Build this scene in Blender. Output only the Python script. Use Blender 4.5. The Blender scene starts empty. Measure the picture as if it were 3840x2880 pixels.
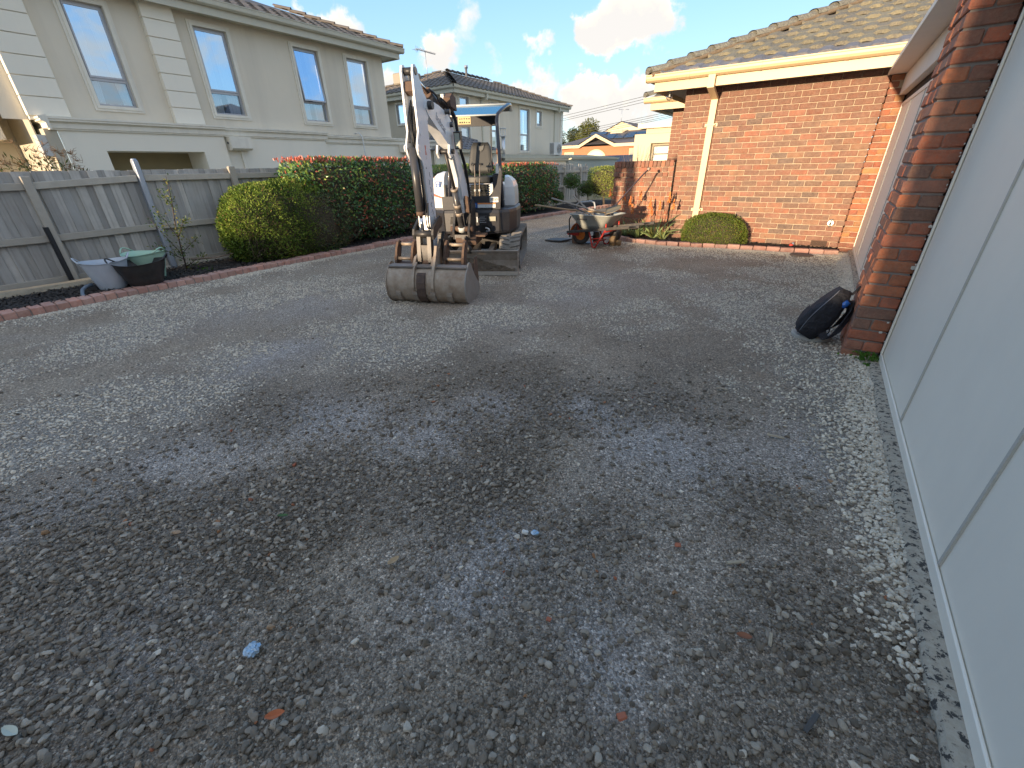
import bpy, math, random
import numpy as np
from mathutils import Vector, Matrix
random.seed(7)
rng = np.random.default_rng(11)
R = math.radians
sc = bpy.context.scene
col = sc.collection

# ------------------------------------------------------------------ camera
cam = bpy.data.cameras.new('camera')
cam.sensor_width = 36.0
cam.lens = 36.0 * 1575.0 / 3840.0
cam.clip_start = 0.05
cam.clip_end = 2000
co = bpy.data.objects.new('camera', cam)
col.objects.link(co)
RT = Vector((0.83053453, 0.55659665, -0.02031175))
DN = Vector((0.24057069, -0.39138514, -0.88822487))
FW = Vector((-0.5023327, 0.73281501, -0.45895971))
mw = Matrix(((RT.x, -DN.x, -FW.x, 0), (RT.y, -DN.y, -FW.y, 0), (RT.z, -DN.z, -FW.z, 1.38), (0, 0, 0, 1)))
co.matrix_world = mw
sc.camera = co

# ------------------------------------------------------------------ light
SUN_EL, SUN_DIR = R(5.0), Vector((-0.06, -0.998, 0)).normalized()
SUN_VEC = (SUN_DIR * math.cos(SUN_EL) + Vector((0, 0, math.sin(SUN_EL))))
SKY_STRENGTH = 0.12
EXPOSURE = 2.25
sun = bpy.data.lights.new('sun', 'SUN')
sun.energy = 2.0
sun.angle = R(1.2)
sun.color = (0.88, 0.67, 0.45)
so = bpy.data.objects.new('sun', sun)
col.objects.link(so)
so.rotation_euler = SUN_VEC.to_track_quat('Z', 'Y').to_euler()
sc.view_settings.view_transform = 'Standard'
sc.view_settings.look = 'None'
sc.view_settings.exposure = EXPOSURE
sc.view_settings.gamma = 1
sc.view_settings.use_curve_mapping = False


def pixdir(px, py):
    d = RT * ((px - 1920) / 1575) + DN * ((py - 1440) / 1575) + FW
    return d.normalized()


class NT:
    """small helper round a node tree"""
    def __init__(s, nt):
        s.t = nt
        nt.nodes.clear()

    def n(s, typ, ins=None, **kw):
        nd = s.t.nodes.new('ShaderNode' + typ)
        for k, v in kw.items():
            setattr(nd, k, v)
        for k, v in (ins or {}).items():
            sk = nd.inputs[k]
            if hasattr(v, 'is_output') or isinstance(v, bpy.types.NodeSocket):
                s.t.links.new(v, sk)
            else:
                sk.default_value = v
        return nd

    def math(s, op, a, b=0.0, c=0.0, clamp=False):
        nd = s.n('Math', {0: a, 1: b, 2: c}, operation=op, use_clamp=clamp)
        return nd.outputs[0]

    def mix(s, f, a, b, mode='MIX'):
        nd = s.t.nodes.new('ShaderNodeMix')
        nd.data_type = 'RGBA'
        nd.blend_type = mode
        for i, v in ((0, f), (6, a), (7, b)):
            if isinstance(v, bpy.types.NodeSocket):
                s.t.links.new(v, nd.inputs[i])
            else:
                nd.inputs[i].default_value = v if i == 0 else c4(v)
        return nd.outputs[2]

    def ramp(s, f, stops, interp='LINEAR'):
        nd = s.n('ValToRGB', {0: f})
        cr = nd.color_ramp
        cr.interpolation = interp
        while len(cr.elements) < len(stops):
            cr.elements.new(0.5)
        for e, (p, c) in zip(cr.elements, stops):
            e.position = p
            e.color = c4(c)
        return nd.outputs[0]

    def noise(s, vec, scale, detail=3.0, rough=0.55, dist=0.0):
        return s.n('TexNoise', {'Vector': vec, 'Scale': scale, 'Detail': detail, 'Roughness': rough, 'Distortion': dist}).outputs['Fac']

    def mr(s, v, a, b, c=0.0, d=1.0, interp='LINEAR'):
        return s.n('MapRange', {0: v, 1: a, 2: b, 3: c, 4: d}, interpolation_type=interp).outputs[0]


def c4(c):
    if isinstance(c, (int, float)):
        return (c, c, c, 1)
    return tuple(c) + (1,) if len(c) == 3 else tuple(c)


# ------------------------------------------------------------------ world: low sun sky with broken cumulus
world = bpy.data.worlds.new('World')
sc.world = world
world.use_nodes = True
w = NT(world.node_tree)
tc = w.n('TexCoord').outputs['Generated']
sky = w.n('TexSky', sky_type='NISHITA', sun_disc=False, sun_elevation=SUN_EL,
          sun_rotation=math.atan2(SUN_DIR.x, SUN_DIR.y), altitude=50, air_density=1.0, dust_density=0.2, ozone_density=2.0)
# clouds: each is a cluster of rounded lumps, edges broken up by noise; lit side towards the sun
nA = w.n('TexNoise', {'Vector': tc, 'Scale': 10.0, 'Detail': 7.0, 'Roughness': 0.6})
off = w.n('VectorMath', {0: nA.outputs['Color'], 1: (0.5, 0.5, 0.5)}, operation='SUBTRACT').outputs[0]
off = w.n('VectorMath', {0: off, 'Scale': 0.14}, operation='SCALE').outputs[0]
wv = w.n('VectorMath', {0: tc, 1: off}, operation='ADD').outputs[0]
CL = [  # px, py, radius, density
    (2260, 70, .085, 1.0), (2360, 60, .09, 1.0), (2440, 110, .08, .95), (2530, 70, .055, .7), (2330, 150, .06, .55), (2190, 110, .05, .8),
    (1230, 75, .075, .95), (1140, 60, .05, .7), (1320, 100, .05, .4), (1740, 50, .07, .5), (1760, 110, .05, .35), (1930, 70, .045, .3),
    (1650, 170, .05, .9), (1680, 230, .065, .8), (1800, 210, .05, .4), (1860, 210, .035, .5), (1460, 290, .05, .9), (1480, 340, .05, .7), (1560, 260, .05, .3),
    (2050, 165, .045, .6), (2000, 215, .045, .8), (1990, 330, .05, .8), (1920, 315, .04, .8), (2060, 340, .05, .6),
    (2150, 340, .06, 1.0), (2210, 335, .06, 1.0), (2250, 385, .07, .9), (2180, 390, .06, .8), (2420, 340, .05, .8), (2330, 420, .09, .5),
    (2250, 440, .1, .6), (2400, 440, .09, .6), (2500, 400, .08, .5), (2150, 450, .08, .5), (2740, 140, .05, .45), (2080, 20, .03, .35),
]
tot = None
low = None
def blob(v, px, py, r, d, dz=0.0):
    dv = pixdir(px, py)
    dist = w.n('VectorMath', {0: v, 1: (dv.x, dv.y, dv.z + dz)}, operation='DISTANCE').outputs['Value']
    return w.mr(dist, 0.0, r * .9, d, 0.0, 'SMOOTHSTEP')
for (px, py, r, d) in CL:
    b = blob(wv, px, py, r, d)
    tot = b if tot is None else w.math('ADD', tot, b)
    b2 = blob(wv, px, py, r, d, r * .55)
    low = b2 if low is None else w.math('ADD', low, b2)
# unseen rest of the sky: denser cloud, added for a more neutral fill
sep = w.n('SeparateXYZ', {0: tc})
flat = w.n('VectorMath', {0: tc, 1: (1, 1, 2.2)}, operation='MULTIPLY').outputs[0]
rest = w.n('TexNoise', {'Vector': flat, 'Scale': 3.1, 'Detail': 7.0, 'Roughness': 0.6}).outputs['Fac']
rest = w.mr(rest, 0.36, 0.56, 0, .95)
vd = pixdir(1920, 300)
away = w.n('VectorMath', {0: tc, 1: (vd.x, vd.y, vd.z)}, operation='DOT_PRODUCT').outputs['Value']
rest = w.math('MULTIPLY', rest, w.mr(away, .35, .62, 1.0, 0.0))
tot = w.math('ADD', tot, rest)
nB = w.noise(tc, 30.0, 7.0, 0.6)
tot = w.math('ADD', tot, w.math('MULTIPLY', w.math('SUBTRACT', nB, 0.5), 0.9))
mask = w.mr(tot, 0.36, 0.90, 0.0, 0.95, 'SMOOTHSTEP')
nC = w.noise(tc, 22.0, 6.0, 0.62)
shade = w.mr(w.math('ADD', w.math('SUBTRACT', tot, low), w.math('MULTIPLY', w.math('SUBTRACT', nC, .5), 1.8)), -0.55, 0.75, 0.0, 1.0, 'SMOOTHSTEP')
ccol = w.mix(shade, (1.0, 0.90, 0.70), (0.74, 0.70, 0.655))
skyc = w.n('VectorMath', {0: sky.outputs[0], 'Scale': SKY_STRENGTH}, operation='SCALE').outputs[0]
grad = w.ramp(w.mr(sep.outputs[2], -0.02, 0.9), [(0, (.21, .24, .25)), (.16, (.118, .185, .26)), (.42, (.058, .125, .235)), (1, (.045, .095, .185))])
skyc = w.mix(.78, skyc, grad)
CLOUD_GAIN = 0.285
cc = w.n('VectorMath', {0: ccol, 'Scale': CLOUD_GAIN}, operation='SCALE').outputs[0]
fin = w.mix(mask, skyc, cc)
bg = w.n('Background', {'Color': fin, 'Strength': 1.0})
w.n('OutputWorld', {'Surface': bg.outputs[0]})


# ------------------------------------------------------------------ materials
MATS = {}


def mat(name, base=(.5, .5, .5), rough=.75, metal=0.0, var=0.0, noise=None, bump=None, spec=.5, palette=None,
        wear=None, coat=0.0, attr=None, streak=None, sheen=0):
    """base colour, per-object value spread, world-space mottling (scale, amount, second colour), bump (scale, strength, distance),
    palette = colours picked per object, wear = (scale, threshold, colour, roughness)"""
    m = bpy.data.materials.new(name)
    m.use_nodes = True
    t = NT(m.node_tree)
    pos = t.n('NewGeometry').outputs['Position']
    c = t.mix(0.0, base, base)
    oi = t.n('ObjectInfo').outputs['Random']
    if palette:
        k = len(palette)
        c = t.ramp(oi, [(i / k, p) for i, p in enumerate(palette)], 'CONSTANT')
        r2 = t.n('TexWhiteNoise', {'W': t.math('MULTIPLY', oi, 977.0)}, noise_dimensions='1D').outputs['Value']
        c = t.mix(1.0, c, t.ramp(r2, [(0, (.75, .75, .75)), (1, (1.22, 1.2, 1.18))]), 'MULTIPLY')
    elif var:
        c = t.mix(1.0, c, t.ramp(oi, [(0, 1 - var), (1, 1 + var)]), 'MULTIPLY')
    if attr:
        a = t.n('Attribute', attribute_name=attr[0]).outputs['Fac']
        k = len(attr[1])
        c = t.ramp(a, [(i / (k - 1), p) for i, p in enumerate(attr[1])])
    if noise:
        for (s, amt, c2) in (noise if isinstance(noise, list) else [noise]):
            f = t.noise(pos, s, 6.0, .65)
            f = t.mr(f, .40, .66, 0, amt)
            c = t.mix(f, c, c2)
    if streak:
        v = t.n('VectorMath', {0: pos, 1: (streak[0], streak[0], streak[0] * .06)}, operation='MULTIPLY').outputs[0]
        f = t.mr(t.noise(v, 1.0, 4.0, .6), .48, .75, 0, streak[1])
        c = t.mix(f, c, streak[2])
    rg = rough
    if wear:
        f = t.mr(t.noise(pos, wear[0], 8.0, .7), wear[1], wear[1] + .04, 0, 1)
        c = t.mix(f, c, wear[2])
        rg = t.mr(f, 0, 1, rough, wear[3] if len(wear) > 3 else rough)
    p = t.n('BsdfPrincipled', {'Base Color': c, 'Roughness': rg, 'Metallic': metal, 'Specular IOR Level': spec, 'Coat Weight': coat})
    if bump:
        bs = bump if isinstance(bump, list) else [bump]
        nrm = None
        for (s, st, d) in bs:
            f = t.noise(pos, s, 5.0, .6)
            ins = {'Strength': st, 'Distance': d, 'Height': f}
            if nrm is not None:
                ins['Normal'] = nrm
            nrm = t.n('Bump', ins).outputs[0]
        t.t.links.new(nrm, p.inputs['Normal'])
    t.n('OutputMaterial', {'Surface': p.outputs[0]})
    MATS[name] = m
    return m


def leafmat(name, stops, rough=.45, trans=.25, spec=.4):
    m = bpy.data.materials.new(name)
    m.use_nodes = True
    t = NT(m.node_tree)
    a = t.n('Attribute', attribute_name='tone').outputs['Fac']
    c = t.ramp(a, stops)
    pos = t.n('NewGeometry').outputs['Position']
    c = t.mix(t.mr(t.noise(pos, 2.2, 3.0), .4, .65, 0, .35), c, t.mix(1.0, c, (.55, .6, .5), 'MULTIPLY'))
    p = t.n('BsdfPrincipled', {'Base Color': c, 'Roughness': rough, 'Specular IOR Level': spec})
    tr = t.n('BsdfTranslucent', {'Color': c})
    mx = t.n('MixShader', {0: trans, 1: p.outputs[0], 2: tr.outputs[0]})
    t.n('OutputMaterial', {'Surface': mx.outputs[0]})
    return m


# ------------------------------------------------------------------ mesh builder
class MB:
    def __init__(s):
        s.v = []
        s.f = []
        s.sm = []

    def add(s, vs, fs, smooth=False):
        o = len(s.v)
        s.v.extend([tuple(v) for v in vs])
        s.f.extend([tuple(i + o for i in f) for f in fs])
        s.sm.extend([smooth] * len(fs))
        return s

    def box(s, x0, y0, z0, x1, y1, z1, ch=0.0, xf=None, jit=0.0):
        if ch <= 0:
            vs = [(x0, y0, z0), (x1, y0, z0), (x1, y1, z0), (x0, y1, z0), (x0, y0, z1), (x1, y0, z1), (x1, y1, z1), (x0, y1, z1)]
            fs = [(0, 3, 2, 1), (4, 5, 6, 7), (0, 1, 5, 4), (1, 2, 6, 5), (2, 3, 7, 6), (3, 0, 4, 7)]
        else:
            vs, fs = chamfer_box(x0, y0, z0, x1, y1, z1, ch)
        if jit:
            vs = [(a + random.uniform(-jit, jit), b + random.uniform(-jit, jit), c + random.uniform(-jit, jit)) for a, b, c in vs]
        if xf:
            vs = [xf(*v) for v in vs]
        return s.add(vs, fs)

    def prism(s, poly, a0, a1, fn, smooth=False):
        """poly: list of (p, q); fn(a, p, q) -> xyz"""
        n = len(poly)
        vs = [fn(a0, p, q) for p, q in poly] + [fn(a1, p, q) for p, q in poly]
        fs = [tuple(range(n))[::-1], tuple(range(n, 2 * n))]
        o = len(s.v)
        s.add(vs, fs)
        s.add([], [])
        for i in range(n):
            j = (i + 1) % n
            s.f.append((o + i, o + j, o + n + j, o + n + i))
            s.sm.append(smooth)
        return s

    def tube(s, pts, r, n=8, caps=True, smooth=True):
        pts = [Vector(p) for p in pts]
        rs = r if isinstance(r, (list, tuple)) else [r] * len(pts)
        rings = []
        up0 = Vector((0, 0, 1))
        prev = None
        for i, p in enumerate(pts):
            if i == 0:
                d = pts[1] - pts[0]
            elif i == len(pts) - 1:
                d = pts[-1] - pts[-2]
            else:
                d = (pts[i + 1] - pts[i]).normalized() + (pts[i] - pts[i - 1]).normalized()
            d = d.normalized() if d.length > 1e-9 else Vector((0, 0, 1))
            if prev is None:
                a = d.cross(up0)
                if a.length < .1:
                    a = d.cross(Vector((1, 0, 0)))
            else:
                a = prev - d * prev.dot(d)
            a.normalize()
            prev = a
            b = d.cross(a)
            rings.append([p + (a * math.cos(2 * math.pi * k / n) + b * math.sin(2 * math.pi * k / n)) * rs[i] for k in range(n)])
        vs = [v for ring in rings for v in ring]
        fs = []
        for i in range(len(pts) - 1):
            for k in range(n):
                k2 = (k + 1) % n
                fs.append((i * n + k, i * n + k2, (i + 1) * n + k2, (i + 1) * n + k))
        o = len(s.v)
        s.add(vs, fs, smooth)
        if caps:
            s.f.append(tuple(o + k for k in range(n))[::-1])
            s.f.append(tuple(o + (len(pts) - 1) * n + k for k in range(n)))
            s.sm += [False, False]
        return s

    def loft(s, rings, smooth=True, closed=True, caps=(True, True)):
        n = len(rings[0])
        o = len(s.v)
        s.v.extend([tuple(v) for rg in rings for v in rg])
        for i in range(len(rings) - 1):
            for k in range(n if closed else n - 1):
                k2 = (k + 1) % n
                s.f.append((o + i * n + k, o + i * n + k2, o + (i + 1) * n + k2, o + (i + 1) * n + k))
                s.sm.append(smooth)
        if caps[0]:
            s.f.append(tuple(o + k for k in range(n))[::-1]); s.sm.append(False)
        if caps[1]:
            s.f.append(tuple(o + (len(rings) - 1) * n + k for k in range(n))); s.sm.append(False)
        return s

    def mesh(s, name, m=None):
        me = bpy.data.meshes.new(name)
        me.from_pydata(s.v, [], s.f)
        me.update()
        if any(s.sm):
            me.polygons.foreach_set('use_smooth', s.sm)
        if m:
            me.materials.append(m)
        return me

    def build(s, name, m=None, parent=None, loc=(0, 0, 0), rot=(0, 0, 0), label=None, kind=None):
        return put(name, s.mesh(name, m), parent, loc, rot, label, kind)


def chamfer_box(x0, y0, z0, x1, y1, z1, c):
    vs = []
    idx = {}
    X, Y, Z = (x0, x1), (y0, y1), (z0, z1)
    for i in (0, 1):
        for j in (0, 1):
            for k in (0, 1):
                sx, sy, sz = (c if i == 0 else -c), (c if j == 0 else -c), (c if k == 0 else -c)
                for ax in range(3):
                    p = [X[i] + sx, Y[j] + sy, Z[k] + sz]
                    p[ax] = (X[i], Y[j], Z[k])[ax]
                    idx[(i, j, k, ax)] = len(vs)
                    vs.append(tuple(p))
    fs = []
    q = [(0, 0), (1, 0), (1, 1), (0, 1)]
    for ax in range(3):
        for side in (0, 1):
            ring = []
            for (a, b) in q:
                t = [0, 0, 0]
                t[ax] = side
                t[(ax + 1) % 3] = a
                t[(ax + 2) % 3] = b
                ring.append(idx[(t[0], t[1], t[2], ax)])
            fs.append(tuple(ring) if side else tuple(ring[::-1]))
    for ax in range(3):
        b, c2 = (ax + 1) % 3, (ax + 2) % 3
        for sb in (0, 1):
            for sc2 in (0, 1):
                t0 = [0, 0, 0]; t0[b] = sb; t0[c2] = sc2
                t1 = list(t0); t1[ax] = 1
                f = (idx[tuple(t0) + (b,)], idx[tuple(t1) + (b,)], idx[tuple(t1) + (c2,)], idx[tuple(t0) + (c2,)])
                fs.append(f if sb == sc2 else f[::-1])
    for i in (0, 1):
        for j in (0, 1):
            for k in (0, 1):
                f = (idx[(i, j, k, 0)], idx[(i, j, k, 1)], idx[(i, j, k, 2)])
                fs.append(f if (i + j + k) % 2 else f[::-1])
    return vs, fs


def put(name, me, parent=None, loc=(0, 0, 0), rot=(0, 0, 0), label=None, kind=None):
    o = bpy.data.objects.new(name, me)
    col.objects.link(o)
    o.location = loc
    o.rotation_euler = rot
    if parent is not None:
        o.parent = parent
    if label:
        o['label'] = label
    if kind:
        o['kind'] = kind
    return o


def thing(name, label, cat, loc=(0, 0, 0), rz=0.0, group=None):
    o = bpy.data.objects.new(name, None)
    o.empty_display_size = .2
    col.objects.link(o)
    o.location = loc
    o.rotation_euler = (0, 0, rz)
    o['label'] = label
    o['category'] = cat
    if group:
        o['group'] = group
    return o


def tag(o, label, cat, group=None):
    o['label'] = label
    o['category'] = cat
    if group:
        o['group'] = group
    return o


def struct(o):
    o['kind'] = 'structure'
    return o


def npmesh(name, V, F, m, tone=None, smooth=False):
    """V (n,3), F (k,3 or 4) arrays; tone per vertex"""
    me = bpy.data.meshes.new(name)
    V = np.asarray(V, np.float32)
    F = np.asarray(F, np.int32)
    k = F.shape[1]
    me.vertices.add(len(V))
    me.vertices.foreach_set('co', V.ravel())
    me.loops.add(F.size)
    me.loops.foreach_set('vertex_index', F.ravel())
    me.polygons.add(len(F))
    me.polygons.foreach_set('loop_start', np.arange(0, F.size, k, dtype=np.int32))
    me.polygons.foreach_set('loop_total', np.full(len(F), k, np.int32))
    if smooth:
        me.polygons.foreach_set('use_smooth', np.ones(len(F), bool))
    me.update(calc_edges=True)
    if tone is not None:
        a = me.attributes.new('tone', 'FLOAT', 'POINT')
        a.data.foreach_set('value', np.asarray(tone, np.float32))
    if m:
        me.materials.append(m)
    return me


def fbm(x, y, seed=0, octs=4):
    """cheap value noise in numpy, about 0..1"""
    r = np.random.default_rng(seed)
    tab = r.random((64, 64))
    out = np.zeros(np.shape(x)); amp = 1.0; s = 0
    x = np.asarray(x, float); y = np.asarray(y, float)
    for o in range(octs):
        xi = np.floor(x).astype(int); yi = np.floor(y).astype(int)
        fx = x - xi; fy = y - yi
        fx = fx * fx * (3 - 2 * fx); fy = fy * fy * (3 - 2 * fy)
        a = tab[xi % 64, yi % 64]; b = tab[(xi + 1) % 64, yi % 64]
        c = tab[xi % 64, (yi + 1) % 64]; d = tab[(xi + 1) % 64, (yi + 1) % 64]
        out += amp * ((a * (1 - fx) + b * fx) * (1 - fy) + (c * (1 - fx) + d * fx) * fy)
        s += amp; amp *= .5; x = x * 2.03 + 17.3; y = y * 2.03 + 5.1
    return out / s


# ------------------------------------------------------------------ palette
BR = [(.28, .095, .055), (.33, .135, .075), (.25, .105, .07), (.18, .10, .07), (.30, .11, .065), (.22, .09, .06), (.32, .16, .09),
      (.13, .095, .08), (.32, .11, .06), (.24, .125, .085), (.19, .085, .06)]
def brickmat(name, pal, mortar_dust=.25):
    m = mat(name, palette=pal, rough=.88, noise=[(9.0, .45, (.15, .09, .065)), (70.0, .35, (.40, .25, .17)), (22., mortar_dust, (.38, .28, .21)), (14., .35, (.10, .075, .065))],
            wear=(150.0, .66, (.035, .022, .018)), bump=[(60.0, .7, .006), (220.0, .5, .002)])
    return m
M_BRICK = brickmat('fired_brick', BR)
M_PIER = brickmat('red_face_brick', [(.50, .13, .06), (.60, .19, .08), (.36, .14, .09), (.56, .17, .07), (.30, .145, .10), (.48, .14, .07), (.42, .17, .10)], .12)
M_GOLD = brickmat('quoin_brick', [(.30, .07, .03), (.46, .20, .06), (.33, .09, .035), (.42, .15, .05), (.25, .07, .035)], .15)
M_LOWB = brickmat('clinker_brick', [(.34, .10, .05), (.42, .15, .07), (.27, .10, .06), (.38, .12, .06), (.22, .09, .055)], .3)
M_MORTAR = mat('buff_mortar', (.46, .36, .26), .95, noise=(30., .4, (.36, .27, .19)), bump=(120., .6, .004))
M_GMORTAR = mat('grey_mortar', (.27, .235, .21), .95, noise=(30., .4, (.20, .175, .155)), bump=(120., .6, .004))
M_EDGE = mat('edging_brick', palette=[(.50, .26, .20), (.56, .33, .27), (.46, .25, .20), (.54, .31, .24), (.51, .30, .25)], rough=.9,
             noise=[(14., .55, (.58, .42, .35)), (60., .4, (.36, .19, .15))], bump=(120., .6, .004))
M_CREAM = mat('cream_trim_paint', (.62, .47, .27), .45, noise=(3., .25, (.55, .41, .22)))
M_DOOR = mat('garage_door_paint', (.88, .83, .72), .5, noise=[(1.2, .3, (.84, .785, .68)), (5., .2, (.79, .74, .65))], streak=(3., .15, (.60, .59, .55)), bump=[(400., .06, .001), (1.5, .1, .01)])
M_FASC = mat('garage_trim_paint', (.72, .70, .64), .6, noise=(5., .3, (.62, .60, .55)), bump=(200., .1, .001))
M_DARK = mat('shadow_gap', (.015, .014, .013), .9)
M_TILE = mat('lichen_roof_tile', palette=[(.20, .185, .135), (.24, .22, .15), (.175, .165, .13), (.215, .20, .14), (.16, .15, .13)], rough=.95,
             noise=[(18., .8, (.12, .115, .11)), (55., .7, (.35, .315, .20)), (7., .4, (.14, .135, .135))], bump=[(45., .9, .012), (160., .8, .004)])
M_TILED = mat('slate_grey_tile', (.16, .16, .18), .7, var=.2, noise=[(30., .6, (.30, .29, .27)), (9., .4, (.09, .09, .1))], bump=(60., .6, .008))
M_TILE2 = mat('brown_roof_tile', (.145, .128, .112), .8, var=.18, noise=(12., .5, (.20, .178, .155)), bump=(40., .4, .005))
M_REND = mat('weathered_render', (.74, .675, .555), .92, noise=[(.7, .55, (.65, .61, .52)), (6., .25, (.70, .63, .50))], streak=(2.2, .5, (.50, .46, .39)), bump=(160., .35, .004))
M_REND2 = mat('pale_render', (.84, .80, .69), .88, noise=[(.8, .4, (.79, .76, .67)), (7., .2, (.82, .76, .64))], streak=(1.6, .22, (.58, .58, .53)), bump=(160., .2, .003))
M_TRIM = mat('cream_moulding', (.80, .76, .66), .8, noise=(4., .35, (.62, .6, .52)), streak=(5., .25, (.36, .34, .3)), bump=(90., .2, .003))
M_REND3 = mat('warm_render', (.50, .455, .36), .9, noise=(1.1, .4, (.45, .41, .33)), streak=(2., .3, (.40, .37, .31)), bump=(120., .2, .003))
M_GUTL = mat('pale_gutter', (.56, .54, .44), .5, noise=(5., .3, (.45, .43, .36)))
M_ALU = mat('window_frame_grey', (.42, .43, .46), .4, metal=.3)
M_CURT = mat('net_curtain', (.66, .70, .74), .9, streak=(26., .6, (.45, .5, .56)))
M_ROOMD = mat('dark_room', (.05, .035, .03), .9)
M_PANEREFL = mat('brown_pane_reflection', (.16, .06, .045), .8, noise=(30., .4, (.12, .045, .035)))  # dark brown reflection in the first window, painted as a colour
M_WOOD = mat('weathered_paling', palette=[(.50, .485, .45), (.41, .40, .375), (.54, .52, .475), (.37, .36, .34), (.46, .45, .425)], rough=.9,
             noise=[(3., .4, (.31, .285, .25))], streak=(30., .6, (.23, .21, .18)), bump=(90., .4, .004))
M_RAIL = mat('weathered_rail', (.47, .43, .36), .9, var=.12, noise=[(8., .4, (.35, .31, .26))], bump=(60., .5, .004))
M_POSTB = mat('dark_steel_post', (.02, .02, .022), .6)
M_POSTG = mat('galvanised_post', (.42, .46, .52), .45, metal=.5, noise=(20., .3, (.33, .36, .4)))
M_LOG = mat('pale_sleeper', (.42, .36, .26), .9, noise=[(12., .5, (.30, .25, .18))], streak=(20., .3, (.24, .2, .15)), bump=(50., .7, .01))
M_MULCH = mat('black_mulch', (.016, .014, .013), .95, noise=(60., .4, (.035, .03, .026)), bump=[(40., 1., .03), (150., 1., .01)])
M_CONC = mat('lichened_concrete', (.42, .37, .29), .9, noise=[(14., .6, (.26, .23, .185)), (50., .6, (.52, .48, .40))], wear=(38., .53, (.05, .048, .045)), bump=(90., .7, .006))


def glass(name, tint=(.75, .82, .9), refl=.5, inner=(.10, .14, .18)):
    m = bpy.data.materials.new(name)
    m.use_nodes = True
    t = NT(m.node_tree)
    pos = t.n('NewGeometry').outputs['Position']
    bmp = t.n('Bump', {'Strength': .15, 'Distance': .01, 'Height': t.noise(pos, 1.3, 1.0)}).outputs[0]
    g = t.n('BsdfGlossy', {'Color': c4(tint), 'Roughness': .02, 'Normal': bmp})
    tr = t.n('BsdfTransparent', {'Color': c4(inner)})
    lw = t.n('LayerWeight', {'Blend': .35}).outputs['Fresnel']
    f = t.math('ADD', t.math('MULTIPLY', lw, .5), refl, clamp=True)
    mx = t.n('MixShader', {0: f, 1: tr.outputs[0], 2: g.outputs[0]})
    t.n('OutputMaterial', {'Surface': mx.outputs[0]})
    return m
M_GLASS = glass('tinted_window_glass', tint=(.62, .80, 1.0), refl=.68, inner=(.75, .78, .8))
M_GLASS2 = glass('clear_window_glass', tint=(.75, .88, 1.0), refl=.35, inner=(.85, .88, .9))

# ------------------------------------------------------------------ ground
PALE=[(-3.77,0.38,1),(-3.78,0.55,1),(-3.61,0.74,1),(-3.27,0.87,1),(-3.12,1.04,0.9),(-3.48,0.42,0.8),(-3.39,-0.01,0.9),(-3.39,0.12,0.9),(-3.27,0.28,0.8),(-3.09,0.42,0.6),(-5.08,0.45,0.8),(-5.00,0.61,0.7),(-5.37,1.11,0.9),(-5.29,1.31,0.5),(-3.82,1.38,0.8),(-4.00,1.39,0.6),(-6.11,1.87,0.8),(-5.91,2.10,0.9),(-5.66,2.36,1),(-5.40,2.62,0.9),(-5.58,3.05,0.9),(-5.60,3.48,0.7),(-5.42,3.74,0.5),(-3.75,2.38,0.8),(-3.14,2.23,1),(-2.83,2.34,1),(-2.66,2.58,1),(-2.69,3.00,0.9),(-2.59,3.41,0.9),(-2.25,3.43,0.7),(-3.34,2.62,0.5),(-4.58,3.47,0.8),(-3.71,3.14,0.5),(-1.46,4.06,0.6),(-1.25,4.46,0.7),(-1.12,3.63,0.5),(-0.62,5.03,0.8),(-0.37,5.27,1),(-0.09,5.65,0.9),(-0.55,5.87,0.5),(-0.12,6.81,1),(0.20,6.69,1),(0.45,7.28,1),(0.58,8.45,1),(0.29,7.89,1),(-0.07,7.90,0.8),(-0.21,4.63,0.9),(0.03,4.61,0.9),(0.17,4.02,0.9),(0.30,3.67,1),(0.39,3.37,1),(0.46,3.04,1),(0.52,2.83,1),(0.55,2.63,0.9),(0.58,2.41,0.7),(0.09,2.91,0.8),(0.00,2.97,0.5),(-3.44,6.90,0.6),(-3.04,5.38,0.8),(-2.45,5.38,0.5),(-2.21,7.43,0.6),(-1.58,8.00,0.7),(-0.87,8.13,0.8),(-0.23,8.55,0.8),(-3.81,4.63,0.4),(-2.54,4.62,0.7),(-3.96,6.06,0.4),(-4.95,8.13,0.5),(-3.17,1.27,0.5),(-6.66,3.40,0.4),(-5.47,1.37,0.4),(-4.59,1.57,0.3),(-1.16,5.66,0.4),(-1.60,6.16,0.5),(-2.89,1.63,0.3),(-2.65,1.98,0.4),(-1.98,2.85,0.4),(-1.36,2.98,0.3),(-2.23,2.23,0.3),(0.63,2.17,0.6),(0.64,1.95,0.5),(-0.33,3.19,0.25),
(-6.9,2.2,.7),(-6.9,2.9,.7),(-6.9,3.6,.6),(-6.9,1.6,.6),(-6.9,1.0,.7),(-2.6,8.2,.6),(-3.0,8.2,.5),(.2,8.5,.9),(.5,6.2,.9),(.5,5.4,.8),(.45,4.9,.8),(.5,7.9,1)]
DUST=[(-3.51,1.57,1),(-0.41,2.08,1),(-0.72,2.17,0.9),(-0.82,1.01,0.8),(-0.24,0.75,0.9),(-2.27,1.21,0.8),(-1.44,1.79,0.7),(-0.79,0.74,0.7),(-1.63,1.31,0.6),(-0.01,2.08,0.5),(-2.50,0.51,0.5),(-1.57,-0.05,0.6),(-2.61,-0.07,0.6),(0.27,2.26,0.5),(-4.6,2.6,.6),(-5.2,1.9,.5),(-2.2,4.6,.5)]


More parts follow.
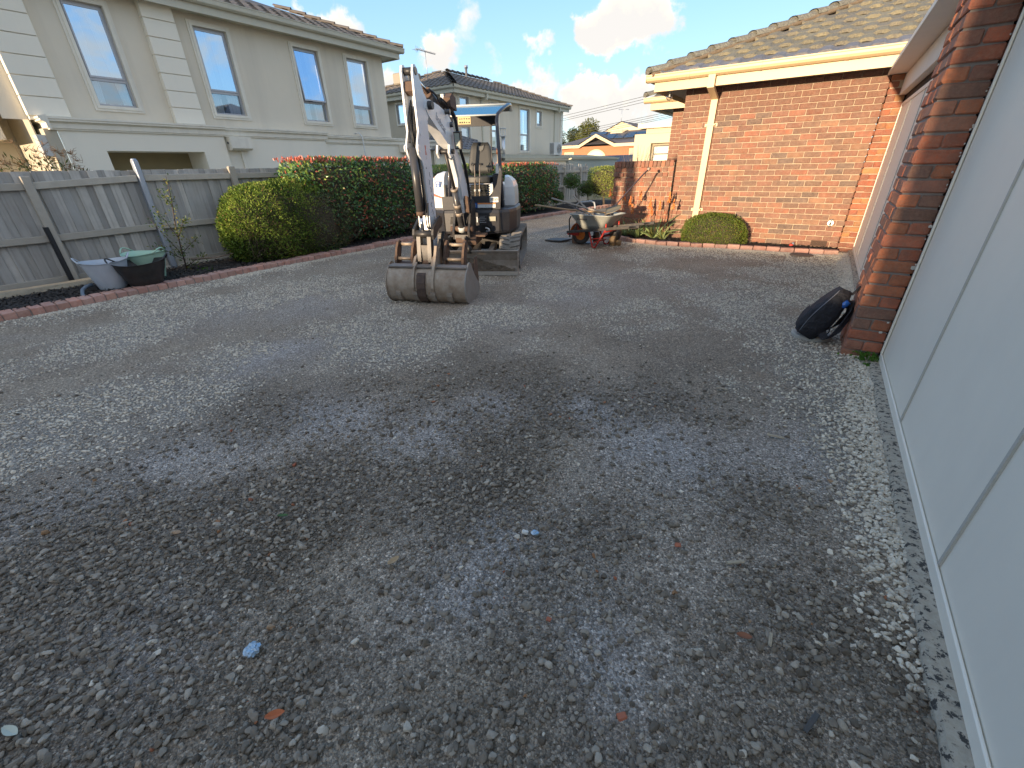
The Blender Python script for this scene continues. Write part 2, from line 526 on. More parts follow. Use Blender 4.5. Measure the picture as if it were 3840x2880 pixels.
def fields(x, y):
    """pale stone cover, dust film, dark stone cover at ground points"""
    wx = x + (fbm(x * 2.1, y * 2.1, 3) - .5) * .55
    wy = y + (fbm(x * 2.1 + 9, y * 2.1 + 4, 4) - .5) * .55
    pale = np.zeros_like(x)
    for (px, py, k) in PALE:
        r = .11 + .045 * math.hypot(px, py)
        pale = np.maximum(pale, k * np.exp(-((wx - px) ** 2 + (wy - py) ** 2) / (2 * r * r)))
    n = fbm(x * 3.3, y * 3.3, 6, 5)
    far = np.clip((np.hypot(x, y) - 2.0) / 3.0, 0, 1)
    pale = np.clip(pale * 1.5 * (n * 1.5 + .1) - .12 + far * np.clip(fbm(x * 1.3 + 2, y * 1.3, 8, 5) - .56, 0, 1) * 2.0, 0, 1)
    pale = np.clip((pale - .10) / .70, 0, 1); pale = pale * pale * (3 - 2 * pale)
    dust = np.zeros_like(x)
    for (px, py, k) in DUST:
        r = .10 + .05 * math.hypot(px, py)
        dust = np.maximum(dust, k * np.exp(-((wx - px) ** 2 + (wy - py) ** 2) / (2 * r * r)))
    dust = np.clip(dust + .6 * np.clip(fbm(x * .9 + 5, y * .9, 12, 4) - .5, 0, 1) * 2, 0, 1)
    dark = np.clip((fbm(x * 1.7 + 3, y * 1.7 + 8, 21, 5) - .36) * 3.2 + .45 * np.clip(1.5 - y * .9, 0, 1), 0, 1)
    dark = dark * np.clip(1 - dust * .55, 0, 1) * np.clip((4.2 - np.hypot(x, y)) / 2.2, 0, 1)
    return pale, dust, dark


def hgt(x, y):
    return (fbm(x * 1.1, y * 1.1, 31, 3) - .5) * .035 + (fbm(x * 7, y * 7, 32, 3) - .5) * .010


DRV_L = [(-3.0, -7.1), (6.0, -7.12), (7.5, -7.15), (10.7, -7.0), (13.2, -6.76), (16.0, -6.33), (18.5, -5.6)]
def drv_left(y):
    return float(np.interp(y, [a for a, b in DRV_L], [b for a, b in DRV_L]))

gm = bpy.data.materials.new('crusted_fines')
gm.use_nodes = True
t = NT(gm.node_tree)
pos = t.n('NewGeometry').outputs['Position']
apale = t.n('Attribute', attribute_name='pale').outputs['Fac']
adust = t.n('Attribute', attribute_name='dust').outputs['Fac']
adark = t.n('Attribute', attribute_name='dark').outputs['Fac']
c = t.mix(t.mr(t.noise(pos, 1.4, 6.0, .6), .35, .65), (.37, .30, .225), (.46, .385, .295))
c = t.mix(t.math('MULTIPLY', adust, .75), c, (.52, .485, .455))
c = t.mix(t.math('MULTIPLY', adark, .7), c, (.085, .070, .053))
c = t.mix(t.math('MULTIPLY', apale, .45), c, (.42, .40, .36))
vo = t.n('TexVoronoi', {'Vector': pos, 'Scale': 120.0, 'Randomness': 1.0})
vo2 = t.n('TexVoronoi', {'Vector': pos, 'Scale': 260.0, 'Randomness': 1.0})
g1 = t.n('SeparateColor', {0: vo.outputs['Color']}).outputs[0]
g2 = t.n('SeparateColor', {0: vo2.outputs['Color']}).outputs[0]
c = t.mix(1.0, c, t.ramp(g1, [(0, .5), (.5, .85), (.9, 1.15), (.97, 1.6), (1, 1.9)]), 'MULTIPLY')
c = t.mix(1.0, c, t.ramp(g2, [(0, .6), (.6, .95), (1, 1.35)]), 'MULTIPLY')
h = t.math('ADD', t.math('MULTIPLY', vo.outputs['Distance'], -1.0), t.math('MULTIPLY', g1, .6))
b1 = t.n('Bump', {'Strength': 1.0, 'Distance': .006, 'Height': h}).outputs[0]
b2 = t.n('Bump', {'Strength': .7, 'Distance': .006, 'Height': t.noise(pos, 60.0, 6.0, .7), 'Normal': b1}).outputs[0]
p = t.n('BsdfPrincipled', {'Base Color': c, 'Roughness': .9, 'Normal': b2, 'Specular IOR Level': .25})
t.n('OutputMaterial', {'Surface': p.outputs[0]})

def ground_sheet(name, X, Y, f_z, m, clip=None):
    gx, gy = np.meshgrid(X, Y)
    x = gx.ravel(); y = gy.ravel()
    if clip is not None:
        lo = np.array([clip(v) for v in Y])
        k = (X - X[0]) / (X[-1] - X[0])
        gx = lo[:, None] + (X[-1] - lo[:, None]) * k[None, :]
        x = gx.ravel()
    z = f_z(x, y)
    n, mm = len(X), len(Y)
    i = np.arange(n * (mm - 1)).reshape(mm - 1, n)[:, :-1].ravel()
    F = np.stack([i, i + 1, i + n + 1, i + n], 1)
    me = npmesh(name, np.stack([x, y, z], 1), F, m, smooth=True)
    return me, x, y

X = np.linspace(-7.2, .62, 170)
Y = np.concatenate([np.linspace(-2.5, 9.4, 250), np.linspace(9.5, 19, 60)])
me, gx, gy = ground_sheet('driveway', X, Y, hgt, gm, drv_left)
pa, du, da = fields(gx, gy)
for nm, arr in (('pale', pa), ('dust', du), ('dark', da)):
    a = me.attributes.new(nm, 'FLOAT', 'POINT')
    a.data.foreach_set('value', arr.astype(np.float32))
struct(put('driveway', me))

gb = MB()
gb.add([(-300, -300, -.06), (300, -300, -.06), (300, 300, -.06), (-300, 300, -.06)], [(0, 1, 2, 3)])
struct(gb.build('ground', mat('far_ground', (.10, .11, .06), .95, noise=(.2, .6, (.14, .12, .08)))))

# stones: real little rocks set on the surface, tone and size carried per stone
def rockmat():
    m = bpy.data.materials.new('driveway_stone')
    m.use_nodes = True
    t = NT(m.node_tree)
    a = t.n('Attribute', attribute_name='tone', attribute_type='INSTANCER').outputs['Fac']
    c = t.ramp(a, [(0, (.12, .10, .077)), (.22, (.23, .196, .152)), (.40, (.35, .305, .245)), (.52, (.45, .40, .325)), (.62, (.53, .48, .40)),
                   (.80, (.70, .63, .51)), (.93, (.84, .77, .64)), (.96, (.34, .20, .10)), (1, (.36, .11, .06))])
    pos = t.n('NewGeometry').outputs['Position']
    c = t.mix(t.mr(t.noise(pos, 90., 4., .7), .42, .7, 0, .6), c, t.mix(1.0, c, (.62, .6, .57), 'MULTIPLY'))
    b = t.n('Bump', {'Strength': .4, 'Distance': .002, 'Height': t.noise(pos, 260., 4., .7)}).outputs[0]
    p = t.n('BsdfPrincipled', {'Base Color': c, 'Roughness': .82, 'Normal': b, 'Specular IOR Level': .35})
    t.n('OutputMaterial', {'Surface': p.outputs[0]})
    return m
M_ROCK = rockmat()
import bmesh
rocks = bpy.data.collections.new('rock_shapes')
for k in range(10):
    bm = bmesh.new()
    bmesh.ops.create_icosphere(bm, subdivisions=2 if k < 8 else 1, radius=1.0)
    s = Vector((random.uniform(.8, 1.25), random.uniform(.65, .95), random.uniform(.42, .68)))
    cuts = [(Vector((random.gauss(0, 1), random.gauss(0, 1), random.gauss(0, 1))).normalized(), random.uniform(.45, .74)) for _ in range(9)]
    for v in bm.verts:
        for (nn, dd) in cuts:
            q = v.co.dot(nn)
            if q > dd:
                v.co -= nn * (q - dd)
        v.co = Vector((v.co.x * s.x, v.co.y * s.y, v.co.z * s.z)) * random.uniform(.98, 1.02) * 1.18
    me = bpy.data.meshes.new('rock')
    bm.to_mesh(me); bm.free()
    me.materials.append(M_ROCK)
    rocks.objects.link(bpy.data.objects.new('rock_%02d' % k, me))


def scatter(name, x, y, z, scl, tone, label, cat):
    n = len(x)
    me = bpy.data.meshes.new(name)
    me.vertices.add(n)
    me.vertices.foreach_set('co', np.stack([x, y, z], 1).astype(np.float32).ravel())
    def at(nm, ty, v, key='value'):
        a = me.attributes.new(nm, ty, 'POINT')
        a.data.foreach_set(key, v)
    at('scl', 'FLOAT', scl.astype(np.float32))
    at('tone', 'FLOAT', tone.astype(np.float32))
    rot = np.stack([rng.normal(0, .35, n), rng.normal(0, .35, n), rng.uniform(0, 6.28, n)], 1).astype(np.float32)
    at('turn', 'FLOAT_VECTOR', rot.ravel(), 'vector')
    at('pick', 'INT', rng.integers(0, 10, n).astype(np.int32))
    o = put(name, me)
    ng = bpy.data.node_groups.new('place_' + name, 'GeometryNodeTree')
    ng.interface.new_socket('Geometry', in_out='INPUT', socket_type='NodeSocketGeometry')
    ng.interface.new_socket('Geometry', in_out='OUTPUT', socket_type='NodeSocketGeometry')
    gi = ng.nodes.new('NodeGroupInput'); go = ng.nodes.new('NodeGroupOutput')
    ip = ng.nodes.new('GeometryNodeInstanceOnPoints')
    ci = ng.nodes.new('GeometryNodeCollectionInfo')
    ci.inputs['Collection'].default_value = rocks
    ci.inputs['Separate Children'].default_value = True
    ci.inputs['Reset Children'].default_value = True
    def na(nm, ty):
        q = ng.nodes.new('GeometryNodeInputNamedAttribute'); q.data_type = ty; q.inputs['Name'].default_value = nm
        return q.outputs['Attribute']
    L = ng.links.new
    L(gi.outputs[0], ip.inputs['Points'])
    L(ci.outputs[0], ip.inputs['Instance'])
    ip.inputs['Pick Instance'].default_value = True
    L(na('pick', 'INT'), ip.inputs['Instance Index'])
    L(na('turn', 'FLOAT_VECTOR'), ip.inputs['Rotation'])
    L(na('scl', 'FLOAT'), ip.inputs['Scale'])
    L(ip.outputs[0], go.inputs[0])
    md = o.modifiers.new('place', 'NODES'); md.node_group = ng
    o['kind'] = 'stuff'
    tag(o, label, cat)
    return o


def sample(n, x0, x1, y0, y1):
    x = rng.uniform(x0, x1, n); y = rng.uniform(y0, y1, n)
    lo = np.interp(y, [a for a, b in DRV_L], [b for a, b in DRV_L]) + .02
    k = (x > lo) & (x < .60)
    # leave out ground far outside any view from near the photograph's place
    v = x * -0.5647 + y * .8253
    u = x * .8253 + y * .5647
    k &= (np.abs(u) < v * 1.35 + 1.2) & (v > -.1)
    return x[k], y[k]

xs, ys, zs, ss, ts = [], [], [], [], []
def layer(x, y, keep, smin, smax, tone, sink=.25):
    x = x[keep]; y = y[keep]
    s = rng.uniform(0, 1, len(x)) ** 1.6 * (smax - smin) + smin
    xs.append(x); ys.append(y); zs.append(hgt(x, y) + s * .5 * (1.15 - sink * 2)); ss.append(s); ts.append(tone(len(x)))
def dark_tone(n):
    t_ = rng.normal(.25, .14, n).clip(0, .52)
    q = rng.random(n)
    t_[q > .985] = rng.uniform(.5, .78, (q > .985).sum())
    t_[q > .995] = rng.uniform(.95, 1.0, (q > .995).sum())
    return t_
def pale_tone(n):
    t_ = rng.normal(.76, .10, n).clip(.45, .93)
    return t_
# dark rounded stones close by
x, y = sample(95000, -5.5, .62, -1.2, 3.4)
d = np.hypot(x, y)
pa, du, da = fields(x, y)
layer(x, y, rng.random(len(x)) < (.06 + .94 * da) * np.clip(1.35 - pa, .2, 1) * np.clip(3.2 - d, .05, 1), .0065, .0165, dark_tone)
x, y = sample(90000, -5.5, .62, -1.2, 2.6)
pa, du, da = fields(x, y)
layer(x, y, rng.random(len(x)) < (.35 + .5 * da) * np.clip(3.0 - np.hypot(x, y), .05, 1), .0028, .0062, dark_tone, .1)
# sparse middle distance
x, y = sample(60000, -7.2, .62, 0, 9)
pa, du, da = fields(x, y)
layer(x, y, rng.random(len(x)) < (.04 + .16 * np.clip(fbm(x * 2.3, y * 2.3, 55, 4) * 3 - 1.2, 0, 1)), .004, .009, lambda n: rng.normal(.38, .13, n).clip(.05, .75))
# pale crushed stone patches
x, y = sample(150000, -7.2, .62, -.8, 9.0)
pa, du, da = fields(x, y)
d = np.hypot(x, y)
layer(x, y, rng.random(len(x)) < (pa * .85 + .008), .0055, .0125, pale_tone)
# strip along the garage slab and along the brick edgings
y = rng.uniform(1.2, 9, 9000); x = .62 - np.abs(rng.normal(0, .09, 9000)) - .01
layer(x, y, rng.random(9000) < np.clip((y - .9) * .8, .1, 1) * .9, .007, .0145, pale_tone)
y = rng.uniform(-.6, 7, 9000); x = -7.06 + np.abs(rng.normal(0, .12, 9000))
layer(x, y, rng.random(9000) < .5 * (fbm(y * 2, y * 0, 5) > .4), .006, .012, pale_tone)
x = rng.uniform(-3.3, .5, 5000); y = np.interp(x, [-3.35, -3.12, -2.03, -1.29, -.05, .43], [8.85, 8.6, 8.45, 8.62, 8.68, 8.77]) - .03 - np.abs(rng.normal(0, .1, 5000))
layer(x, y, rng.random(5000) < .8, .006, .012, pale_tone)
scatter('driveway_gravel', np.concatenate(xs), np.concatenate(ys), np.concatenate(zs), np.concatenate(ss), np.concatenate(ts),
        'loose grey and whitish crushed stone spread over the dug driveway', 'gravel')

# ------------------------------------------------------------------ garden beds
BEDX = -8.62
def bed_mesh(name, P0, P1, h0, n=160, k=14, seed=1):
    """strip between two polylines with lumpy mulch"""
    V = []
    for i in range(n):
        a = i / (n - 1)
        p = Vector(P0(a)); q = Vector(P1(a))
        for j in range(k):
            b = j / (k - 1)
            r = p.lerp(q, b)
            e = math.sin(math.pi * b) ** .5
            V.append((r.x, r.y, h0 + e * (.012 + .05 * float(fbm(np.array([r.x * 5]), np.array([r.y * 5]), seed)[0]))))
    V = np.array(V)
    i = np.arange(k * (n - 1)).reshape(n - 1, k)[:, :-1].ravel()
    F = np.stack([i, i + 1, i + k + 1, i + k], 1)
    return struct(put(name, npmesh(name, V, F, M_MULCH, smooth=True)))
def lb(a):
    y = -2.5 + a * 21
    return (drv_left(y) - .15, y, 0)
def lb2(a):
    y = -2.5 + a * 21
    return (BEDX, y, 0)
bed_mesh('garden_bed', lb, lb2, .012)
RC = [(-3.62, 9.02), (-3.35, 8.85), (-3.12, 8.62), (-2.6, 8.48), (-2.03, 8.46), (-1.29, 8.60), (-.65, 8.66), (-.05, 8.68), (.43, 8.78)]
def rcy(x):
    return float(np.interp(x, [a for a, b in RC], [b for a, b in RC]))
def rb(a):
    x = -3.62 + a * 4.05
    return (x, rcy(x) + .08, 0)
def rb2(a):
    x = -3.62 + a * 4.05
    return (x, 9.27, 0)
bed_mesh('garden_bed', rb2, rb, .008, 90, 8, 2)
# mulch chips: uncountable
def chips(name, n, fx, label, z0=.05):
    V = []; F = []
    for i in range(n):
        x, y = fx()
        a = random.uniform(0, 6.28); l = random.uniform(.01, .032); wd = random.uniform(.004, .011)
        ca, sa = math.cos(a), math.sin(a)
        z = z0 + random.uniform(-.01, .02); dz = random.uniform(-.012, .012)
        o = len(V)
        for (p_, q_, h_) in ((-l, -wd, -dz), (l, -wd, dz), (l, wd, dz + .004), (-l, wd, -dz + .004), (0, 0, .012)):
            V.append((x + p_ * ca - q_ * sa, y + p_ * sa + q_ * ca, z + h_))
        for k in range(4):
            F.append((o + k, o + (k + 1) % 4, o + 4))
    me = npmesh(name, V, F, mat(name + '_bark', (.028, .025, .023), .8, noise=(40., .8, (.07, .062, .055))))
    o = put(name, me)
    tag(o, label, 'bark mulch')
    o['kind'] = 'stuff'
chips('bark_mulch', 9000, lambda: (lambda y: (random.uniform(-8.4, drv_left(y) - .16), y))(random.uniform(-.3, 9)), 'black bark mulch in the bed along the paling fence')
chips('bark_mulch', 1800, lambda: (lambda x: (x, random.uniform(rcy(x) + .13, 9.2)))(random.uniform(-3.4, .4)), 'black bark mulch in the bed under the brick wall', .035)

# ------------------------------------------------------------------ brick edgings
EDB = []
for k in range(5):
    mb = MB().box(-.5, -.5, -.5, .5, .5, .5)
    vs, fs = chamfer_box(-.115, -.051, -.06, .115, .051, .038, .006)
    vs = [(a + random.uniform(-.0025, .0025), b + random.uniform(-.0025, .0025), c_ + random.uniform(-.002, .002)) for a, b, c_ in vs]
    mb = MB().add(vs, fs)
    EDB.append(mb.mesh('brick', M_EDGE))
ed = thing('brick_edging', 'row of red bricks laid on end across, edging the long bed beside the fence', 'garden edging', (-7.2, 0, 0))
y = -1.4
mort = MB()
while y < 18:
    x = drv_left(y); dx = (drv_left(y + .1) - x) / .1
    put('brick', random.choice(EDB), ed, (x - .115 + 7.2 + random.uniform(-.006, .006), y, .03 + random.uniform(-.006, .006)), (random.uniform(-.02, .02), random.uniform(-.03, .03), -math.atan(dx) + random.uniform(-.03, .03)))
    y += .1115 * math.sqrt(1 + 0)
V = []
for i in range(80):
    yy = -1.45 + i * 19.4 / 79
    V += [(drv_left(yy) + 7.2 - .006, yy, -.04), (drv_left(yy) + 7.2 - .22, yy, -.04), (drv_left(yy) + 7.2 - .012, yy, .05), (drv_left(yy) + 7.2 - .215, yy, .05)]
mb = MB(); F = []
for i in range(79):
    a = i * 4; F += [(a, a + 4, a + 6, a + 2), (a + 2, a + 6, a + 7, a + 3), (a + 1, a + 3, a + 7, a + 5)]
mb.add(V, F).build('mortar_bed', M_GMORTAR, ed)
ed = thing('brick_edging', 'curved line of red bricks laid lengthways in front of the big brick wall', 'garden edging', (0, 8.6, 0))
L = 0.0; x = -3.60
EDB2 = []
for k in range(4):
    vs, fs = chamfer_box(-.098, -.055, -.06, .098, .055, .038, .007)
    vs = [(a + random.uniform(-.003, .003), b + random.uniform(-.003, .003), c_ + random.uniform(-.002, .002)) for a, b, c_ in vs]
    EDB2.append(MB().add(vs, fs).mesh('brick', M_EDGE))
while x < .38:
    yy = rcy(x); sl = (rcy(x + .05) - rcy(x - .05)) / .1
    put('brick', random.choice(EDB2), ed, (x, yy - 8.6 + .055, .03 + random.uniform(-.008, .008)), (random.uniform(-.03, .03), random.uniform(-.03, .03), math.atan(sl) + random.uniform(-.04, .04)))
    x += .206 / math.sqrt(1 + sl * sl)

# ------------------------------------------------------------------ paling fence
FX = -8.45
fence = thing('paling_fence', 'long weathered grey timber paling fence with three rails along the left bed', 'fence', (FX, 0, 0))
def ftop(y):
    return float(np.interp(y, [-2, 1.3, 2.7, 6, 9, 12, 18], [1.46, 1.47, 1.54, 1.53, 1.50, 1.42, 1.36]))
PAL = {}
def paling(wd, h):
    key = (round(wd, 2), round(h, 1), random.randrange(3))
    if key not in PAL:
        vs, fs = chamfer_box(-.006, -wd / 2, 0, .006, wd / 2, h, .003)
        vs = [(a + random.uniform(-.002, .002) * (1 if c_ < .1 else 2), b + random.uniform(-.002, .002), c_) for a, b, c_ in vs]
        PAL[key] = MB().add(vs, fs).mesh('paling', M_WOOD)
    return PAL[key]
y = -1.6; i = 0
while y < 18.4:
    wd = .118 if i % 2 == 0 else .105
    h = ftop(y) - .02 + random.uniform(-.012, .012)
    hh = round(h, 1)
    put('paling', paling(wd, h), fence, (-.022 if i % 2 else -.038, y, h - hh + .0 if False else random.uniform(-.004, .004) + .0), (random.uniform(-.006, .006), random.uniform(-.004, .010), random.uniform(-.02, .02)))
    y += .092 if y < 9 else .10
    i += 1
def rail(z, hgt_, y0, y1, name='rail'):
    zs_ = [z(y0) if callable(z) else z, z(y1) if callable(z) else z]
    mb = MB()
    vs, fs = chamfer_box(-.014, y0, 0, .034, y1, hgt_, .005)
    vs = [(a, b, c_ + (zs_[0] if b < (y0 + y1) / 2 else zs_[1])) for a, b, c_ in vs]
    mb.add(vs, fs).build(name, M_RAIL, fence)
PY = [.25, 1.48, 2.69, 4.0, 5.3, 6.6, 7.9, 9.2, 10.6, 12.0, 13.4, 14.8, 16.2, 17.6]
ys_ = [-1.6] + PY + [18.4]
for a, b in zip(ys_[:-1], ys_[1:]):
    rail(lambda y: ftop(y) - .235, .085, a + .045, b - .045)
    rail(lambda y: .61 + (.02 if y > 2 else 0), .085, a + .045, b - .045)
    if a > 1:
        rail(-.02, .10, a + .045, b - .045)
    MB().box(-.03, a + .05, -.05, -.008, b - .05, .16, .004).build('plinth_board', M_RAIL, fence)
for k, yy in enumerate(PY):
    if k == 1:
        MB().box(-.02, yy - .045, .0, .075, yy + .045, 1.40, .006).build('post', M_RAIL, fence, label='timber post with a black steel stirrup on its lower half')
        s_ = MB()
        s_.box(.076, yy - .052, -.02, .086, yy - .012, .80, .002)
        s_.box(.02, yy - .060, -.02, .086, yy - .053, .80, .002)
        s_.build('stirrup', M_POSTB, fence)
    elif k == 2:
        s_ = MB().box(-.03, yy - .035, -.08, .066, yy + .035, 1.58, .01)
        s_.tube([(.018, yy, 1.575), (.018, yy, 1.60)], [.045, .03], 10)
        s_.build('post', M_POSTG, fence, label='galvanised steel post with a rounded cap')
    else:
        MB().box(-.02, yy - .045, -.05, .075, yy + .045, ftop(yy) - .05, .006).build('post', M_RAIL, fence)

# unseen run of palings added behind the camera to shade the driveway
x = FX
while x < .0:
    h = 1.15 + random.uniform(-.012, .012)
    put('paling', paling(.118, 1.15), fence, (x - FX, -4.2, 0), (0, 0, math.pi / 2))
    x += .105
for z_ in (.2, 1.0):
    MB().box(.0, -4.24, z_, 8.4, -4.21, z_ + .085).build('rail', M_RAIL, fence)
# sleeper lying against the fence foot
mb = MB()
rings = []
for i in range(9):
    yy = -.9 + i * .32
    r_ = [(-.085, -.10), (.085, -.09), (.10, .0), (.075, .09), (-.07, .10), (-.10, .02)]
    rings.append([(px_ + random.uniform(-.008, .008), yy, pz_ * .62 + .055 + random.uniform(-.006, .006)) for px_, pz_ in r_])
mb.loft(rings, smooth=False)
tag(mb.build('timber_sleeper', M_LOG, None, (-8.22, 0, 0)), 'pale rounded timber sleeper lying on the mulch at the foot of the fence', 'sleeper')

# ------------------------------------------------------------------ brick helpers
BMESH = {}
def brick(lx, ly, lz, m, ch=.006, jit=.0025, k=None):
    """shared brick meshes, centred; lx ly lz full sizes"""
    key = (round(lx, 3), round(ly, 3), round(lz, 3), m.name, random.randrange(5) if k is None else k)
    if key not in BMESH:
        vs, fs = chamfer_box(-lx / 2, -ly / 2, -lz / 2, lx / 2, ly / 2, lz / 2, ch)
        vs = [(a + random.uniform(-jit, jit), b + random.uniform(-jit, jit), c_ + random.uniform(-jit, jit)) for a, b, c_ in vs]
        BMESH[key] = MB().add(vs, fs).mesh('brick', m)
    return BMESH[key]


def join_bricks(name, items, parent, m):
    """past the limit: the rest as one real-geometry part"""
    mb = MB()
    for (lx, ly, lz, loc, yaw) in items:
        vs, fs = chamfer_box(-lx / 2, -ly / 2, -lz / 2, lx / 2, ly / 2, lz / 2, .006)
        o_ = random.uniform(-.003, .003)
        mb.add([(a + loc[0], b + loc[1] + o_, c_ + loc[2]) for a, b, c_ in vs], fs)
    o = mb.build(name, m, parent)
    o['kind'] = 'stuff'
    return o

CO = .086   # one course
JX = lambda s=.0025: random.uniform(-s, s)

# ------------------------------------------------------------------ brick house
house = thing('brick_house', 'red clinker brick house with lichened tile roof and cream gutters behind the right bed', 'house', (0, 9.25, 0))
HY = 9.25
wall = MB().box(-2.425, .014, -.1, .43, .24, 2.62).box(-2.425, .24, -.1, -2.2, 2.8, 2.62).build('main_wall', M_MORTAR, house)
rest = []
n_single = 0
for r in range(31):
    z = -.04 + r * CO + .038
    off = 0 if r % 2 == 0 else -.12
    x = -2.43 + off
    while x < .44:
        x0 = max(x, -2.43); x1 = min(x + .23, .445)
        lx = x1 - x0
        if lx > .05:
            cx_ = (x0 + x1) / 2
            if (z > 2.40 or z < 0.02 or n_single >= 298):
                rest.append((lx, .10, .076, (cx_, .05, z), 0))
            else:
                n_single += 1
                put('brick', brick(lx, .10, .076, M_BRICK), wall, (cx_, .05 + JX(.004), z + JX()), (JX(.01), JX(.01), JX(.012)))
        x += .24
join_bricks('upper_brickwork', rest, wall, M_BRICK)
# rear wing of the same house
rw = MB().box(-3.375, 2.71, -.1, -2.2, 2.9, 2.62).build('rear_wall', M_MORTAR, house)
rest = []
for r in range(31):
    z = -.04 + r * CO + .038
    x = -3.38 + (0 if r % 2 == 0 else -.12)
    while x < -2.2:
        x0 = max(x, -3.38); x1 = x + .23
        if x1 - x0 > .05:
            rest.append((x1 - x0, .10, .076, ((x0 + x1) / 2, 2.75, z), 0))
        x += .24
join_bricks('rear_brickwork', rest, rw, M_BRICK)

# vent, taps
v = MB()
v.box(.055, -.022, .055, .285, .0, .145)
v.build('air_vent', M_DARK, house)
vf = MB()
for i in range(19):
    vf.box(.062 + i * .0118, -.034, .06, .0665 + i * .0118, -.0215, .14)
vf.box(.05, -.034, .140, .29, -.0215, .150).box(.05, -.034, .050, .29, -.0215, .060)
vf.build('vent_grille', mat('vent_terracotta', (.16, .09, .06), .8), house)
tp = MB()
M_BRASS = mat('dull_brass', (.30, .30, .28), .4, metal=.8)
tp.tube([(.25, .0, .43), (.25, -.05, .43), (.245, -.09, .42), (.245, -.10, .375)], [.013, .013, .013, .011], 8)
tp.tube([(.25, -.055, .43), (.25, -.06, .49)], .007, 6).tube([(.225, -.06, .492), (.275, -.06, .492)], .006, 6)
tp.tube([(.25, .002, .43), (.25, -.006, .43)], .045, 12)
tp.build('garden_tap', M_BRASS, house)
tp = MB()
tp.tube([(-.2, -.10, .10), (-.2, -.11, .06), (-.22, -.14, .03)], [.02, .018, .018], 8)
tp.build('riser_pipe', M_POSTG, house)
tp = MB().tube([(-.22, -.14, .075), (-.225, -.15, .045)], [.03, .034], 10).tube([(-.25, -.16, .05), (-.19, -.13, .05)], .012, 6)
tp.build('red_valve', mat('red_plastic', (.55, .06, .04), .5), house)

# fascia, gutter, soffit
E0 = 8.75 - HY
g = MB()
prof = [(0, 0), (-.055, .0), (-.092, .022), (-.105, .052), (-.105, .085), (-.115, .092), (-.115, .108), (-.100, .108), (-.092, .088), (-.088, .03), (-.05, .012), (0, .012)]
gp = g
def gutter_x(mb, x0, x1, yf, z):
    mb.prism(prof, x0, x1, lambda a, p_, q_: (a, yf + p_, z + q_))
gutter_x(g, -2.99, .47, E0 + .02, 2.625)
g.box(-2.992, E0 - .09, 2.63, -2.984, E0 + .02, 2.73)
g.prism(prof, E0 + .02, 2.35, lambda a, p_, q_: (-2.88 + p_, a, 2.625 + q_))
g.build('gutter', M_CREAM, house)
for xx in (-2.30, -1.25, -.16):
    MB().prism([(p_ * 1.04 - .002, q_ * 1.02 - .003) for p_, q_ in prof], xx, xx + .035, lambda a, p_, q_: (a, E0 + .02 + p_, 2.625 + q_)).build('gutter_joint', M_CREAM, house)
f = MB().box(-2.86, E0 + .024, 2.49, .46, E0 + .05, 2.64, .003)
f.box(-2.86, E0 + .052, 2.49, -2.835, 2.3, 2.64, .003)
f.build('fascia', M_CREAM, house)
M_SOFF = mat('soffit_lining', (.40, .37, .31), .8)
MB().box(-2.832, E0 + .052, 2.555, .66, .01, 2.575).box(-2.832, .01, 2.555, -2.44, 2.25, 2.575).build('soffit', M_SOFF, house)
# rear wing eave
g = MB()
gutter_x(g, -3.94, -2.45, 11.5 - HY + .02, 2.625)
g.build('gutter', M_CREAM, house)
MB().box(-3.80, 11.52 - HY, 2.49, -2.45, 11.55 - HY, 2.64).box(-3.80, 11.552 - HY, 2.49, -3.78, 13.5 - HY, 2.64).build('fascia', M_CREAM, house)
MB().box(-3.775, 11.553 - HY, 2.555, -2.45, 11.95 - HY, 2.575).box(-3.775, 11.95 - HY, 2.555, -3.385, 13.5 - HY, 2.575).build('soffit', M_SOFF, house)
# downpipe with offset at the eave
d = MB()
def rect_tube(mb, pts, wx, wy):
    rings = []
    for (x_, y_, z_, tilt) in pts:
        dy = wy / 2 * math.cos(tilt); dz = wy / 2 * math.sin(tilt)
        rings.append([(x_ - wx / 2, y_ - dy, z_ - dz), (x_ + wx / 2, y_ - dy, z_ - dz), (x_ + wx / 2, y_ + dy, z_ + dz), (x_ - wx / 2, y_ + dy, z_ + dz)])
    mb.loft(rings, smooth=False)
rect_tube(d, [(-1.915, E0 + -.03, 2.66, 0), (-1.915, E0 - .03, 2.48, 0.5), (-1.92, -.04, 2.36, .5), (-1.92, -.04, .30, 0)], .105, .065)
d.build('downpipe', M_CREAM, house)
for zz in (1.97, .58):
    MB().box(-1.995, -.078, zz - .012, -1.845, -.0, zz + .012).box(-1.865, -.01, zz - .025, -1.815, .002, zz + .025).box(-2.025, -.01, zz - .025, -1.975, .002, zz + .025).build('pipe_bracket', M_CREAM, house)
# bulb lamp under the soffit corner
bl = thing('bulb_light', 'bare globe bulb in a holder hanging from the soffit corner above the brick wall', 'light', (-2.645, 9.0, 2.55))
MB().tube([(0, 0, .0), (0, 0, -.03), (.0, 0, -.035), (0, 0, -.075)], [.035, .03, .022, .022], 12).build('holder', mat('lamp_holder', (.35, .32, .26), .5), bl)
rings = []
for i in range(9):
    a = math.pi * i / 8
    rr = .058 * math.sin(a) + .001
    rings.append([(rr * math.cos(2 * math.pi * k / 14), rr * math.sin(2 * math.pi * k / 14), -.125 + .058 * math.cos(a)) for k in range(14)])
gm2 = glass('bulb_glass', refl=.12, inner=(.9, .9, .9))
MB().loft(rings).build('bulb', gm2, bl)
MB().tube([(0, 0, -.075), (0, 0, -.125)], [.012, .018], 8).build('filament_stem', mat('white_glass', (.8, .78, .7), .3), bl)

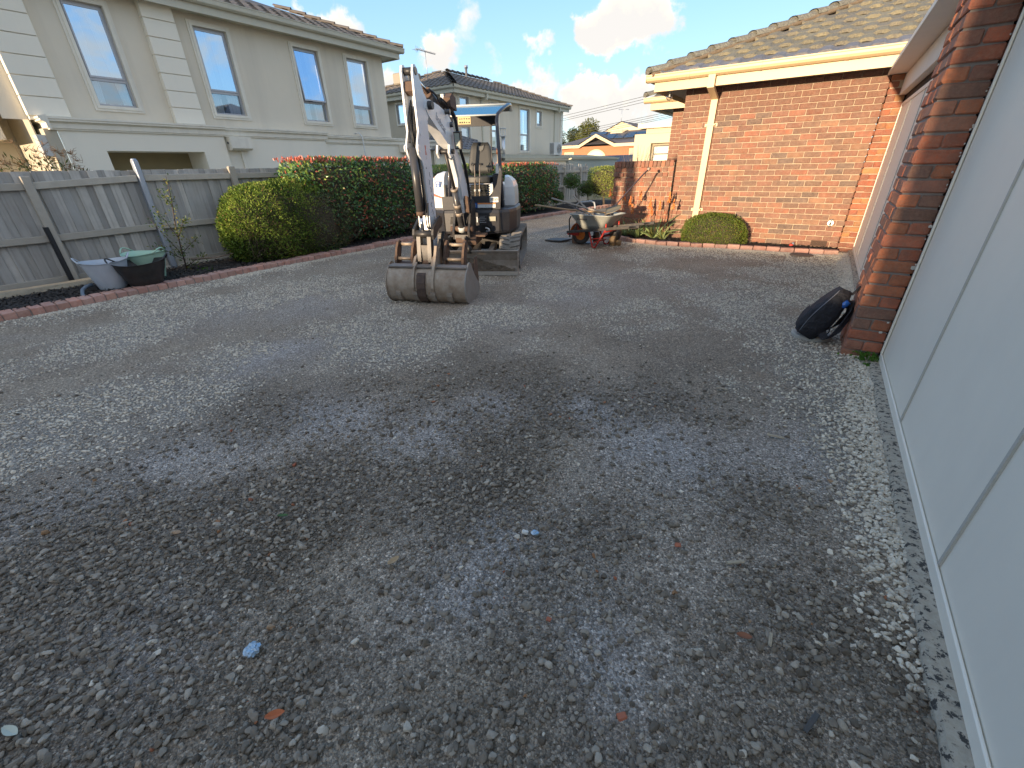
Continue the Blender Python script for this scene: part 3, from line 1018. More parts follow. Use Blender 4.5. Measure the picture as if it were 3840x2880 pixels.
# roof
PITCH = math.radians(22.2)
rd = MB()
zE = 2.70
hx = -2.95; hy = 8.72 - HY
K = 4.2
V = [(hx, hy, zE), (hx + 9, hy, zE), (hx + 9, hy + K, zE + K * math.tan(PITCH)), (hx + K, hy + K, zE + K * math.tan(PITCH)), (hx, hy + 2 * K, zE), (hx + 9, hy + 2 * K, zE)]
rd.add(V, [(0, 1, 2, 3), (0, 3, 4), (3, 2, 5, 4)])
deck = rd.build('roof', M_TILED, house)
def tile_mesh(m, wd=.30, ln=.40, th=.034, k=0, amp=.024):
    xs_ = [0, .06, .14, .22, .46, .54, .62, .70, .9, 1.0]
    hs = [1, .85, .2, 0, 0, .12, .75, 1.0, 1.02, .9]
    hs = [h_ * amp for h_ in hs]
    V = []
    for j, (yy, lift) in enumerate(((0, th), (ln, .0))):
        for xx, h_ in zip(xs_, hs):
            V.append((xx * wd, yy, h_ + lift + random.uniform(-.002, .002)))
    n = len(xs_)
    for xx, h_ in zip(xs_, hs):
        V.append((xx * wd, .004, h_ - .012 + random.uniform(-.005, .004)))
    F = [(i, i + 1, n + i + 1, n + i) for i in range(n - 1)] + [(2 * n + i, 2 * n + i + 1, i + 1, i) for i in range(n - 1)]
    F += [(2 * n, 0, n), (2 * n + n - 1, 2 * n - 1, n - 1)]
    return MB().add(V, F).mesh('tile', m)
TM = [tile_mesh(M_TILE, k=k) for k in range(4)]
TMS = [tile_mesh(M_TILED, k=k) for k in range(3)]
up_s = math.sin(PITCH); up_c = math.cos(PITCH)
cnt = 0
for r in range(12):
    s0 = r * .325
    yy = hy + s0 * up_c - .035; zz = zE + s0 * up_s + .01
    x = hx - .1 + (.15 if r % 2 else 0)
    while x < 1.6:
        if x + .12 > hx + (s0 + .16) * up_c:
            put('tile', random.choice(TMS if r == 0 else TM), deck, (x, yy, zz), (PITCH, JX(.012), JX(.012)))
            cnt += 1
        x += .296
# hip capping
hipd = Vector((1, 1, math.tan(PITCH))).normalized()
def cap_mesh(m, q=1.0):
    mb = MB()
    rings = []
    for (s_, rr, lift) in ((-.03, .135, .030), (.05, .130, .022), (.42, .105, .0)):
        rings.append([(q * rr * math.sin(a), s_, q * rr * .62 * math.cos(a) + lift) for a in [math.pi * (-.55 + 1.1 * k / 8) for k in range(9)]])
    mb.loft(rings, closed=False, caps=(False, False))
    if q < 1:
        return mb.mesh('ridge_cap', m)
    bump_ = [(rr_ * math.sin(a), -.05, .05 + rr_ * .8 * math.cos(a)) for rr_ in (.06,) for a in [2 * math.pi * k / 8 for k in range(8)]]
    b2_ = [(v_[0] * .9, .05, v_[2] + .005) for v_ in bump_]
    mb.loft([bump_, b2_], smooth=False)
    return mb.mesh('ridge_cap', m)
M_CAP = mat('lichen_capping', (.21, .20, .17), .95, var=.15, noise=[(22., .9, (.34, .33, .25)), (50., .8, (.07, .07, .07))], bump=[(40., .9, .012)])
CM = cap_mesh(M_CAP)
Q = Matrix((Vector((1, -1, 0)).normalized(), hipd, Vector((1, -1, 0)).normalized().cross(hipd))).transposed().to_euler()
for k in range(13):
    p_ = Vector((hx - .0, hy - .0, zE + .05)) + hipd * (.02 + k * .385)
    put('ridge_cap', CM, deck, p_, Q)
# pointing mortar under the capping
mo = MB()
for side in (1, -1):
    pts = []
    for k in range(60):
        c0 = Vector((hx, hy, zE + .03)) + hipd * (k * .085)
        lat = Vector((1, -1, 0)).normalized() * side
        pts.append(c0 + lat * (.10 + random.uniform(-.012, .012)))
    mo.tube(pts, .035, 6)
mo.build('capping_mortar', mat('ridge_mortar', (.20, .15, .10), .95, noise=(40., .6, (.10, .08, .06)), bump=(60., .9, .01)), house).location = (0, 0, 0)
# rear wing roof
rd = MB(); hx2 = -3.90; hy2 = 11.48 - HY; K2 = 1.5
rd.add([(hx2, hy2, zE), (hx2 + 3, hy2, zE), (hx2 + 3, hy2 + K2, zE + K2 * math.tan(PITCH)), (hx2 + K2, hy2 + K2, zE + K2 * math.tan(PITCH)), (hx2, hy2 + 3, zE)], [(0, 1, 2, 3), (0, 3, 4)])
dk2 = rd.build('rear_roof', M_TILED, house)
for r in range(4):
    s0 = r * .325
    x = hx2 - .1 + (.15 if r % 2 else 0)
    while x < hx2 + 1.6:
        if x + .12 > hx2 + (s0 + .16) * up_c:
            put('tile', random.choice(TM), dk2, (x, hy2 + s0 * up_c - .035, zE + s0 * up_s + .01), (PITCH, 0, JX(.01)))
        x += .296
for k in range(4):
    put('ridge_cap', CM, dk2, Vector((hx2, hy2, zE + .05)) + hipd * (.02 + k * .385), Q)

# ------------------------------------------------------------------ low garden wall
lw = thing('garden_wall', 'low clinker brick wall with projecting header course joining the left end of the house', 'wall', (0, 9.2, 0))
MB().box(-3.625, .014, -.1, -2.455, .21, 1.40).build('wall_core', M_MORTAR, lw)
for r in range(17):
    z = -.05 + r * CO + .038
    top = r == 16
    if top:
        x = -3.64
        while x < -2.46:
            w_ = .066 if x + .066 < -2.44 else 0
            if w_:
                put('brick', brick(.070, .235, .108, M_LOWB), lw, (x + .035, .10 + JX(.004), 1.325 + .054 + JX()), (JX(.02), JX(.02), JX(.02)))
            x += .079
        continue
    if z > 1.30:
        continue
    x = -3.64 + (0 if r % 2 == 0 else .055)
    if r % 2:
        put('brick', brick(.050, .10, .076, M_LOWB), lw, (-3.615, .05, z))
    while x < -2.47:
        ln_ = min(.105 if random.random() < .8 or r % 2 == 0 else .225, -2.45 - x)
        if ln_ < .04:
            break
        ln_ = round(ln_, 2)
        proj = -.032 if (r == 14 and int((x + 3.64) / .115) % 2 == 0) else JX(.005)
        put('brick', brick(ln_, .10, .076, M_LOWB), lw, (x + ln_ / 2, .05 + proj, z + JX(.003)), (JX(.02), JX(.02), JX(.02)))
        x += ln_ + .011
# dark movement joint between wall and house
MB().box(-2.449, .02, -.05, -2.436, .06, 1.36).build('movement_joint', M_DARK, lw)

# ------------------------------------------------------------------ garage
gar = thing('garage', 'garage wing along the right edge with pale panelled doors between red brick piers', 'garage', (.67, 4.0, 0))
GX, GY = .67, 4.0
def pier(y0, x0, x1, m, name, ncourse, deep, mort, notch=True):
    pr_ = MB().box(x0 + .012 - GX, y0 + .012 - GY, -.05, x1 - .010 - GX, y0 + deep - .012 - GY, ncourse * CO + .0).build(name, mort, gar)
    for r in range(ncourse):
        z = -.03 + r * CO + .038
        W_ = x1 - x0
        lay = []
        if r % 2 == 0:
            lay.append((x0, x1, y0, y0 + .11))
            yy = y0 + .12
            while yy + .22 <= y0 + deep + .001:
                lay += [(x0, x0 + .11, yy, yy + .23), (x1 - .11, x1, yy, yy + .23)]
                yy += .24
        else:
            yy = y0
            while yy + .33 <= y0 + deep + .001:
                lay += [(x0, x0 + .11, yy, yy + .23), (x1 - .11, x1, yy, yy + .23)]
                yy += .24
            lay.append((x0, x1, yy, yy + .11))
        for (a, b, c_, d_) in lay:
            if notch and z > 2.16:
                if a >= x0 + .10:
                    continue
                b = min(b, x0 + .15)
            put('brick', brick(round(b - a, 3), round(d_ - c_, 3), .075, m, .008, .004), pr_, ((a + b) / 2 - GX + JX(.003), (c_ + d_) / 2 - GY + JX(.003), z + JX(.002)), (JX(.012), JX(.012), JX(.015)))
    return pr_
pier(4.0, .44, .665, M_PIER, 'near_pier', 29, .59, M_GMORTAR)
pier(9.215, .448, .668, M_GOLD, 'far_pier', 29, .35, M_MORTAR)
def door(y0, y1, name, z1=2.10):
    dr = MB().box(0.004, y0 - GY, .035, .06, y1 - GY, z1).build(name, M_DOOR, gar)
    return dr
far = door(4.59, 9.255, 'garage_door')
near = door(-3.4, 3.955, 'garage_door')
M_GRVSHADE = mat('groove_shadow_grey', (.50, .48, .43), .6)
def groove(dr, yy, z0=.085, z1=2.09):
    # thin strip standing proud; the groove's shadow line is put into its grey
    MB().box(-.004, yy - GY - .008, z0, .0035, yy - GY + .008, z1).build('groove_shadow_strip', M_GRVSHADE, dr)
for yy in (2.83, 1.70, .57, -.56, -1.69):
    groove(near, yy)
for yy in (8.22, 7.09, 5.96, 4.83):
    groove(far, yy)
for dr, a, b in ((far, 4.60, 9.25), (near, -3.4, 3.95)):
    MB().box(-.010, a - GY, .030, .0, b - GY, .082, .003).build('bottom_rail', M_DOOR, dr)
    MB().box(-.007, a - GY, 2.05, .0, b - GY, 2.10, .003).build('top_rail', M_DOOR, dr)
MB().box(-.012, 3.925 - GY, .083, .0, 3.955 - GY, 2.09, .003).build('jamb_strip', M_DOOR, near)
MB().box(-.012, 9.20 - GY, .083, .0, 9.23 - GY, 2.09, .003).build('jamb_strip', M_DOOR, far)
for (a, b) in ((4.62, 9.72), (-3.4, 4.32)):
    MB().box(-.075, a - GY, 2.19, -.045, b - GY, 2.44, .003).box(-.045, a - GY, 2.19, .0, b - GY, 2.21).build('lintel_board', M_FASC, gar)
MB().box(.01, -3.4 - GY, 2.10, .05, 9.6 - GY, 2.45).build('head_recess', M_DARK, gar)
MB().box(-.265, -3.4 - GY, 2.452, .3, 8.66 - GY, 2.462).box(-.265, 8.66 - GY, 2.452, .02, 9.72 - GY, 2.462).build('soffit', M_FASC, gar)
MB().box(-.285, -3.4 - GY, 2.445, -.266, 9.74 - GY, 2.50).build('fascia', M_FASC, gar)
MB().box(-.265, -3.4 - GY, 2.463, 5.0, 8.60 - GY, 2.495).build('roof_sheet', mat('steel_roof_sheet', (.4, .42, .42), .5), gar)
MB().box(.061, -3.4 - GY, 0, .30, 9.2 - GY, 2.44).build('wall_lining', M_DARK, gar)
# unseen wing added behind the camera to keep pier and doors shaded
MB().box(-.05 - GX, -12 - GY, -.1, .6 - GX, -3.8 - GY, 3.7).build('shade_wing_wall', M_BRICK, gar)
MB().add([(-.1 - GX, -12 - GY, 3.7), (-.1 - GX, -3.5 - GY, 3.7), (2 - GX, -3.5 - GY, 3.7), (2 - GX, -12 - GY, 3.7), (.8 - GX, -5.5 - GY, 4.5), (.8 - GX, -10 - GY, 4.5)], [(0, 1, 4, 5), (1, 2, 4), (2, 3, 5, 4), (3, 0, 5), (0, 3, 2, 1)]).build('shade_wing_roof', M_TILED, gar)
# slab edge under the doors
mb = MB()
rg_ = []
for i in range(90):
    yy = -3.2 + i * 12.35 / 89
    x_ = .600 + random.uniform(-.006, .006)
    rg_.append([(x_, yy, -.06), (x_ + .004, yy, .016 + random.uniform(-.003, .003)), (x_ + .012, yy, .030), (.672, yy, .034), (.672, yy, -.06)])
o = mb.loft([r_ for r_ in rg_ if not (3.95 < r_[0][1] < 4.62)], smooth=False).build('slab_edge', M_CONC, gar, (-GX, -GY, 0))
# paint and mortar dabs on the pier arris
db = MB()
for i in range(26):
    z = random.uniform(.1, 2.1); s_ = random.uniform(.002, .006)
    vs, fs = chamfer_box(-s_, -.0015, -s_, s_, .0015, s_ * 1.4, s_ * .4)
    x_ = .665 - random.uniform(.0, .012)
    db.add([(a + x_ - GX, b + 3.9975 - GY, c_ + z) for a, b, c_ in vs], fs)
for (x_, z, s_) in ((.655, .97, .010), (.64, .30, .007), (.62, .22, .010), (.655, .70, .014)):
    vs, fs = chamfer_box(-s_, -.002, -s_ * .6, s_, .002, s_, s_ * .3)
    db.add([(a + x_ - GX, b + 3.9975 - GY, c_ + z) for a, b, c_ in vs], fs)
db.build('paint_dab', mat('white_paint_dab', (.70, .68, .62), .6), gar)['kind'] = 'stuff'

# ------------------------------------------------------------------ rendered house on the left
LX = -12.0
LH = thing('rendered_house', 'two storey cream rendered house with tall narrow windows beyond the paling fence', 'house', (LX, 0, 0))
def wall_with_holes(name, x, y0, y1, z0, z1, holes, depth, m, parent, ox=0.0):
    """wall facing +x at local x with rectangular openings (y0,y1,z0,z1)"""
    ysx = sorted({y0, y1} | {h[0] for h in holes} | {h[1] for h in holes})
    zsx = sorted({z0, z1} | {h[2] for h in holes} | {h[3] for h in holes})
    mb = MB()
    for a, b in zip(ysx[:-1], ysx[1:]):
        for c_, d_ in zip(zsx[:-1], zsx[1:]):
            if any(h[0] <= a and b <= h[1] and h[2] <= c_ and d_ <= h[3] for h in holes):
                continue
            mb.add([(x, a, c_), (x, b, c_), (x, b, d_), (x, a, d_)], [(0, 1, 2, 3)])
    for (a, b, c_, d_) in holes:
        X0 = x - depth
        mb.add([(x, a, c_), (x, b, c_), (X0, b, c_), (X0, a, c_)], [(0, 3, 2, 1)])
        mb.add([(x, a, d_), (x, b, d_), (X0, b, d_), (X0, a, d_)], [(0, 1, 2, 3)])
        mb.add([(x, a, c_), (x, a, d_), (X0, a, d_), (X0, a, c_)], [(0, 1, 2, 3)])
        mb.add([(x, b, c_), (x, b, d_), (X0, b, d_), (X0, b, c_)], [(0, 3, 2, 1)])
    return mb.build(name, m, parent)

def casing(parent, x, a, b, c_, d_, wd=.09, m=None, pr=.045):
    mb = MB()
    m = m or M_TRIM
    for (k, pr_, w0, w1) in ((0, pr, 0, wd * .55), (1, pr * .6, wd * .55, wd)):
        x1 = x + pr_
        mb.box(x, a - w1, c_ - w1, x1, a - w0, d_ + w1)
        mb.box(x, b + w0, c_ - w1, x1, b + w1, d_ + w1)
        mb.box(x, a - w0, d_ + w0, x1, b + w0, d_ + w1)
        mb.box(x, a - w0, c_ - w1, x1, b + w0, c_ - w0)
    return mb.build('window_surround', m, parent)

def window(parent, x, a, b, c_, d_, split=.26, depth=.10, curtains=True, gl=None, fr=.035, open_top=False, wrap=True, blind=None):
    wn = MB()
    X1 = x - depth + .05; X0 = x - depth
    wn.box(X0, a, c_, X1, a + fr, d_).box(X0, b - fr, c_, X1, b, d_).box(X0, a + fr, d_ - fr, X1, b - fr, d_).box(X0, a + fr, c_, X1, b - fr, c_ + fr)
    zm = c_ + (d_ - c_) * split
    wn.box(X0, a + fr, zm - fr * .6, X1, b - fr, zm + fr * .6)
    w_ = wn.build('window', M_ALU, parent)
    s_ = MB()
    t_ = .025
    dx = .0
    y0, y1, z0, z1 = a + fr + .004, b - fr - .004, zm + fr * .6 + .004, d_ - fr - .004
    def sx(xx, yy, zz):
        k = (z1 - zz) / (z1 - z0) * (.10 if open_top else 0)
        return (xx + k, yy, zz)
    for bx in ((X1 - .02, y0, z0, X1 + .012, y0 + t_, z1), (X1 - .02, y1 - t_, z0, X1 + .012, y1, z1), (X1 - .02, y0 + t_, z1 - t_, X1 + .012, y1 - t_, z1), (X1 - .02, y0 + t_, z0, X1 + .012, y1 - t_, z0 + t_ * 1.3)):
        s_.box(*bx, xf=sx)
    s_.build('sash', M_ALU, w_)
    MB().add([sx(X1 - .004, y0 + t_, z0 + t_), sx(X1 - .004, y1 - t_, z0 + t_), sx(X1 - .004, y1 - t_, z1 - t_), sx(X1 - .004, y0 + t_, z1 - t_)], [(0, 1, 2, 3)]).build('pane', gl or M_GLASS, w_)
    MB().add([(X0 + .02, a + fr, c_ + fr), (X0 + .02, b - fr, c_ + fr), (X0 + .02, b - fr, zm - fr * .6), (X0 + .02, a + fr, zm - fr * .6)], [(0, 1, 2, 3)]).build('pane', M_GLASS2 if gl is None else gl, w_)
    if curtains:
        cu = MB()
        for (u0, u1, tie) in ((0, .42, 1), (.58, 1.0, -1)):
            n = 18
            for k in range(n):
                pass
            ring0 = []; ring1 = []
            for k in range(n + 1):
                f_ = k / n
                ya = a + fr + (b - a - 2 * fr) * (u0 + (u1 - u0) * f_)
                pinch = .55 if curtains == 'tied' else .95
                base_u = u0 if tie == 1 else u1
                yb = a + fr + (b - a - 2 * fr) * (base_u + (u0 + (u1 - u0) * f_ - base_u) * pinch)
                fx_ = X0 - .06 - .018 * math.sin(f_ * 34)
                ring0.append((fx_, ya, d_)); ring1.append((fx_, yb, c_))
            cu.loft([ring0, ring1], closed=False, caps=(False, False))
        cu.build('curtain', M_CURT, w_)
    rb_ = MB()
    rb_.add([(X0 - .5, a - .3, c_ - .3), (X0 - .5, b + .3, c_ - .3), (X0 - .5, b + .3, d_ + .3), (X0 - .5, a - .3, d_ + .3)], [(0, 1, 2, 3)])
    rb_.build('room_back', blind or M_ROOMD, w_)
    return w_

WIN = [(3.62, 4.24, 2.60, 4.20, 'tied'), (5.73, 6.42, 2.60, 4.20, True), (8.00, 8.71, 2.60, 4.20, True), (9.60, 10.31, 2.60, 4.20, True)]
UW = wall_with_holes('upper_wall', 0, 2.2, 10.93, 2.30, 4.58, [w_[:4] for w_ in WIN], .10, M_REND, LH)
MB().box(-7.0, 10.91, 0, -.002, 10.93, 4.56).box(-7, 2.0, 2.0, -.4, 2.2, 4.58).build('end_wall', M_REND, LH)
for i, (a, b, c_, d_, cu) in enumerate(WIN):
    casing(LH, .0, a, b, c_, d_)
    window(LH, 0, a, b, c_, d_, split=.27, curtains=cu, open_top=(i == 2), blind=(M_PANEREFL if i == 0 else None))  # first window gets a brown back standing in for its pane reflection
# banded pilasters
for (a, b) in ((4.81, 5.37), (2.52, 3.09)):
    pl_ = MB().box(.0, a + .01, 2.3, .10, b - .01, 4.58).build('pilaster', M_REND2, LH)
    z = 2.36; k = 0
    while z < 4.55:
        z1 = min(z + .298, 4.575)
        MB().box(.0, a - .004, z, .135, b + .004, z1 - .012, .006).build('block', M_REND2, pl_)
        z = z1; k += 1
# recessed left wing
MB().box(-1.55, 1.35, -.1, -1.5, 2.52, 4.58).box(-1.55, 2.52, -.1, -.002, 2.54, 4.58).build('recessed_wall', M_REND3, LH)
# ground floor, standing proud, with parapet moulding
lowp = MB()
LW = wall_with_holes('lower_wall', .25, 2.78, 5.62, -.1, 2.16, [(3.38, 5.12, .9, 1.82)], .85, M_REND2, LH)
MB().box(-.7, 3.2, .8, -.60, 5.3, 1.9).build('porch_back', mat('ochre_render', (.30, .25, .14), .9, noise=(3., .4, (.24, .2, .12))), LH)
MB().box(.05, 5.63, -.1, .15, 8.35, 2.16).box(-.05, 8.35, -.1, .04, 14.2, 2.10).build('lower_wall', M_REND2, LH)
MB().box(-1.5, 2.60, -.1, .249, 2.775, 2.16).build('lower_return', M_REND3, LH)
def moulding(y0, y1, x, z):
    pf = [(-.30, 0), (.0, 0), (.03, .0), (.035, .02), (.05, .03), (.05, .105), (.075, .125), (.105, .135), (.105, .165), (.12, .17), (.12, .20), (-.30, .235)]
    MB().prism(pf, y0, y1, lambda a, p_, q_: (x + p_, a, z + q_)).build('parapet_moulding', M_TRIM, LH)
moulding(2.70, 5.66, .25, 2.14)
moulding(5.66, 8.40, .15, 2.14)
moulding(8.40, 14.3, .04, 2.08)
pf = [(-.0, 0), (.03, .0), (.035, .02), (.05, .03), (.05, .105), (.075, .125), (.105, .135), (.105, .165), (.12, .17), (.12, .20), (-.0, .235)]
MB().prism(pf, -1.5, .37, lambda a, p_, q_: (a, 2.70 - p_, 2.14 + q_)).build('parapet_moulding', M_TRIM, LH)
# rainwater heads and pipes
M_RWH = mat('rainhead_grey', (.50, .51, .50), .7, noise=(6., .3, (.42, .43, .42)))
rw_ = MB().prism([(0, 2.13), (.24, 2.13), (.24, 1.90), (.17, 1.86), (0, 1.86)], 5.68, 6.16, lambda a, p_, q_: (.15 + p_, a, q_)).build('rainwater_head', M_TRIM, LH)
MB().tube([(.275, 5.676, 2.01), (.275, 5.66, 2.01)], .022, 10).build('overflow_hole', M_DARK, rw_)
MB().box(.15, 5.95, .0, .20, 6.03, 1.86).build('downpipe', M_TRIM, LH)
rw_ = MB().box(.05, 11.15, 1.88, .28, 11.60, 2.12, .008).build('rainwater_head', M_TRIM, LH)
MB().tube([(.28, 11.22, 2.02), (.286, 11.22, 2.02)], .025, 10).build('overflow_hole', M_DARK, rw_)
MB().box(.05, 11.33, 0, .12, 11.42, 1.88).build('downpipe', M_TRIM, LH)
rw_ = MB().box(.02, 2.47, 1.72, .24, 2.60, 2.06, .006).build('rainwater_head', M_RWH, LH)
MB().box(.02, 2.52, .0, .10, 2.60, 1.72).build('downpipe', M_TRIM, LH)
MB().tube([(.18, 9.62, .3), (.18, 9.62, 2.20), (.17, 9.60, 2.30), (.13, 9.56, 2.37), (.02, 9.50, 2.36)], .016, 8).build('conduit', mat('white_conduit', (.7, .72, .74), .5), LH)
# eaves
g = MB()
prL = [(0, 0), (.06, .0), (.10, .03), (.11, .10), (.12, .11), (.12, .125), (.10, .125), (.09, .04), (.05, .015), (0, .015)]
g.prism(prL, 2.0, 11.47, lambda a, p_, q_: (.36 + p_, a, 4.50 + q_))
g.prism(prL, -7, .40, lambda a, p_, q_: (a, 11.36 + p_, 4.50 + q_))
g.build('gutter', M_GUTL, LH)
MB().box(.33, 2.0, 4.36, .355, 11.34, 4.52).box(-7, 11.33, 4.36, .329, 11.355, 4.52).build('fascia', M_GUTL, LH)
MB().box(.0, 2.0, 4.40, .328, 11.32, 4.42).box(-7, 10.935, 4.40, -.001, 11.32, 4.42).build('soffit', M_GUTL, LH)
PL_ = math.radians(20)
rf = MB()
rf.add([(.42, 2.0, 4.61), (.42, 11.42, 4.61), (-3.5, 7.5, 4.61 + 3.92 * math.tan(PL_)), (-3.5, 2.0, 4.61 + 3.92 * math.tan(PL_)), (-7.4, 11.42, 4.61), (-7.4, 2., 4.61)], [(0, 1, 2, 3), (1, 4, 2), (2, 4, 5, 3)])
LR = rf.build('roof', M_TILE2, LH)
TB = [tile_mesh(M_TILE2, .30, .38, .022, amp=.022) for k in range(3)]
def roof_tiles(parent, origin, along, up, n_al, n_up, meshes, inside, wstep=.296, ustep=.325, limit=290):
    """tiles on a plane: origin eave corner, along = eave direction, up = slope direction"""
    al = Vector(along).normalized(); u_ = Vector(up).normalized(); nn = al.cross(u_)
    e = Matrix((al, u_, nn)).transposed().to_euler()
    over = []
    c0 = 0
    for r in range(n_up):
        for k in range(n_al + 1):
            a = k * wstep - (wstep / 2 if r % 2 else 0)
            if not inside(a + wstep / 2, r * ustep + ustep / 2):
                continue
            p_ = Vector(origin) + al * a + u_ * (r * ustep - .03) + nn * .008
            if c0 < limit:
                put('tile', random.choice(meshes), parent, p_, e)
                c0 += 1
            else:
                over.append(p_)
    if over:
        src = meshes[0]
        sv = [v_.co.copy() for v_ in src.vertices]; sf = [tuple(p2.vertices) for p2 in src.polygons]
        mb = MB(); mt = e.to_matrix()
        for p_ in over:
            mb.add([p_ + mt @ v_ for v_ in sv], sf)
        o = mb.build('tile_field', src.materials[0], parent)
        o['kind'] = 'stuff'
roof_tiles(LR, (.42, 2.0, 4.61), (0, 1, 0), (-math.cos(PL_), 0, math.sin(PL_)), 31, 5, TB, lambda a, s_: 0 < a < 9.42 - s_ * math.cos(PL_))
for k in range(6):
    pass
hd = Vector((-1, -1, math.tan(PL_))).normalized()
CM2 = cap_mesh(M_TILE2, .8)
e_ = Matrix((Vector((-1, 1, 0)).normalized(), hd, Vector((-1, 1, 0)).normalized().cross(hd))).transposed().to_euler()
for k in range(9):
    put('ridge_cap', CM2, LR, Vector((.42, 11.42, 4.64)) + hd * (k * .385), e_)

# ------------------------------------------------------------------ neighbouring house further along
HX, HY2 = -13.5, 15.92
H2 = thing('rendered_house', 'two storey cream house with brown hipped tile roof standing beyond the digger', 'house', (HX, HY2, 0))
W2 = [(.34, .95, 2.25, 4.05, 1), (2.55, 3.1, 2.2, 4.02, 0), (5.00, 5.90, 2.12, 3.98, 1), (6.62, 7.15, 3.30, 3.98, 0)]
wall_with_holes('side_wall', 0, 0, 9.55, -.1, 4.30, [w_[:4] for w_ in W2], .10, M_REND, H2)
for i, (a, b, c_, d_, k) in enumerate(W2):
    casing(H2, 0, a, b, c_, d_, .11, M_TRIM, .04)
    window(H2, 0, a, b, c_, d_, split=.38 if i < 3 else .1, curtains=(i == 0), gl=M_GLASS)
# front wall (faces the camera side, -y)
fw = MB()
for (a, b, c_, d_) in ((-6.5, -3.40, -.1, 4.30), (-2.92, -.0, -.1, 4.30), (-3.40, -2.92, -.1, 3.22), (-3.40, -2.92, 3.98, 4.30)):
    fw.box(a, 0, c_, b if b != 0 else -.003, .08, d_)
fw.build('front_wall', M_REND3, H2)
wn = MB().box(-3.40, .03, 3.22, -3.36, .07, 3.98).box(-2.96, .03, 3.22, -2.92, .07, 3.98).box(-3.36, .03, 3.94, -2.96, .07, 3.98).box(-3.36, .03, 3.22, -2.96, .07, 3.26).build('window', M_ALU, H2)
MB().add([(-3.36, .05, 3.26), (-2.96, .05, 3.26), (-2.96, .05, 3.94), (-3.36, .05, 3.94)], [(0, 1, 2, 3)]).build('pane', M_GLASS, wn)
MB().box(-3.46, -.04, 3.16, -2.86, -.001, 3.215).box(-3.46, -.04, 3.985, -2.86, -.001, 4.04).box(-3.46, -.04, 3.215, -3.405, -.001, 3.985).box(-2.915, -.04, 3.215, -2.86, -.001, 3.985).build('window_surround', M_TRIM, H2)
for k in range(8):
    MB().box(-.0, 9.30, 2.0 + k * .285, .04, 9.57, 2.27 + k * .285, .004).build('quoin_block', M_REND2, H2)
g = MB()
g.prism(prL, -.40, 9.85, lambda a, p_, q_: (.30 + p_, a, 4.24 + q_))
g.prism(prL, -6.8, .34, lambda a, p_, q_: (a, -.30 - p_, 4.24 + q_))
g.build('gutter', M_GUTL, H2)
MB().box(.27, -.28, 4.10, .295, 9.8, 4.26).box(-6.8, -.295, 4.10, .27, -.27, 4.26).build('fascia', M_GUTL, H2)
MB().box(.0, -.26, 4.14, .268, 9.75, 4.16).box(-6.8, -.262, 4.14, -.001, .0, 4.16).build('soffit', M_GUTL, H2)
for yy in (1.85, 8.6):
    d = MB()
    d.box(.30, yy - .05, 4.08, .38, yy + .05, 4.24).box(.02, yy - .045, 4.02, .36, yy + .045, 4.10).box(.0, yy - .04, .2, .05, yy + .04, 4.04)
    d.build('downpipe', M_GUTL, H2)
p2 = math.radians(19.5); zR = 4.35; kk = 3.3
rr = MB()
rr.add([(.40, -.40, zR), (.40, 9.90, zR), (.40 - kk, 9.9 - kk, zR + kk * math.tan(p2)), (.40 - kk, -.40 + kk, zR + kk * math.tan(p2)), (.40 - 2 * kk, -.4, zR), (.4 - 2 * kk, 9.9, zR)],
       [(0, 1, 2, 3), (0, 3, 4), (1, 5, 2), (3, 2, 5, 4)])
R2 = rr.build('roof', M_TILE2, H2)
roof_tiles(R2, (.40, -.40, zR), (0, 1, 0), (-math.cos(p2), 0, math.sin(p2)), 35, 10, TB, lambda a, s_: s_ * math.cos(p2) < a < 10.3 - s_ * math.cos(p2) and s_ * math.cos(p2) < kk, limit=180)
roof_tiles(R2, (.40 - 2 * kk, -.40, zR), (1, 0, 0), (0, math.cos(p2), math.sin(p2)), 23, 10, TB, lambda a, s_: s_ * math.cos(p2) < a < 2 * kk - s_ * math.cos(p2), limit=110)
for (o_, d_) in (((.40, -.40, zR + .03), (-1, 1)), ((.4 - 2 * kk, -.4, zR + .03), (1, 1)), ((.4, 9.9, zR + .03), (-1, -1))):
    hd = Vector((d_[0], d_[1], math.tan(p2))).normalized()
    l_ = Vector((d_[1], -d_[0], 0)).normalized()
    if l_.cross(hd).z < 0:
        l_ = -l_
    e_ = Matrix((l_, hd, l_.cross(hd))).transposed().to_euler()
    for k in range(12):
        put('ridge_cap', CM2, R2, Vector(o_) + hd * (k * .385), e_)
for k in range(9):
    put('ridge_cap', CM2, R2, (.40 - kk, -.2 + kk + k * .385, zR + kk * math.tan(p2) + .04), (0, 0, 0))
fl = MB().tube([(-2.1, 3.55, 4.9), (-2.1, 3.55, 5.62), (-2.1, 3.55, 5.63), (-2.1, 3.55, 5.74)], [.055, .055, .09, .09], 10)
fl.build('flue', M_POSTG, H2)
MB().box(-4.4, .9, 4.9, -3.4, 1.8, 5.35, .05).build('cooler_box', mat('cooler_beige', (.30, .27, .22), .7), H2)
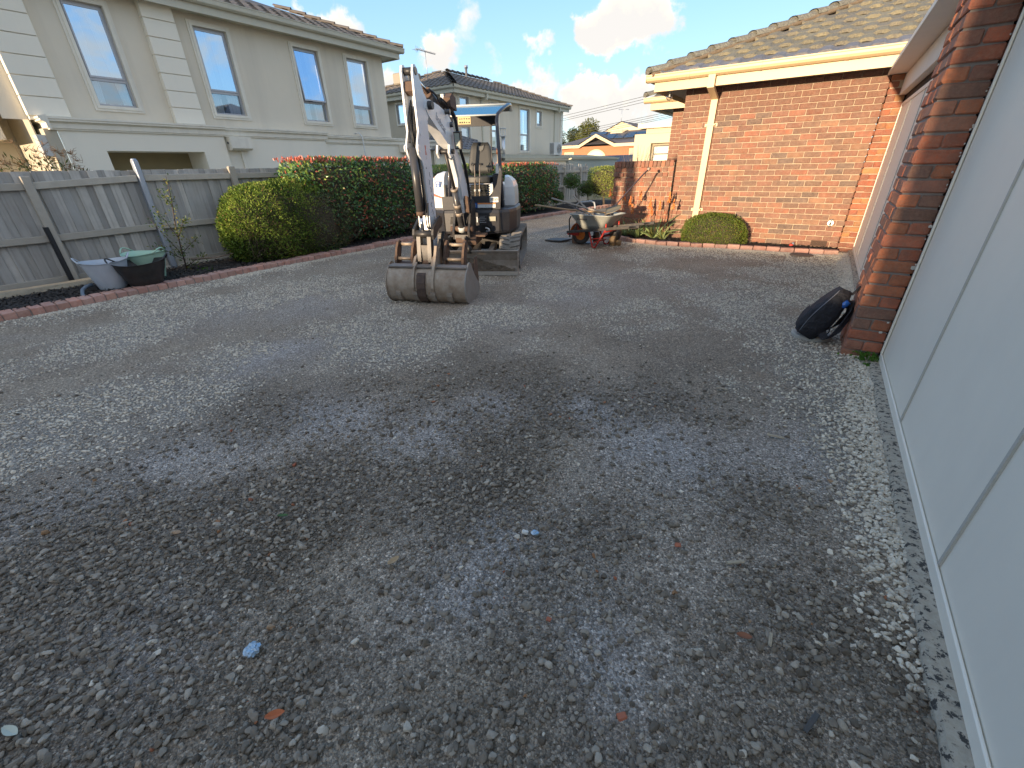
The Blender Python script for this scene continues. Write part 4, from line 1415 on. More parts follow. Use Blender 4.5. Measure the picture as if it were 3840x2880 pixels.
# lower tiled skirt roof and single storey strip in front of it
lo = MB()
lo.add([(2.0, -3.4, 1.98), (2.0, .35, 1.98), (.0, -.05, 2.62), (-1.5, -.05, 2.62), (-1.5, -3.4, 1.98), (.0, -1.5, 2.62)], [(0, 1, 2, 5), (0, 5, 3, 4), (5, 2, 3)])
LR2 = lo.build('skirt_roof', M_TILED, H2)
roof_tiles(LR2, (2.0, -3.4, 1.98), (0, 1, 0), Vector((-2.0, 0, .64)), 13, 6, [tile_mesh(M_TILED, amp=.025)], lambda a, s_: s_ * .95 < a < 3.75)
g = MB().prism(prL, -3.5, .45, lambda a, p_, q_: (2.0 + p_, a, 1.87 + q_)).build('skirt_gutter', M_GUTL, H2)
MB().box(1.70, -3.3, -.1, 1.80, .5, 1.95).build('skirt_wall', M_REND2, H2)

# long low garage strip behind the fence
LG = thing('low_outbuilding', 'long low pale grey outbuilding with ribbed metal roof showing over the far fence', 'outbuilding', (-11.6, 16.6, 0))
MB().box(-1.8, .0, -.1, .0, 5.9, 1.60).build('side_wall', M_REND2, LG)
MB().box(-1.8, 5.905, -.1, .15, 12.6, 1.66).build('garage_wall', mat('grey_cladding', (.44, .48, .46), .7, streak=(1.5, .2, (.36, .4, .38))), LG)
MB().prism(prL, .0, 5.9, lambda a, p_, q_: (.02 + p_, a, 1.60 + q_)).build('gutter', M_GUTL, LG)
MB().prism(prL, 5.95, 12.7, lambda a, p_, q_: (.17 + p_, a, 1.66 + q_)).build('gutter', M_GUTL, LG)
rb_ = MB()
rb_.add([(.1, 0, 1.715), (.1, 12.65, 1.775), (-1.8, 12.65, 1.95), (-1.8, 0, 1.9)], [(0, 1, 2, 3)])
LGR = rb_.build('metal_roof', mat('cream_steel_roof', (.55, .54, .45), .5), LG)
for k in range(60):
    yy = .1 + k * .21
    MB().box(0, yy, 0, 1, yy + .03, 1, xf=lambda a, b, c_: (.1 - 1.9 * a, b, 1.718 + .06 * yy / 12.65 + a * .18 + c_ * .028)).build('roof_rib', MATS['cream_steel_roof'], LGR)
MB().box(-.9, 5.9, .02 + 1.7, .2, 5.97, 1.86).build('barge_board', M_GUTL, LG)
# air conditioner on the neighbour's wall and a flue stack
ac = thing('air_conditioner', 'white split system condenser standing on the low metal roof by the cream house', 'air conditioner', (-12.4, 22.7, 1.86))
MB().box(-.14, -.40, .04, .16, .40, .62, .012).box(-.12, -.32, .0, .14, -.26, .04).box(-.12, .26, .0, .14, .32, .04).build('casing', mat('ac_white', (.62, .62, .6), .5), ac)
gr = MB()
for k in range(9):
    rr_ = .03 + k * .024
    gr.tube([(.168, .12 + rr_ * math.cos(a), .33 + rr_ * math.sin(a)) for a in [2 * math.pi * j / 18 for j in range(19)]], .004, 4, caps=False)
gr.build('fan_grille', mat('ac_grille', (.2, .2, .2), .6), ac)
ln = MB()
for k in range(8):
    ln.box(-.10 + k * .03, -.406, .1, -.09 + k * .03, -.4005, .58)
ln.build('louvre', mat('ac_dark', (.08, .08, .08), .6), ac)
st = thing('flue_stack', 'shiny galvanised flue stack with wire cowl rising beside the digger canopy', 'flue', (-11.75, 16.9, 1.6))
MB().tube([(0, 0, -.02), (0, 0, .92)], .075, 14).tube([(0, 0, .0), (0, 0, .05)], [.1, .085], 14).build('pipe', mat('galvanised_flue', (.62, .64, .66), .3, metal=.8), st)
cw = MB()
for k in range(6):
    a = k * math.pi / 3
    cw.tube([(.08 * math.cos(a), .08 * math.sin(a), .90), (.115 * math.cos(a), .115 * math.sin(a), .98), (.115 * math.cos(a), .115 * math.sin(a), 1.22)], .007, 5)
cw.tube([(0, 0, 1.21), (0, 0, 1.235)], .14, 16).tube([(0, 0, .93), (0, 0, .95)], .135, 16)
cw.build('cowl', MATS['galvanised_flue'], st)
# antenna
an = thing('tv_antenna', 'tall television aerial on the brown roof behind the digger boom', 'antenna', (-15.6, 16.75, 4.75))
MB().tube([(0, 0, 0), (-.02, 0, 1.16)], .014, 6).build('mast', M_POSTG, an)
bm_ = MB().tube([(0, -.58, 1.12), (0, .62, 1.10)], .012, 6)
for k in range(14):
    yy = -.56 + k * .085
    l_ = .05 + (.16 if k < 4 else .07)
    bm_.tube([(-l_, yy, 1.12), (l_, yy, 1.12)], .006, 4)
bm_.tube([(0, -.56, 1.0), (0, -.56, 1.24)], .008, 4).tube([(0, -.48, 1.02), (0, -.48, 1.22)], .008, 4)
bm_.build('yagi', mat('aluminium', (.3, .3, .3), .5, metal=.6), an)

# ------------------------------------------------------------------ foliage
def leafquads(P, N, L, W, spread=.9, up=0.0, fold=.35):
    """P points, N outward normals, L W leaf length and half width arrays; two triangles a leaf"""
    n = len(P)
    d = rng.normal(0, 1, (n, 3)) * spread + N * .8
    d[:, 2] += up
    d /= np.linalg.norm(d, axis=1)[:, None] + 1e-9
    s = np.cross(d, N + rng.normal(0, .5, (n, 3)))
    s /= np.linalg.norm(s, axis=1)[:, None] + 1e-9
    q = np.cross(s, d)
    L = np.broadcast_to(L, (n,))[:, None]; W = np.broadcast_to(W, (n,))[:, None]
    base = P; tip = P + d * L
    l = P + d * L * .5 + s * W + q * W * fold
    r = P + d * L * .5 - s * W + q * W * fold
    V = np.stack([base, l, tip, r], 1).reshape(-1, 3)
    i = np.arange(n)[:, None] * 4
    F = np.concatenate([i + np.array([[0, 2, 1]]), i + np.array([[0, 3, 2]])], 0)
    return V, F


def foliage(name, parent, clouds, m, label=None):
    """clouds: list of (P, N, L, W, tone, spread, up)"""
    Vs, Fs, Ts = [], [], []
    o = 0
    for (P, N, L, W, tone, spread, up) in clouds:
        V, F = leafquads(P, N, L, W, spread, up)
        Vs.append(V); Fs.append(F + o); Ts.append(np.repeat(tone, 4)); o += len(V)
    me = npmesh(name, np.concatenate(Vs), np.concatenate(Fs), m, np.concatenate(Ts))
    ob = put(name, me, parent)
    ob['kind'] = 'stuff'
    return ob


def superq(n, c, r, e=2.5, lump=.06, lscale=3.0, depth=.12, seed=1, zmin=None):
    d = rng.normal(0, 1, (n, 3)); d /= np.linalg.norm(d, axis=1)[:, None]
    k = (np.abs(d[:, 0]) ** e + np.abs(d[:, 1]) ** e + np.abs(d[:, 2]) ** e) ** (-1 / e)
    p = d * k[:, None]
    g = np.sign(p) * np.abs(p) ** (e - 1) / np.array(r)
    g /= np.linalg.norm(g, axis=1)[:, None] + 1e-9
    lm = 1 + lump * (fbm(p[:, 0] * lscale + p[:, 2] * 1.7 + 7, p[:, 1] * lscale + p[:, 2] * 2.3 + 3, seed) - .5) * 2
    p = p * lm[:, None] * (1 - depth * rng.random(n)[:, None] ** 1.8)
    P = p * np.array(r) + np.array(c)
    if zmin is not None:
        q = P[:, 2] > zmin
        return P[q], g[q]
    return P, g


def core(name, parent, c, r, e, m, zmin=0.02, shrink=.86, label=None):
    rings = []
    for i in range(11):
        ph = math.pi * (i + .02) / 10.04
        ring = []
        for k in range(22):
            th = 2 * math.pi * k / 22
            d = Vector((math.sin(ph) * math.cos(th), math.sin(ph) * math.sin(th), math.cos(ph)))
            kk = (abs(d.x) ** e + abs(d.y) ** e + abs(d.z) ** e) ** (-1 / e) * shrink * random.uniform(.93, 1.03)
            ring.append((c[0] + d.x * kk * r[0], c[1] + d.y * kk * r[1], max(zmin, c[2] + d.z * kk * r[2])))
        rings.append(ring)
    return MB().loft(rings[::-1]).build(name, m, parent)
M_TWIG = mat('twiggy_shade', (.05, .045, .025), .95, noise=(30., .8, (.11, .085, .05)), bump=(50., 1., .03))
M_BARK = mat('grey_brown_bark', (.16, .12, .085), .9, noise=(20., .6, (.26, .21, .16)), bump=(60., .6, .005))
L_FINE = leafmat('cypress_green', [(0, (.035, .06, .012)), (.3, (.10, .17, .025)), (.65, (.22, .31, .045)), (.9, (.34, .38, .08)), (1, (.30, .19, .08))], .6, .2, .25)
L_GREY = leafmat('thinning_green', [(0, (.05, .07, .035)), (.5, (.13, .16, .08)), (.8, (.20, .21, .12)), (1, (.30, .22, .15))], .7, .15, .2)
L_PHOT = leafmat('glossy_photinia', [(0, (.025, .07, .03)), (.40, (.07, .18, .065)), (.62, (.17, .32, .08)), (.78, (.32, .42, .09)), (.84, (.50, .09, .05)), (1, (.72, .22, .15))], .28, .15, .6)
L_PITT = leafmat('pale_hedge_green', [(0, (.07, .14, .035)), (.5, (.20, .30, .07)), (1, (.38, .42, .13))], .45, .25, .4)
L_YEL = leafmat('gold_hedge_green', [(0, (.08, .13, .03)), (.5, (.27, .33, .07)), (1, (.52, .52, .15))], .5, .3, .3)
L_WEED = leafmat('fresh_weed', [(0, (.06, .16, .02)), (1, (.16, .32, .05))], .5, .35, .3)

def twigs(name, parent, pts, m, n=6):
    mb = MB()
    for a, b, r0 in pts:
        a = Vector(a); b = Vector(b)
        mid = (a + b) / 2 + Vector((JX(.04), JX(.04), JX(.04)))
        mb.tube([a, mid, b], [r0, r0 * .75, r0 * .4], n, caps=False)
    return mb.build(name, m, parent)

# big clipped bush
BC, BRr = (-7.83, 4.45, .54), (.60, 1.14, .70)
bb = thing('clipped_bush', 'big rounded bright green clipped bush with a bare twiggy side, in front of the fence', 'bush', (0, 0, 0))
core('inner_growth', bb, BC, BRr, 2.6, M_TWIG)
P, N = superq(46000, BC, BRr, 2.6, .09, 3.4, .13, 3, .02)
bare = np.exp(-((P[:, 1] - 5.05) ** 2 / .22 + (P[:, 2] - .55) ** 2 / .22)) * (P[:, 0] > -7.75)
bare = np.clip(bare * 1.5 * fbm(P[:, 1] * 4, P[:, 2] * 4, 9) * 1.7, 0, .93)
keep = rng.random(len(P)) > bare
P, N = P[keep], N[keep]
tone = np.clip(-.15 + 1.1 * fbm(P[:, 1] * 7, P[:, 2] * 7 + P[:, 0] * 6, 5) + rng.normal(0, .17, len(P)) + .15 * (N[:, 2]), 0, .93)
tone[(rng.random(len(P)) > .97)] = 1.0
grey = (P[:, 1] > 4.55) & (P[:, 0] > -8.0) & (rng.random(len(P)) < np.clip((P[:, 1] - 4.4) * 1.6, 0, .9)) & (P[:, 2] < 1.05)
foliage('foliage', bb, [(P[~grey], N[~grey], rng.uniform(.022, .048, (~grey).sum()), .009, tone[~grey], .55, .35)], L_FINE)
foliage('thin_foliage', bb, [(P[grey], N[grey], rng.uniform(.022, .045, grey.sum()), .008, tone[grey], .8, .2)], L_GREY)
tw = []
for k in range(150):
    yy = random.uniform(4.55, 5.55); zz = random.uniform(.12, 1.0)
    a = (-7.75 + random.uniform(-.1, .1), yy, zz * .5)
    b = (-7.27 + random.uniform(-.1, .06) - abs(yy - 4.7) * .18, yy + random.uniform(-.2, .2), zz + random.uniform(0, .25))
    tw.append((a, b, random.uniform(.003, .008)))
for k in range(70):
    yy = random.uniform(3.5, 4.7)
    tw.append(((-7.6, yy, .05), (-7.28 + random.uniform(-.06, .03), yy + JX(.12), random.uniform(.15, .5)), .004))
twigs('bare_twig', bb, tw, mat('dry_twig', (.20, .155, .11), .9, noise=(40., .5, (.11, .09, .07))), 4)['kind'] = 'stuff'

def box_hedge(root, y0, y1, x0, x1, z0, z1, n, m, Lr, Wr, tips, seed, tonef, lump=.07, bottom=.35):
    c = ((x0 + x1) / 2, (y0 + y1) / 2, (z0 + z1) / 2); r = ((x1 - x0) / 2, (y1 - y0) / 2, (z1 - z0) / 2)
    core('inner_growth', root, c, r, 5, M_TWIG, z0 + .05, .84)
    P, N = superq(n, c, r, 6, lump, 3.2, .20, seed, z0)
    keep = rng.random(n if len(P) == n else len(P)) < np.clip((P[:, 2] - z0) / bottom + .35 * fbm(P[:, 1] * 3, P[:, 2] * 3, seed), .0, 1)
    P, N = P[keep], N[keep]
    cl = [(P, N, rng.uniform(*Lr, len(P)), rng.uniform(*Wr, len(P)), tonef(P), .8, .15)]
    if tips:
        k = tips
        Pt = np.stack([rng.uniform(x0 + .05, x1, k), rng.uniform(y0 + .05, y1 - .05, k), np.full(k, z1) + rng.uniform(-.06, .01, k)], 1)
        Pt = np.repeat(Pt, 4, 0) + rng.normal(0, .008, (k * 4, 3))
        cl.append((Pt, np.tile([[0, 0, 1.]], (len(Pt), 1)), rng.uniform(.035, .07, len(Pt)), .011, rng.uniform(.86, 1, len(Pt)), .35, 1.2))
    return foliage('foliage', root, cl, m)

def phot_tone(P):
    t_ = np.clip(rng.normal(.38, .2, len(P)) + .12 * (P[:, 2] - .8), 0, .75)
    t_ = np.clip(t_ + .22 * ((P[:, 1] < 6.0) & (P[:, 2] > .9)) * rng.random(len(P)), 0, .78)  # upper left leaves toned lighter: sunlight put into the leaf colour
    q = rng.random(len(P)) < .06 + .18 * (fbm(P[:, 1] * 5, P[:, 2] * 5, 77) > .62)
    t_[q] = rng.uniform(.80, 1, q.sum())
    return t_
ph = thing('photinia_hedge', 'tall dark leafed hedge with red new shoots along its flat top, left of the digger', 'hedge', (0, 0, 0))
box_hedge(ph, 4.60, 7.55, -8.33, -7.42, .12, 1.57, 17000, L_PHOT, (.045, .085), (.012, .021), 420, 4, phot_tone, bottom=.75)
twigs('branch', ph, [((-7.9, 5.4 + k * .27, 0), (-7.55 + JX(.1), 5.3 + k * .27 + JX(.2), .5 + JX(.1)), .012) for k in range(8)], M_BARK)
tw = [((-7.6, 7.0 + k * .06, .4), (-7.35, 7.15 + k * .12, .12 + .08 * k), .004) for k in range(5)]
twigs('twig', ph, tw, M_BARK)
gh = thing('pale_hedge', 'light green fine leafed hedge glimpsed behind the digger boom', 'hedge', (0, 0, 0))
box_hedge(gh, 7.62, 10.75, -8.33, -7.5, .1, 1.44, 15000, L_PITT, (.03, .055), (.009, .015), 0, 6, lambda P: np.clip(rng.normal(.5, .22, len(P)) + .3 * (P[:, 2] - .9), 0, 1))
p2_ = thing('photinia_hedge', 'shorter red tipped hedge on the right of the digger, before the far stretch of fence', 'hedge', (0, 0, 0))
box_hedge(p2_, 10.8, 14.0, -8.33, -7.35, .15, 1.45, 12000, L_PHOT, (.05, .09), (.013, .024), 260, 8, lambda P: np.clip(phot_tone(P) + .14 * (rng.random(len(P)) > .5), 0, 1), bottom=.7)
twigs('trunk', p2_, [((-7.8, yy, 0), (-7.75, yy + JX(.1), .5), .05) for yy in (11.4, 12.4, 13.5)], M_BARK)
fh = thing('gold_hedge', 'yellow green clipped hedge at the far end beside the low brick wall', 'hedge', (0, 0, 0))
box_hedge(fh, 15.75, 16.7, -7.35, -5.2, .28, 1.32, 14000, L_YEL, (.03, .055), (.010, .017), 0, 9, lambda P: np.clip(rng.normal(.55, .25, len(P)), 0, 1), bottom=.6)
twigs('trunk', fh, [((-6.7, 16.2, 0), (-6.8, 16.2, .6), .05), ((-6.1, 16.2, 0), (-6.0, 16.2, .6), .05)], M_BARK)

def shrub(root, c, r, n, m, L=(.03, .06), W=.014, e=2.2, tone=(.5, .2), lump=.2, zmin=.0):
    core('inner_growth', root, c, r, e, M_TWIG, zmin, .62)
    P, N = superq(n, c, r, e, lump, 2.5, .45, random.randrange(99), zmin)
    return foliage('foliage', root, [(P, N, rng.uniform(*L, len(P)), W, np.clip(rng.normal(*tone, len(P)), 0, 1), .9, .3)], m)
L_SHR = leafmat('mid_green_leaf', [(0, (.04, .10, .02)), (.6, (.10, .20, .04)), (.85, (.18, .25, .05)), (1, (.35, .16, .07))], .4, .3, .4)
for (c, r, lab, tr) in (((-7.55, 15.1, .88), (.28, .34, .24), "upper of two small bushy shrubs by the far fence, on a bare stem", ((-7.3, 15.3, 0), (-7.5, 15.2, .8))),
                        ((-7.35, 15.9, .60), (.3, .4, .26), "low spreading leafy shrub under the gold hedge by the far fence", ((-7.2, 16.0, 0), (-7.3, 15.9, .5))),
                        ((-7.62, 14.1, .42), (.24, .26, .20), 'small round leafy shrub nearest the second red tipped hedge', ((-7.6, 14.1, 0), (-7.6, 14.1, .4)))):
    s_ = thing('leafy_shrub', lab, 'shrub', (0, 0, 0))
    shrub(s_, c, r, 1500, L_SHR)
    twigs('stem', s_, [(tr[0], tr[1], .022)], M_BARK)

# clipped mound by the brick wall
sb = thing('clipped_mound', 'low rounded clipped shrub against the brick wall beside the downpipe foot', 'bush', (0, 0, 0))
C_, R_ = (-1.50, 8.93, .17), (.57, .33, .38)
core('inner_growth', sb, C_, R_, 2.3, M_TWIG, .02, .9)
P, N = superq(24000, C_, R_, 2.3, .12, 3.5, .16, 14, .02)
foliage('foliage', sb, [(P, N, rng.uniform(.012, .024, len(P)), .0065, np.clip(rng.normal(.45, .22, len(P)) + .2 * (fbm(P[:, 0] * 9, P[:, 2] * 9, 4) - .5), 0, 1), .8, .3)],
        leafmat('box_leaf_green', [(0, (.035, .06, .012)), (.4, (.11, .17, .025)), (.75, (.22, .26, .045)), (1, (.30, .16, .06))], .5, .2, .3))

# sapling in the bed
sp = thing('sapling', 'thin young tree with sparse small leaves standing by the galvanised fence post', 'sapling', (-7.95, 2.68, 0))
M_STEM = mat('dark_stem', (.07, .045, .035), .7)
stems = []
main = [(0, 0, 0), (.02, .02, .35), (.01, .06, .7), (.0, .13, 1.05), (.0, .17, 1.36)]
sm = MB().tube(main, [.012, .010, .008, .006, .003], 6)
LP, LN = [], []
def leafline(pts, k, side=.05):
    for i in range(k):
        f_ = (i + .5) / k * (len(pts) - 1)
        a = int(f_); b = min(a + 1, len(pts) - 1); u_ = f_ - a
        p_ = Vector(pts[a]).lerp(Vector(pts[b]), u_)
        LP.append(p_ + Vector((JX(side), JX(side), JX(side)))); LN.append(Vector((random.gauss(0, 1), random.gauss(0, 1), random.gauss(.3, 1))).normalized())
leafline(main[1:], 60, .045)
for (a, b, c_) in (((.01, .03, .25), (.06, -.12, .55), (.10, -.26, .86)), ((.01, .02, .2), (.1, -.15, .35), (.12, -.33, .47)), ((.01, .06, .55), (.06, .16, .75), (.08, .24, .78)),
                  ((.0, .02, .3), (-.05, .2, .42), (.0, .3, .50)), ((.01, .05, .5), (.1, -.08, .8), (.12, -.16, .95)), ((0, .12, .95), (.04, .05, 1.1), (.06, .0, 1.16)), ((.0, .0, .1), (.1, .15, .2), (.15, .28, .24))):
    sm.tube([a, b, c_], [.006, .004, .002], 5)
    leafline([a, b, c_], 62, .06)
sm.build('stem', M_STEM, sp)
P = np.array([tuple(p_) for p_ in LP]); N = np.array([tuple(p_) for p_ in LN])
foliage('foliage', sp, [(P, N, rng.uniform(.03, .06, len(P)), .0095, rng.random(len(P)), .7, .4)], leafmat('sapling_leaf', [(0, (.05, .11, .03)), (.6, (.13, .19, .04)), (1, (.30, .25, .06))], .45, .3, .4))

def weed(x, y, s, label, n=60):
    o_ = thing('weed', label, 'weed', (x, y, .01))
    P = np.stack([rng.normal(0, s * .5, n), rng.normal(0, s * .5, n), np.abs(rng.normal(0, s * .25, n))], 1)
    N = P / (np.linalg.norm(P, axis=1)[:, None] + 1e-6); N[:, 2] += .5
    foliage('foliage', o_, [(P, N, rng.uniform(s * .2, s * .5, n), s * .12, rng.random(n), .6, .5)], L_WEED)
weed(.60, 3.93, .085, 'tuft of green weed at the foot of the near brick pier', 150)
weed(-7.72, 2.85, .09, 'fresh green weed in the mulch behind the tubs at the sapling foot', 120)
weed(-7.30, 4.95, .11, 'fresh green weed at the foot of the big clipped bush', 130)
weed(-7.38, 3.22, .05, 'small yellow green leaf clump on the mulch by the bush', 30)
weed(-7.7, 1.35, .05, 'small pale green leaf clump beside the hose end', 30)

# aloes with orange pokers
M_ALOE = mat('aloe_green', (.20, .32, .13), .4, var=.25, noise=[(9., .6, (.30, .37, .16)), (14., .35, (.30, .24, .10))])
M_ALOT = mat('aloe_yellow', (.24, .24, .07), .5, var=.2, noise=(9., .5, (.16, .2, .07)))
M_POKE = mat('orange_flower', (.80, .27, .07), .6, var=.15)
M_STK = mat('flower_stalk_brown', (.22, .10, .05), .7)
def aloe_leaf(L, bend, wd, m):
    mb = MB(); rings = []
    for i in range(6):
        f_ = i / 5
        w_ = wd * (1 - f_) ** .75 * (1.0 if i else .8) + .001
        y_ = L * f_ * math.cos(bend * f_); z_ = L * f_ * math.sin(.9 - bend * f_ * .8) * .9
        y_ = L * f_ * math.cos(.9 - bend * f_)
        rings.append([(-w_, y_, z_ + w_ * .25), (0, y_, z_ - w_ * .35), (w_, y_, z_ + w_ * .25), (0, y_, z_ + w_ * .05)])
    return mb.loft(rings).mesh('leaf', m)
ALS = [aloe_leaf(random.uniform(.26, .46), random.uniform(-.5, .5), random.uniform(.018, .030), M_ALOE if k < 7 else M_ALOT) for k in range(9)]
def poker(parent, x, y, h, leanx):
    s_ = MB().tube([(x, y, .1), (x + leanx * .3, y, h * .5), (x + leanx, y + .02, h)], [.007, .006, .004], 6).build('flower_stalk', M_STK, parent)
    f_ = MB()
    for i in range(34):
        a = random.uniform(0, 6.28); k = random.random()
        zz = h - .16 + k * .15; rr = .010 + .030 * (1 - k)
        f_.tube([(x + leanx, y + .02, zz + .01), (x + leanx + rr * math.cos(a), y + .02 + rr * math.sin(a), zz - .022 - .02 * (1 - k))], [.0045, .007], 4)
    f_.build('flower', M_POKE, s_)
AL = [((-3.22, 9.02), .8, 'aloe rosette leftmost, partly behind the barrow handle', [(-.10, .88, .0), (-.30, .93, -.1), (.02, .80, .02)]),
      ((-2.92, 8.93), 1.05, 'large aloe rosette second from left, spilling over the edging', [(.0, .90, -.03), (-.12, .66, -.05), (.12, .76, .06)]),
      ((-2.62, 9.0), 1.15, 'largest aloe rosette in the middle right of the clump with tall pokers', [(.02, .72, .03), (.10, .86, .12), (-.08, .62, -.02)]),
      ((-2.40, 8.88), .75, 'small bright aloe rosette at the right end by the clipped mound', [(.05, .76, .07), (-.02, .88, .05)])]
for (xy, s, lab, fl_) in AL:
    al = thing('aloe', lab, 'aloe', (xy[0], xy[1], .03), 0, 'aloes in front of the low garden wall')
    for k in range(int(26 * s)):
        o_ = put('leaf', random.choice(ALS if s < 1.2 else ALS), al, (JX(.02), JX(.02), 0), (random.uniform(-.35, .35), JX(.3), k * 2.4 + JX(.3)))
        f_ = s * random.uniform(1.05, 1.6)
        o_.scale = (f_, f_, f_ * random.uniform(.8, 1.15))
    for (dx, h_, ln_) in fl_:
        poker(al, dx, 0, h_, ln_)

# shrub with seed heads showing over the fence
nb = thing('leafy_shrub', 'bamboo like shrub with dry brown flower sprays showing over the left end of the fence', 'shrub', (0, 0, 0))
P, N = superq(1300, (-9.15, 1.75, 1.25), (.35, .55, .38), 2, .3, 3, .8, 21)
foliage('foliage', nb, [(P, N, rng.uniform(.05, .10, len(P)), .010, rng.random(len(P)), .8, .1)], leafmat('olive_leaf', [(0, (.05, .08, .02)), (.7, (.12, .13, .05)), (1, (.28, .17, .08))], .5, .25, .3))
tw = []
for k in range(26):
    yy = random.uniform(1.3, 2.25); z_ = random.uniform(1.55, 1.86) - abs(yy - 1.75) * .25
    tw.append(((-9.15, yy * .8 + .35, .9), (-9.05 + JX(.15), yy, z_), .004))
    for q_ in range(7):
        a = random.uniform(0, 6.28)
        tw.append(((-9.05, yy, z_ - .03), (-9.05 + .06 * math.cos(a), yy + .08 * math.sin(a), z_ + random.uniform(-.02, .06)), .0035))
twigs('flower_spray', nb, tw, mat('dry_spray', (.28, .17, .09), .8), 4)['kind'] = 'stuff'

# ------------------------------------------------------------------ far houses, trees, wires
BH_ = thing('orange_brick_house', 'distant orange brick house with solar panels on a dark tiled roof', 'house', (-20.5, 50, 0))
M_FBR = mat('distant_orange_brick', (.42, .18, .09), .9, noise=[(1.5, .4, (.34, .15, .085)), (12., .5, (.48, .24, .13))])
M_FROOF = mat('distant_dark_tile', (.10, .095, .11), .7, noise=(3., .5, (.15, .135, .13)))
M_CREAM2 = mat('distant_cream', (.72, .60, .40), .7)
def face_wall(name, parent, x0, x1, z0, z1, holes, m, y=0.0, depth=.12):
    xs_ = sorted({x0, x1} | {h[0] for h in holes} | {h[1] for h in holes}); zs_ = sorted({z0, z1} | {h[2] for h in holes} | {h[3] for h in holes})
    mb = MB()
    for a, b in zip(xs_[:-1], xs_[1:]):
        for c_, d_ in zip(zs_[:-1], zs_[1:]):
            if any(h[0] <= a and b <= h[1] and h[2] <= c_ and d_ <= h[3] for h in holes):
                continue
            mb.add([(a, y, c_), (b, y, c_), (b, y, d_), (a, y, d_)], [(0, 1, 2, 3)])
    for (a, b, c_, d_) in holes:
        q = y + depth
        mb.add([(a, y, c_), (b, y, c_), (b, q, c_), (a, q, c_)], [(0, 1, 2, 3)])
        mb.add([(a, y, d_), (b, y, d_), (b, q, d_), (a, q, d_)], [(0, 3, 2, 1)])
        mb.add([(a, y, c_), (a, y, d_), (a, q, d_), (a, q, c_)], [(0, 3, 2, 1)])
        mb.add([(b, y, c_), (b, y, d_), (b, q, d_), (b, q, c_)], [(0, 1, 2, 3)])
    return mb.build(name, m, parent)
BHW = [(-5.6, -4.4, .8, 2.75), (2.2, 3.5, .9, 2.9), (3.9, 5.2, .9, 2.9)]
face_wall('front_wall', BH_, -6.2, 6.0, -2, 3.25, BHW, M_FBR)
MB().box(5.8, .01, -2, 9.5, 9, 3.2).build('side_wall', mat('distant_brown_brick', (.24, .11, .075), .9), BH_)
for (a, b, c_, d_) in BHW:
    f_ = MB().box(a, .02, c_, a + .1, .08, d_).box(b - .1, .02, c_, b, .08, d_).box(a + .1, .02, d_ - .1, b - .1, .08, d_).box(a + .1, .02, c_, b - .1, .08, c_ + .1).build('window', M_CREAM2, BH_)
    MB().add([(a + .1, .07, c_ + .1), (b - .1, .07, c_ + .1), (b - .1, .07, d_ - .1), (a + .1, .07, d_ - .1)], [(0, 1, 2, 3)]).build('blind', mat('grey_blind', (.42, .40, .34), .8), f_)
# arched window
pa_ = [(1.25 * math.cos(math.pi * k / 12), 1.25 * math.sin(math.pi * k / 12)) for k in range(13)]
MB().prism([(a * 1.08, b * 1.08) for a, b in pa_], -.06, -.01, lambda a, p_, q_: (-1.6 + p_, a, 1.6 + q_)).build('arch_trim', M_CREAM2, BH_)
MB().prism([(a * .9, b * .9) for a, b in pa_], -.08, -.062, lambda a, p_, q_: (-1.6 + p_, a, 1.65 + q_)).build('arch_window', mat('sunlit_pane', (.7, .66, .5), .3), BH_)
MB().box(-6.5, -.35, 3.12, -3.6, -.25, 3.42).build('gutter', M_CREAM2, BH_)
MB().box(.6, -.35, 3.12, 6.3, -.25, 3.42).build('gutter', M_CREAM2, BH_)
MB().prism([(-3.6, 3.12), (-1.6, 4.1), (.6, 3.12), (.6, 3.42), (-1.6, 4.42), (-3.6, 3.42)], -.4, -.3, lambda a, p_, q_: (p_, a, q_)).build('gable_trim', M_CREAM2, BH_)
r_ = MB()
r_.add([(-6.6, -.3, 3.42), (6.4, -.3, 3.42), (9.8, 9.5, 3.42), (-6.6, 9.5, 3.42), (-.2, 4.2, 5.3), (2.6, 4.2, 5.3)], [(0, 1, 5, 4), (1, 2, 5), (2, 3, 4, 5), (3, 0, 4)])
r_.add([(-3.9, -.35, 3.42), (-1.6, -.35, 4.45), (-1.6, 2.0, 4.45), (.9, -.35, 3.42)], [(0, 1, 2), (1, 3, 2)])
RF_ = r_.build('roof', M_FROOF, BH_)
MB().prism([(-2.1, 4.75), (.0, 5.62), (2.4, 4.75)], 2.9, 3.0, lambda a, p_, q_: (p_, a, q_)).build('roof_gable', M_CREAM2, BH_)
MB().add([(-2.3, 2.8, 4.72), (0, 2.8, 5.7), (0, 4.3, 5.7), (2.6, 2.8, 4.72), (2.8, 4.4, 5.2), (-1, 4.4, 5.3)], [(0, 1, 2), (1, 3, 2), (3, 4, 2)]).build('gable_roof', M_FROOF, RF_)
M_SOL = mat('solar_blue', (.03, .05, .09), .2, spec=.6)
M_SOLW = mat('solar_glare', (.45, .60, .70), .15, spec=.9)
def roofz(y):
    return 3.42 + (y + .3) * (5.3 - 3.42) / 4.5
for (x_, y_) in ((-3.4, 1.9), (-2.4, 1.9), (-3.2, 1.0), (-2.1, 1.0), (-1.0, 1.35), (.1, 1.35), (1.2, 1.35), (2.3, 1.35), (-1.0, .7), (.1, .7), (1.2, .7), (3.2, .35), (3.6, .95)):
    MB().box(x_, y_, 0, x_ + 1.02, y_ + .62, .04, xf=lambda a, b, c_: (a, b, roofz(b) + .12 + c_)).build('solar_panel', M_SOL, RF_)
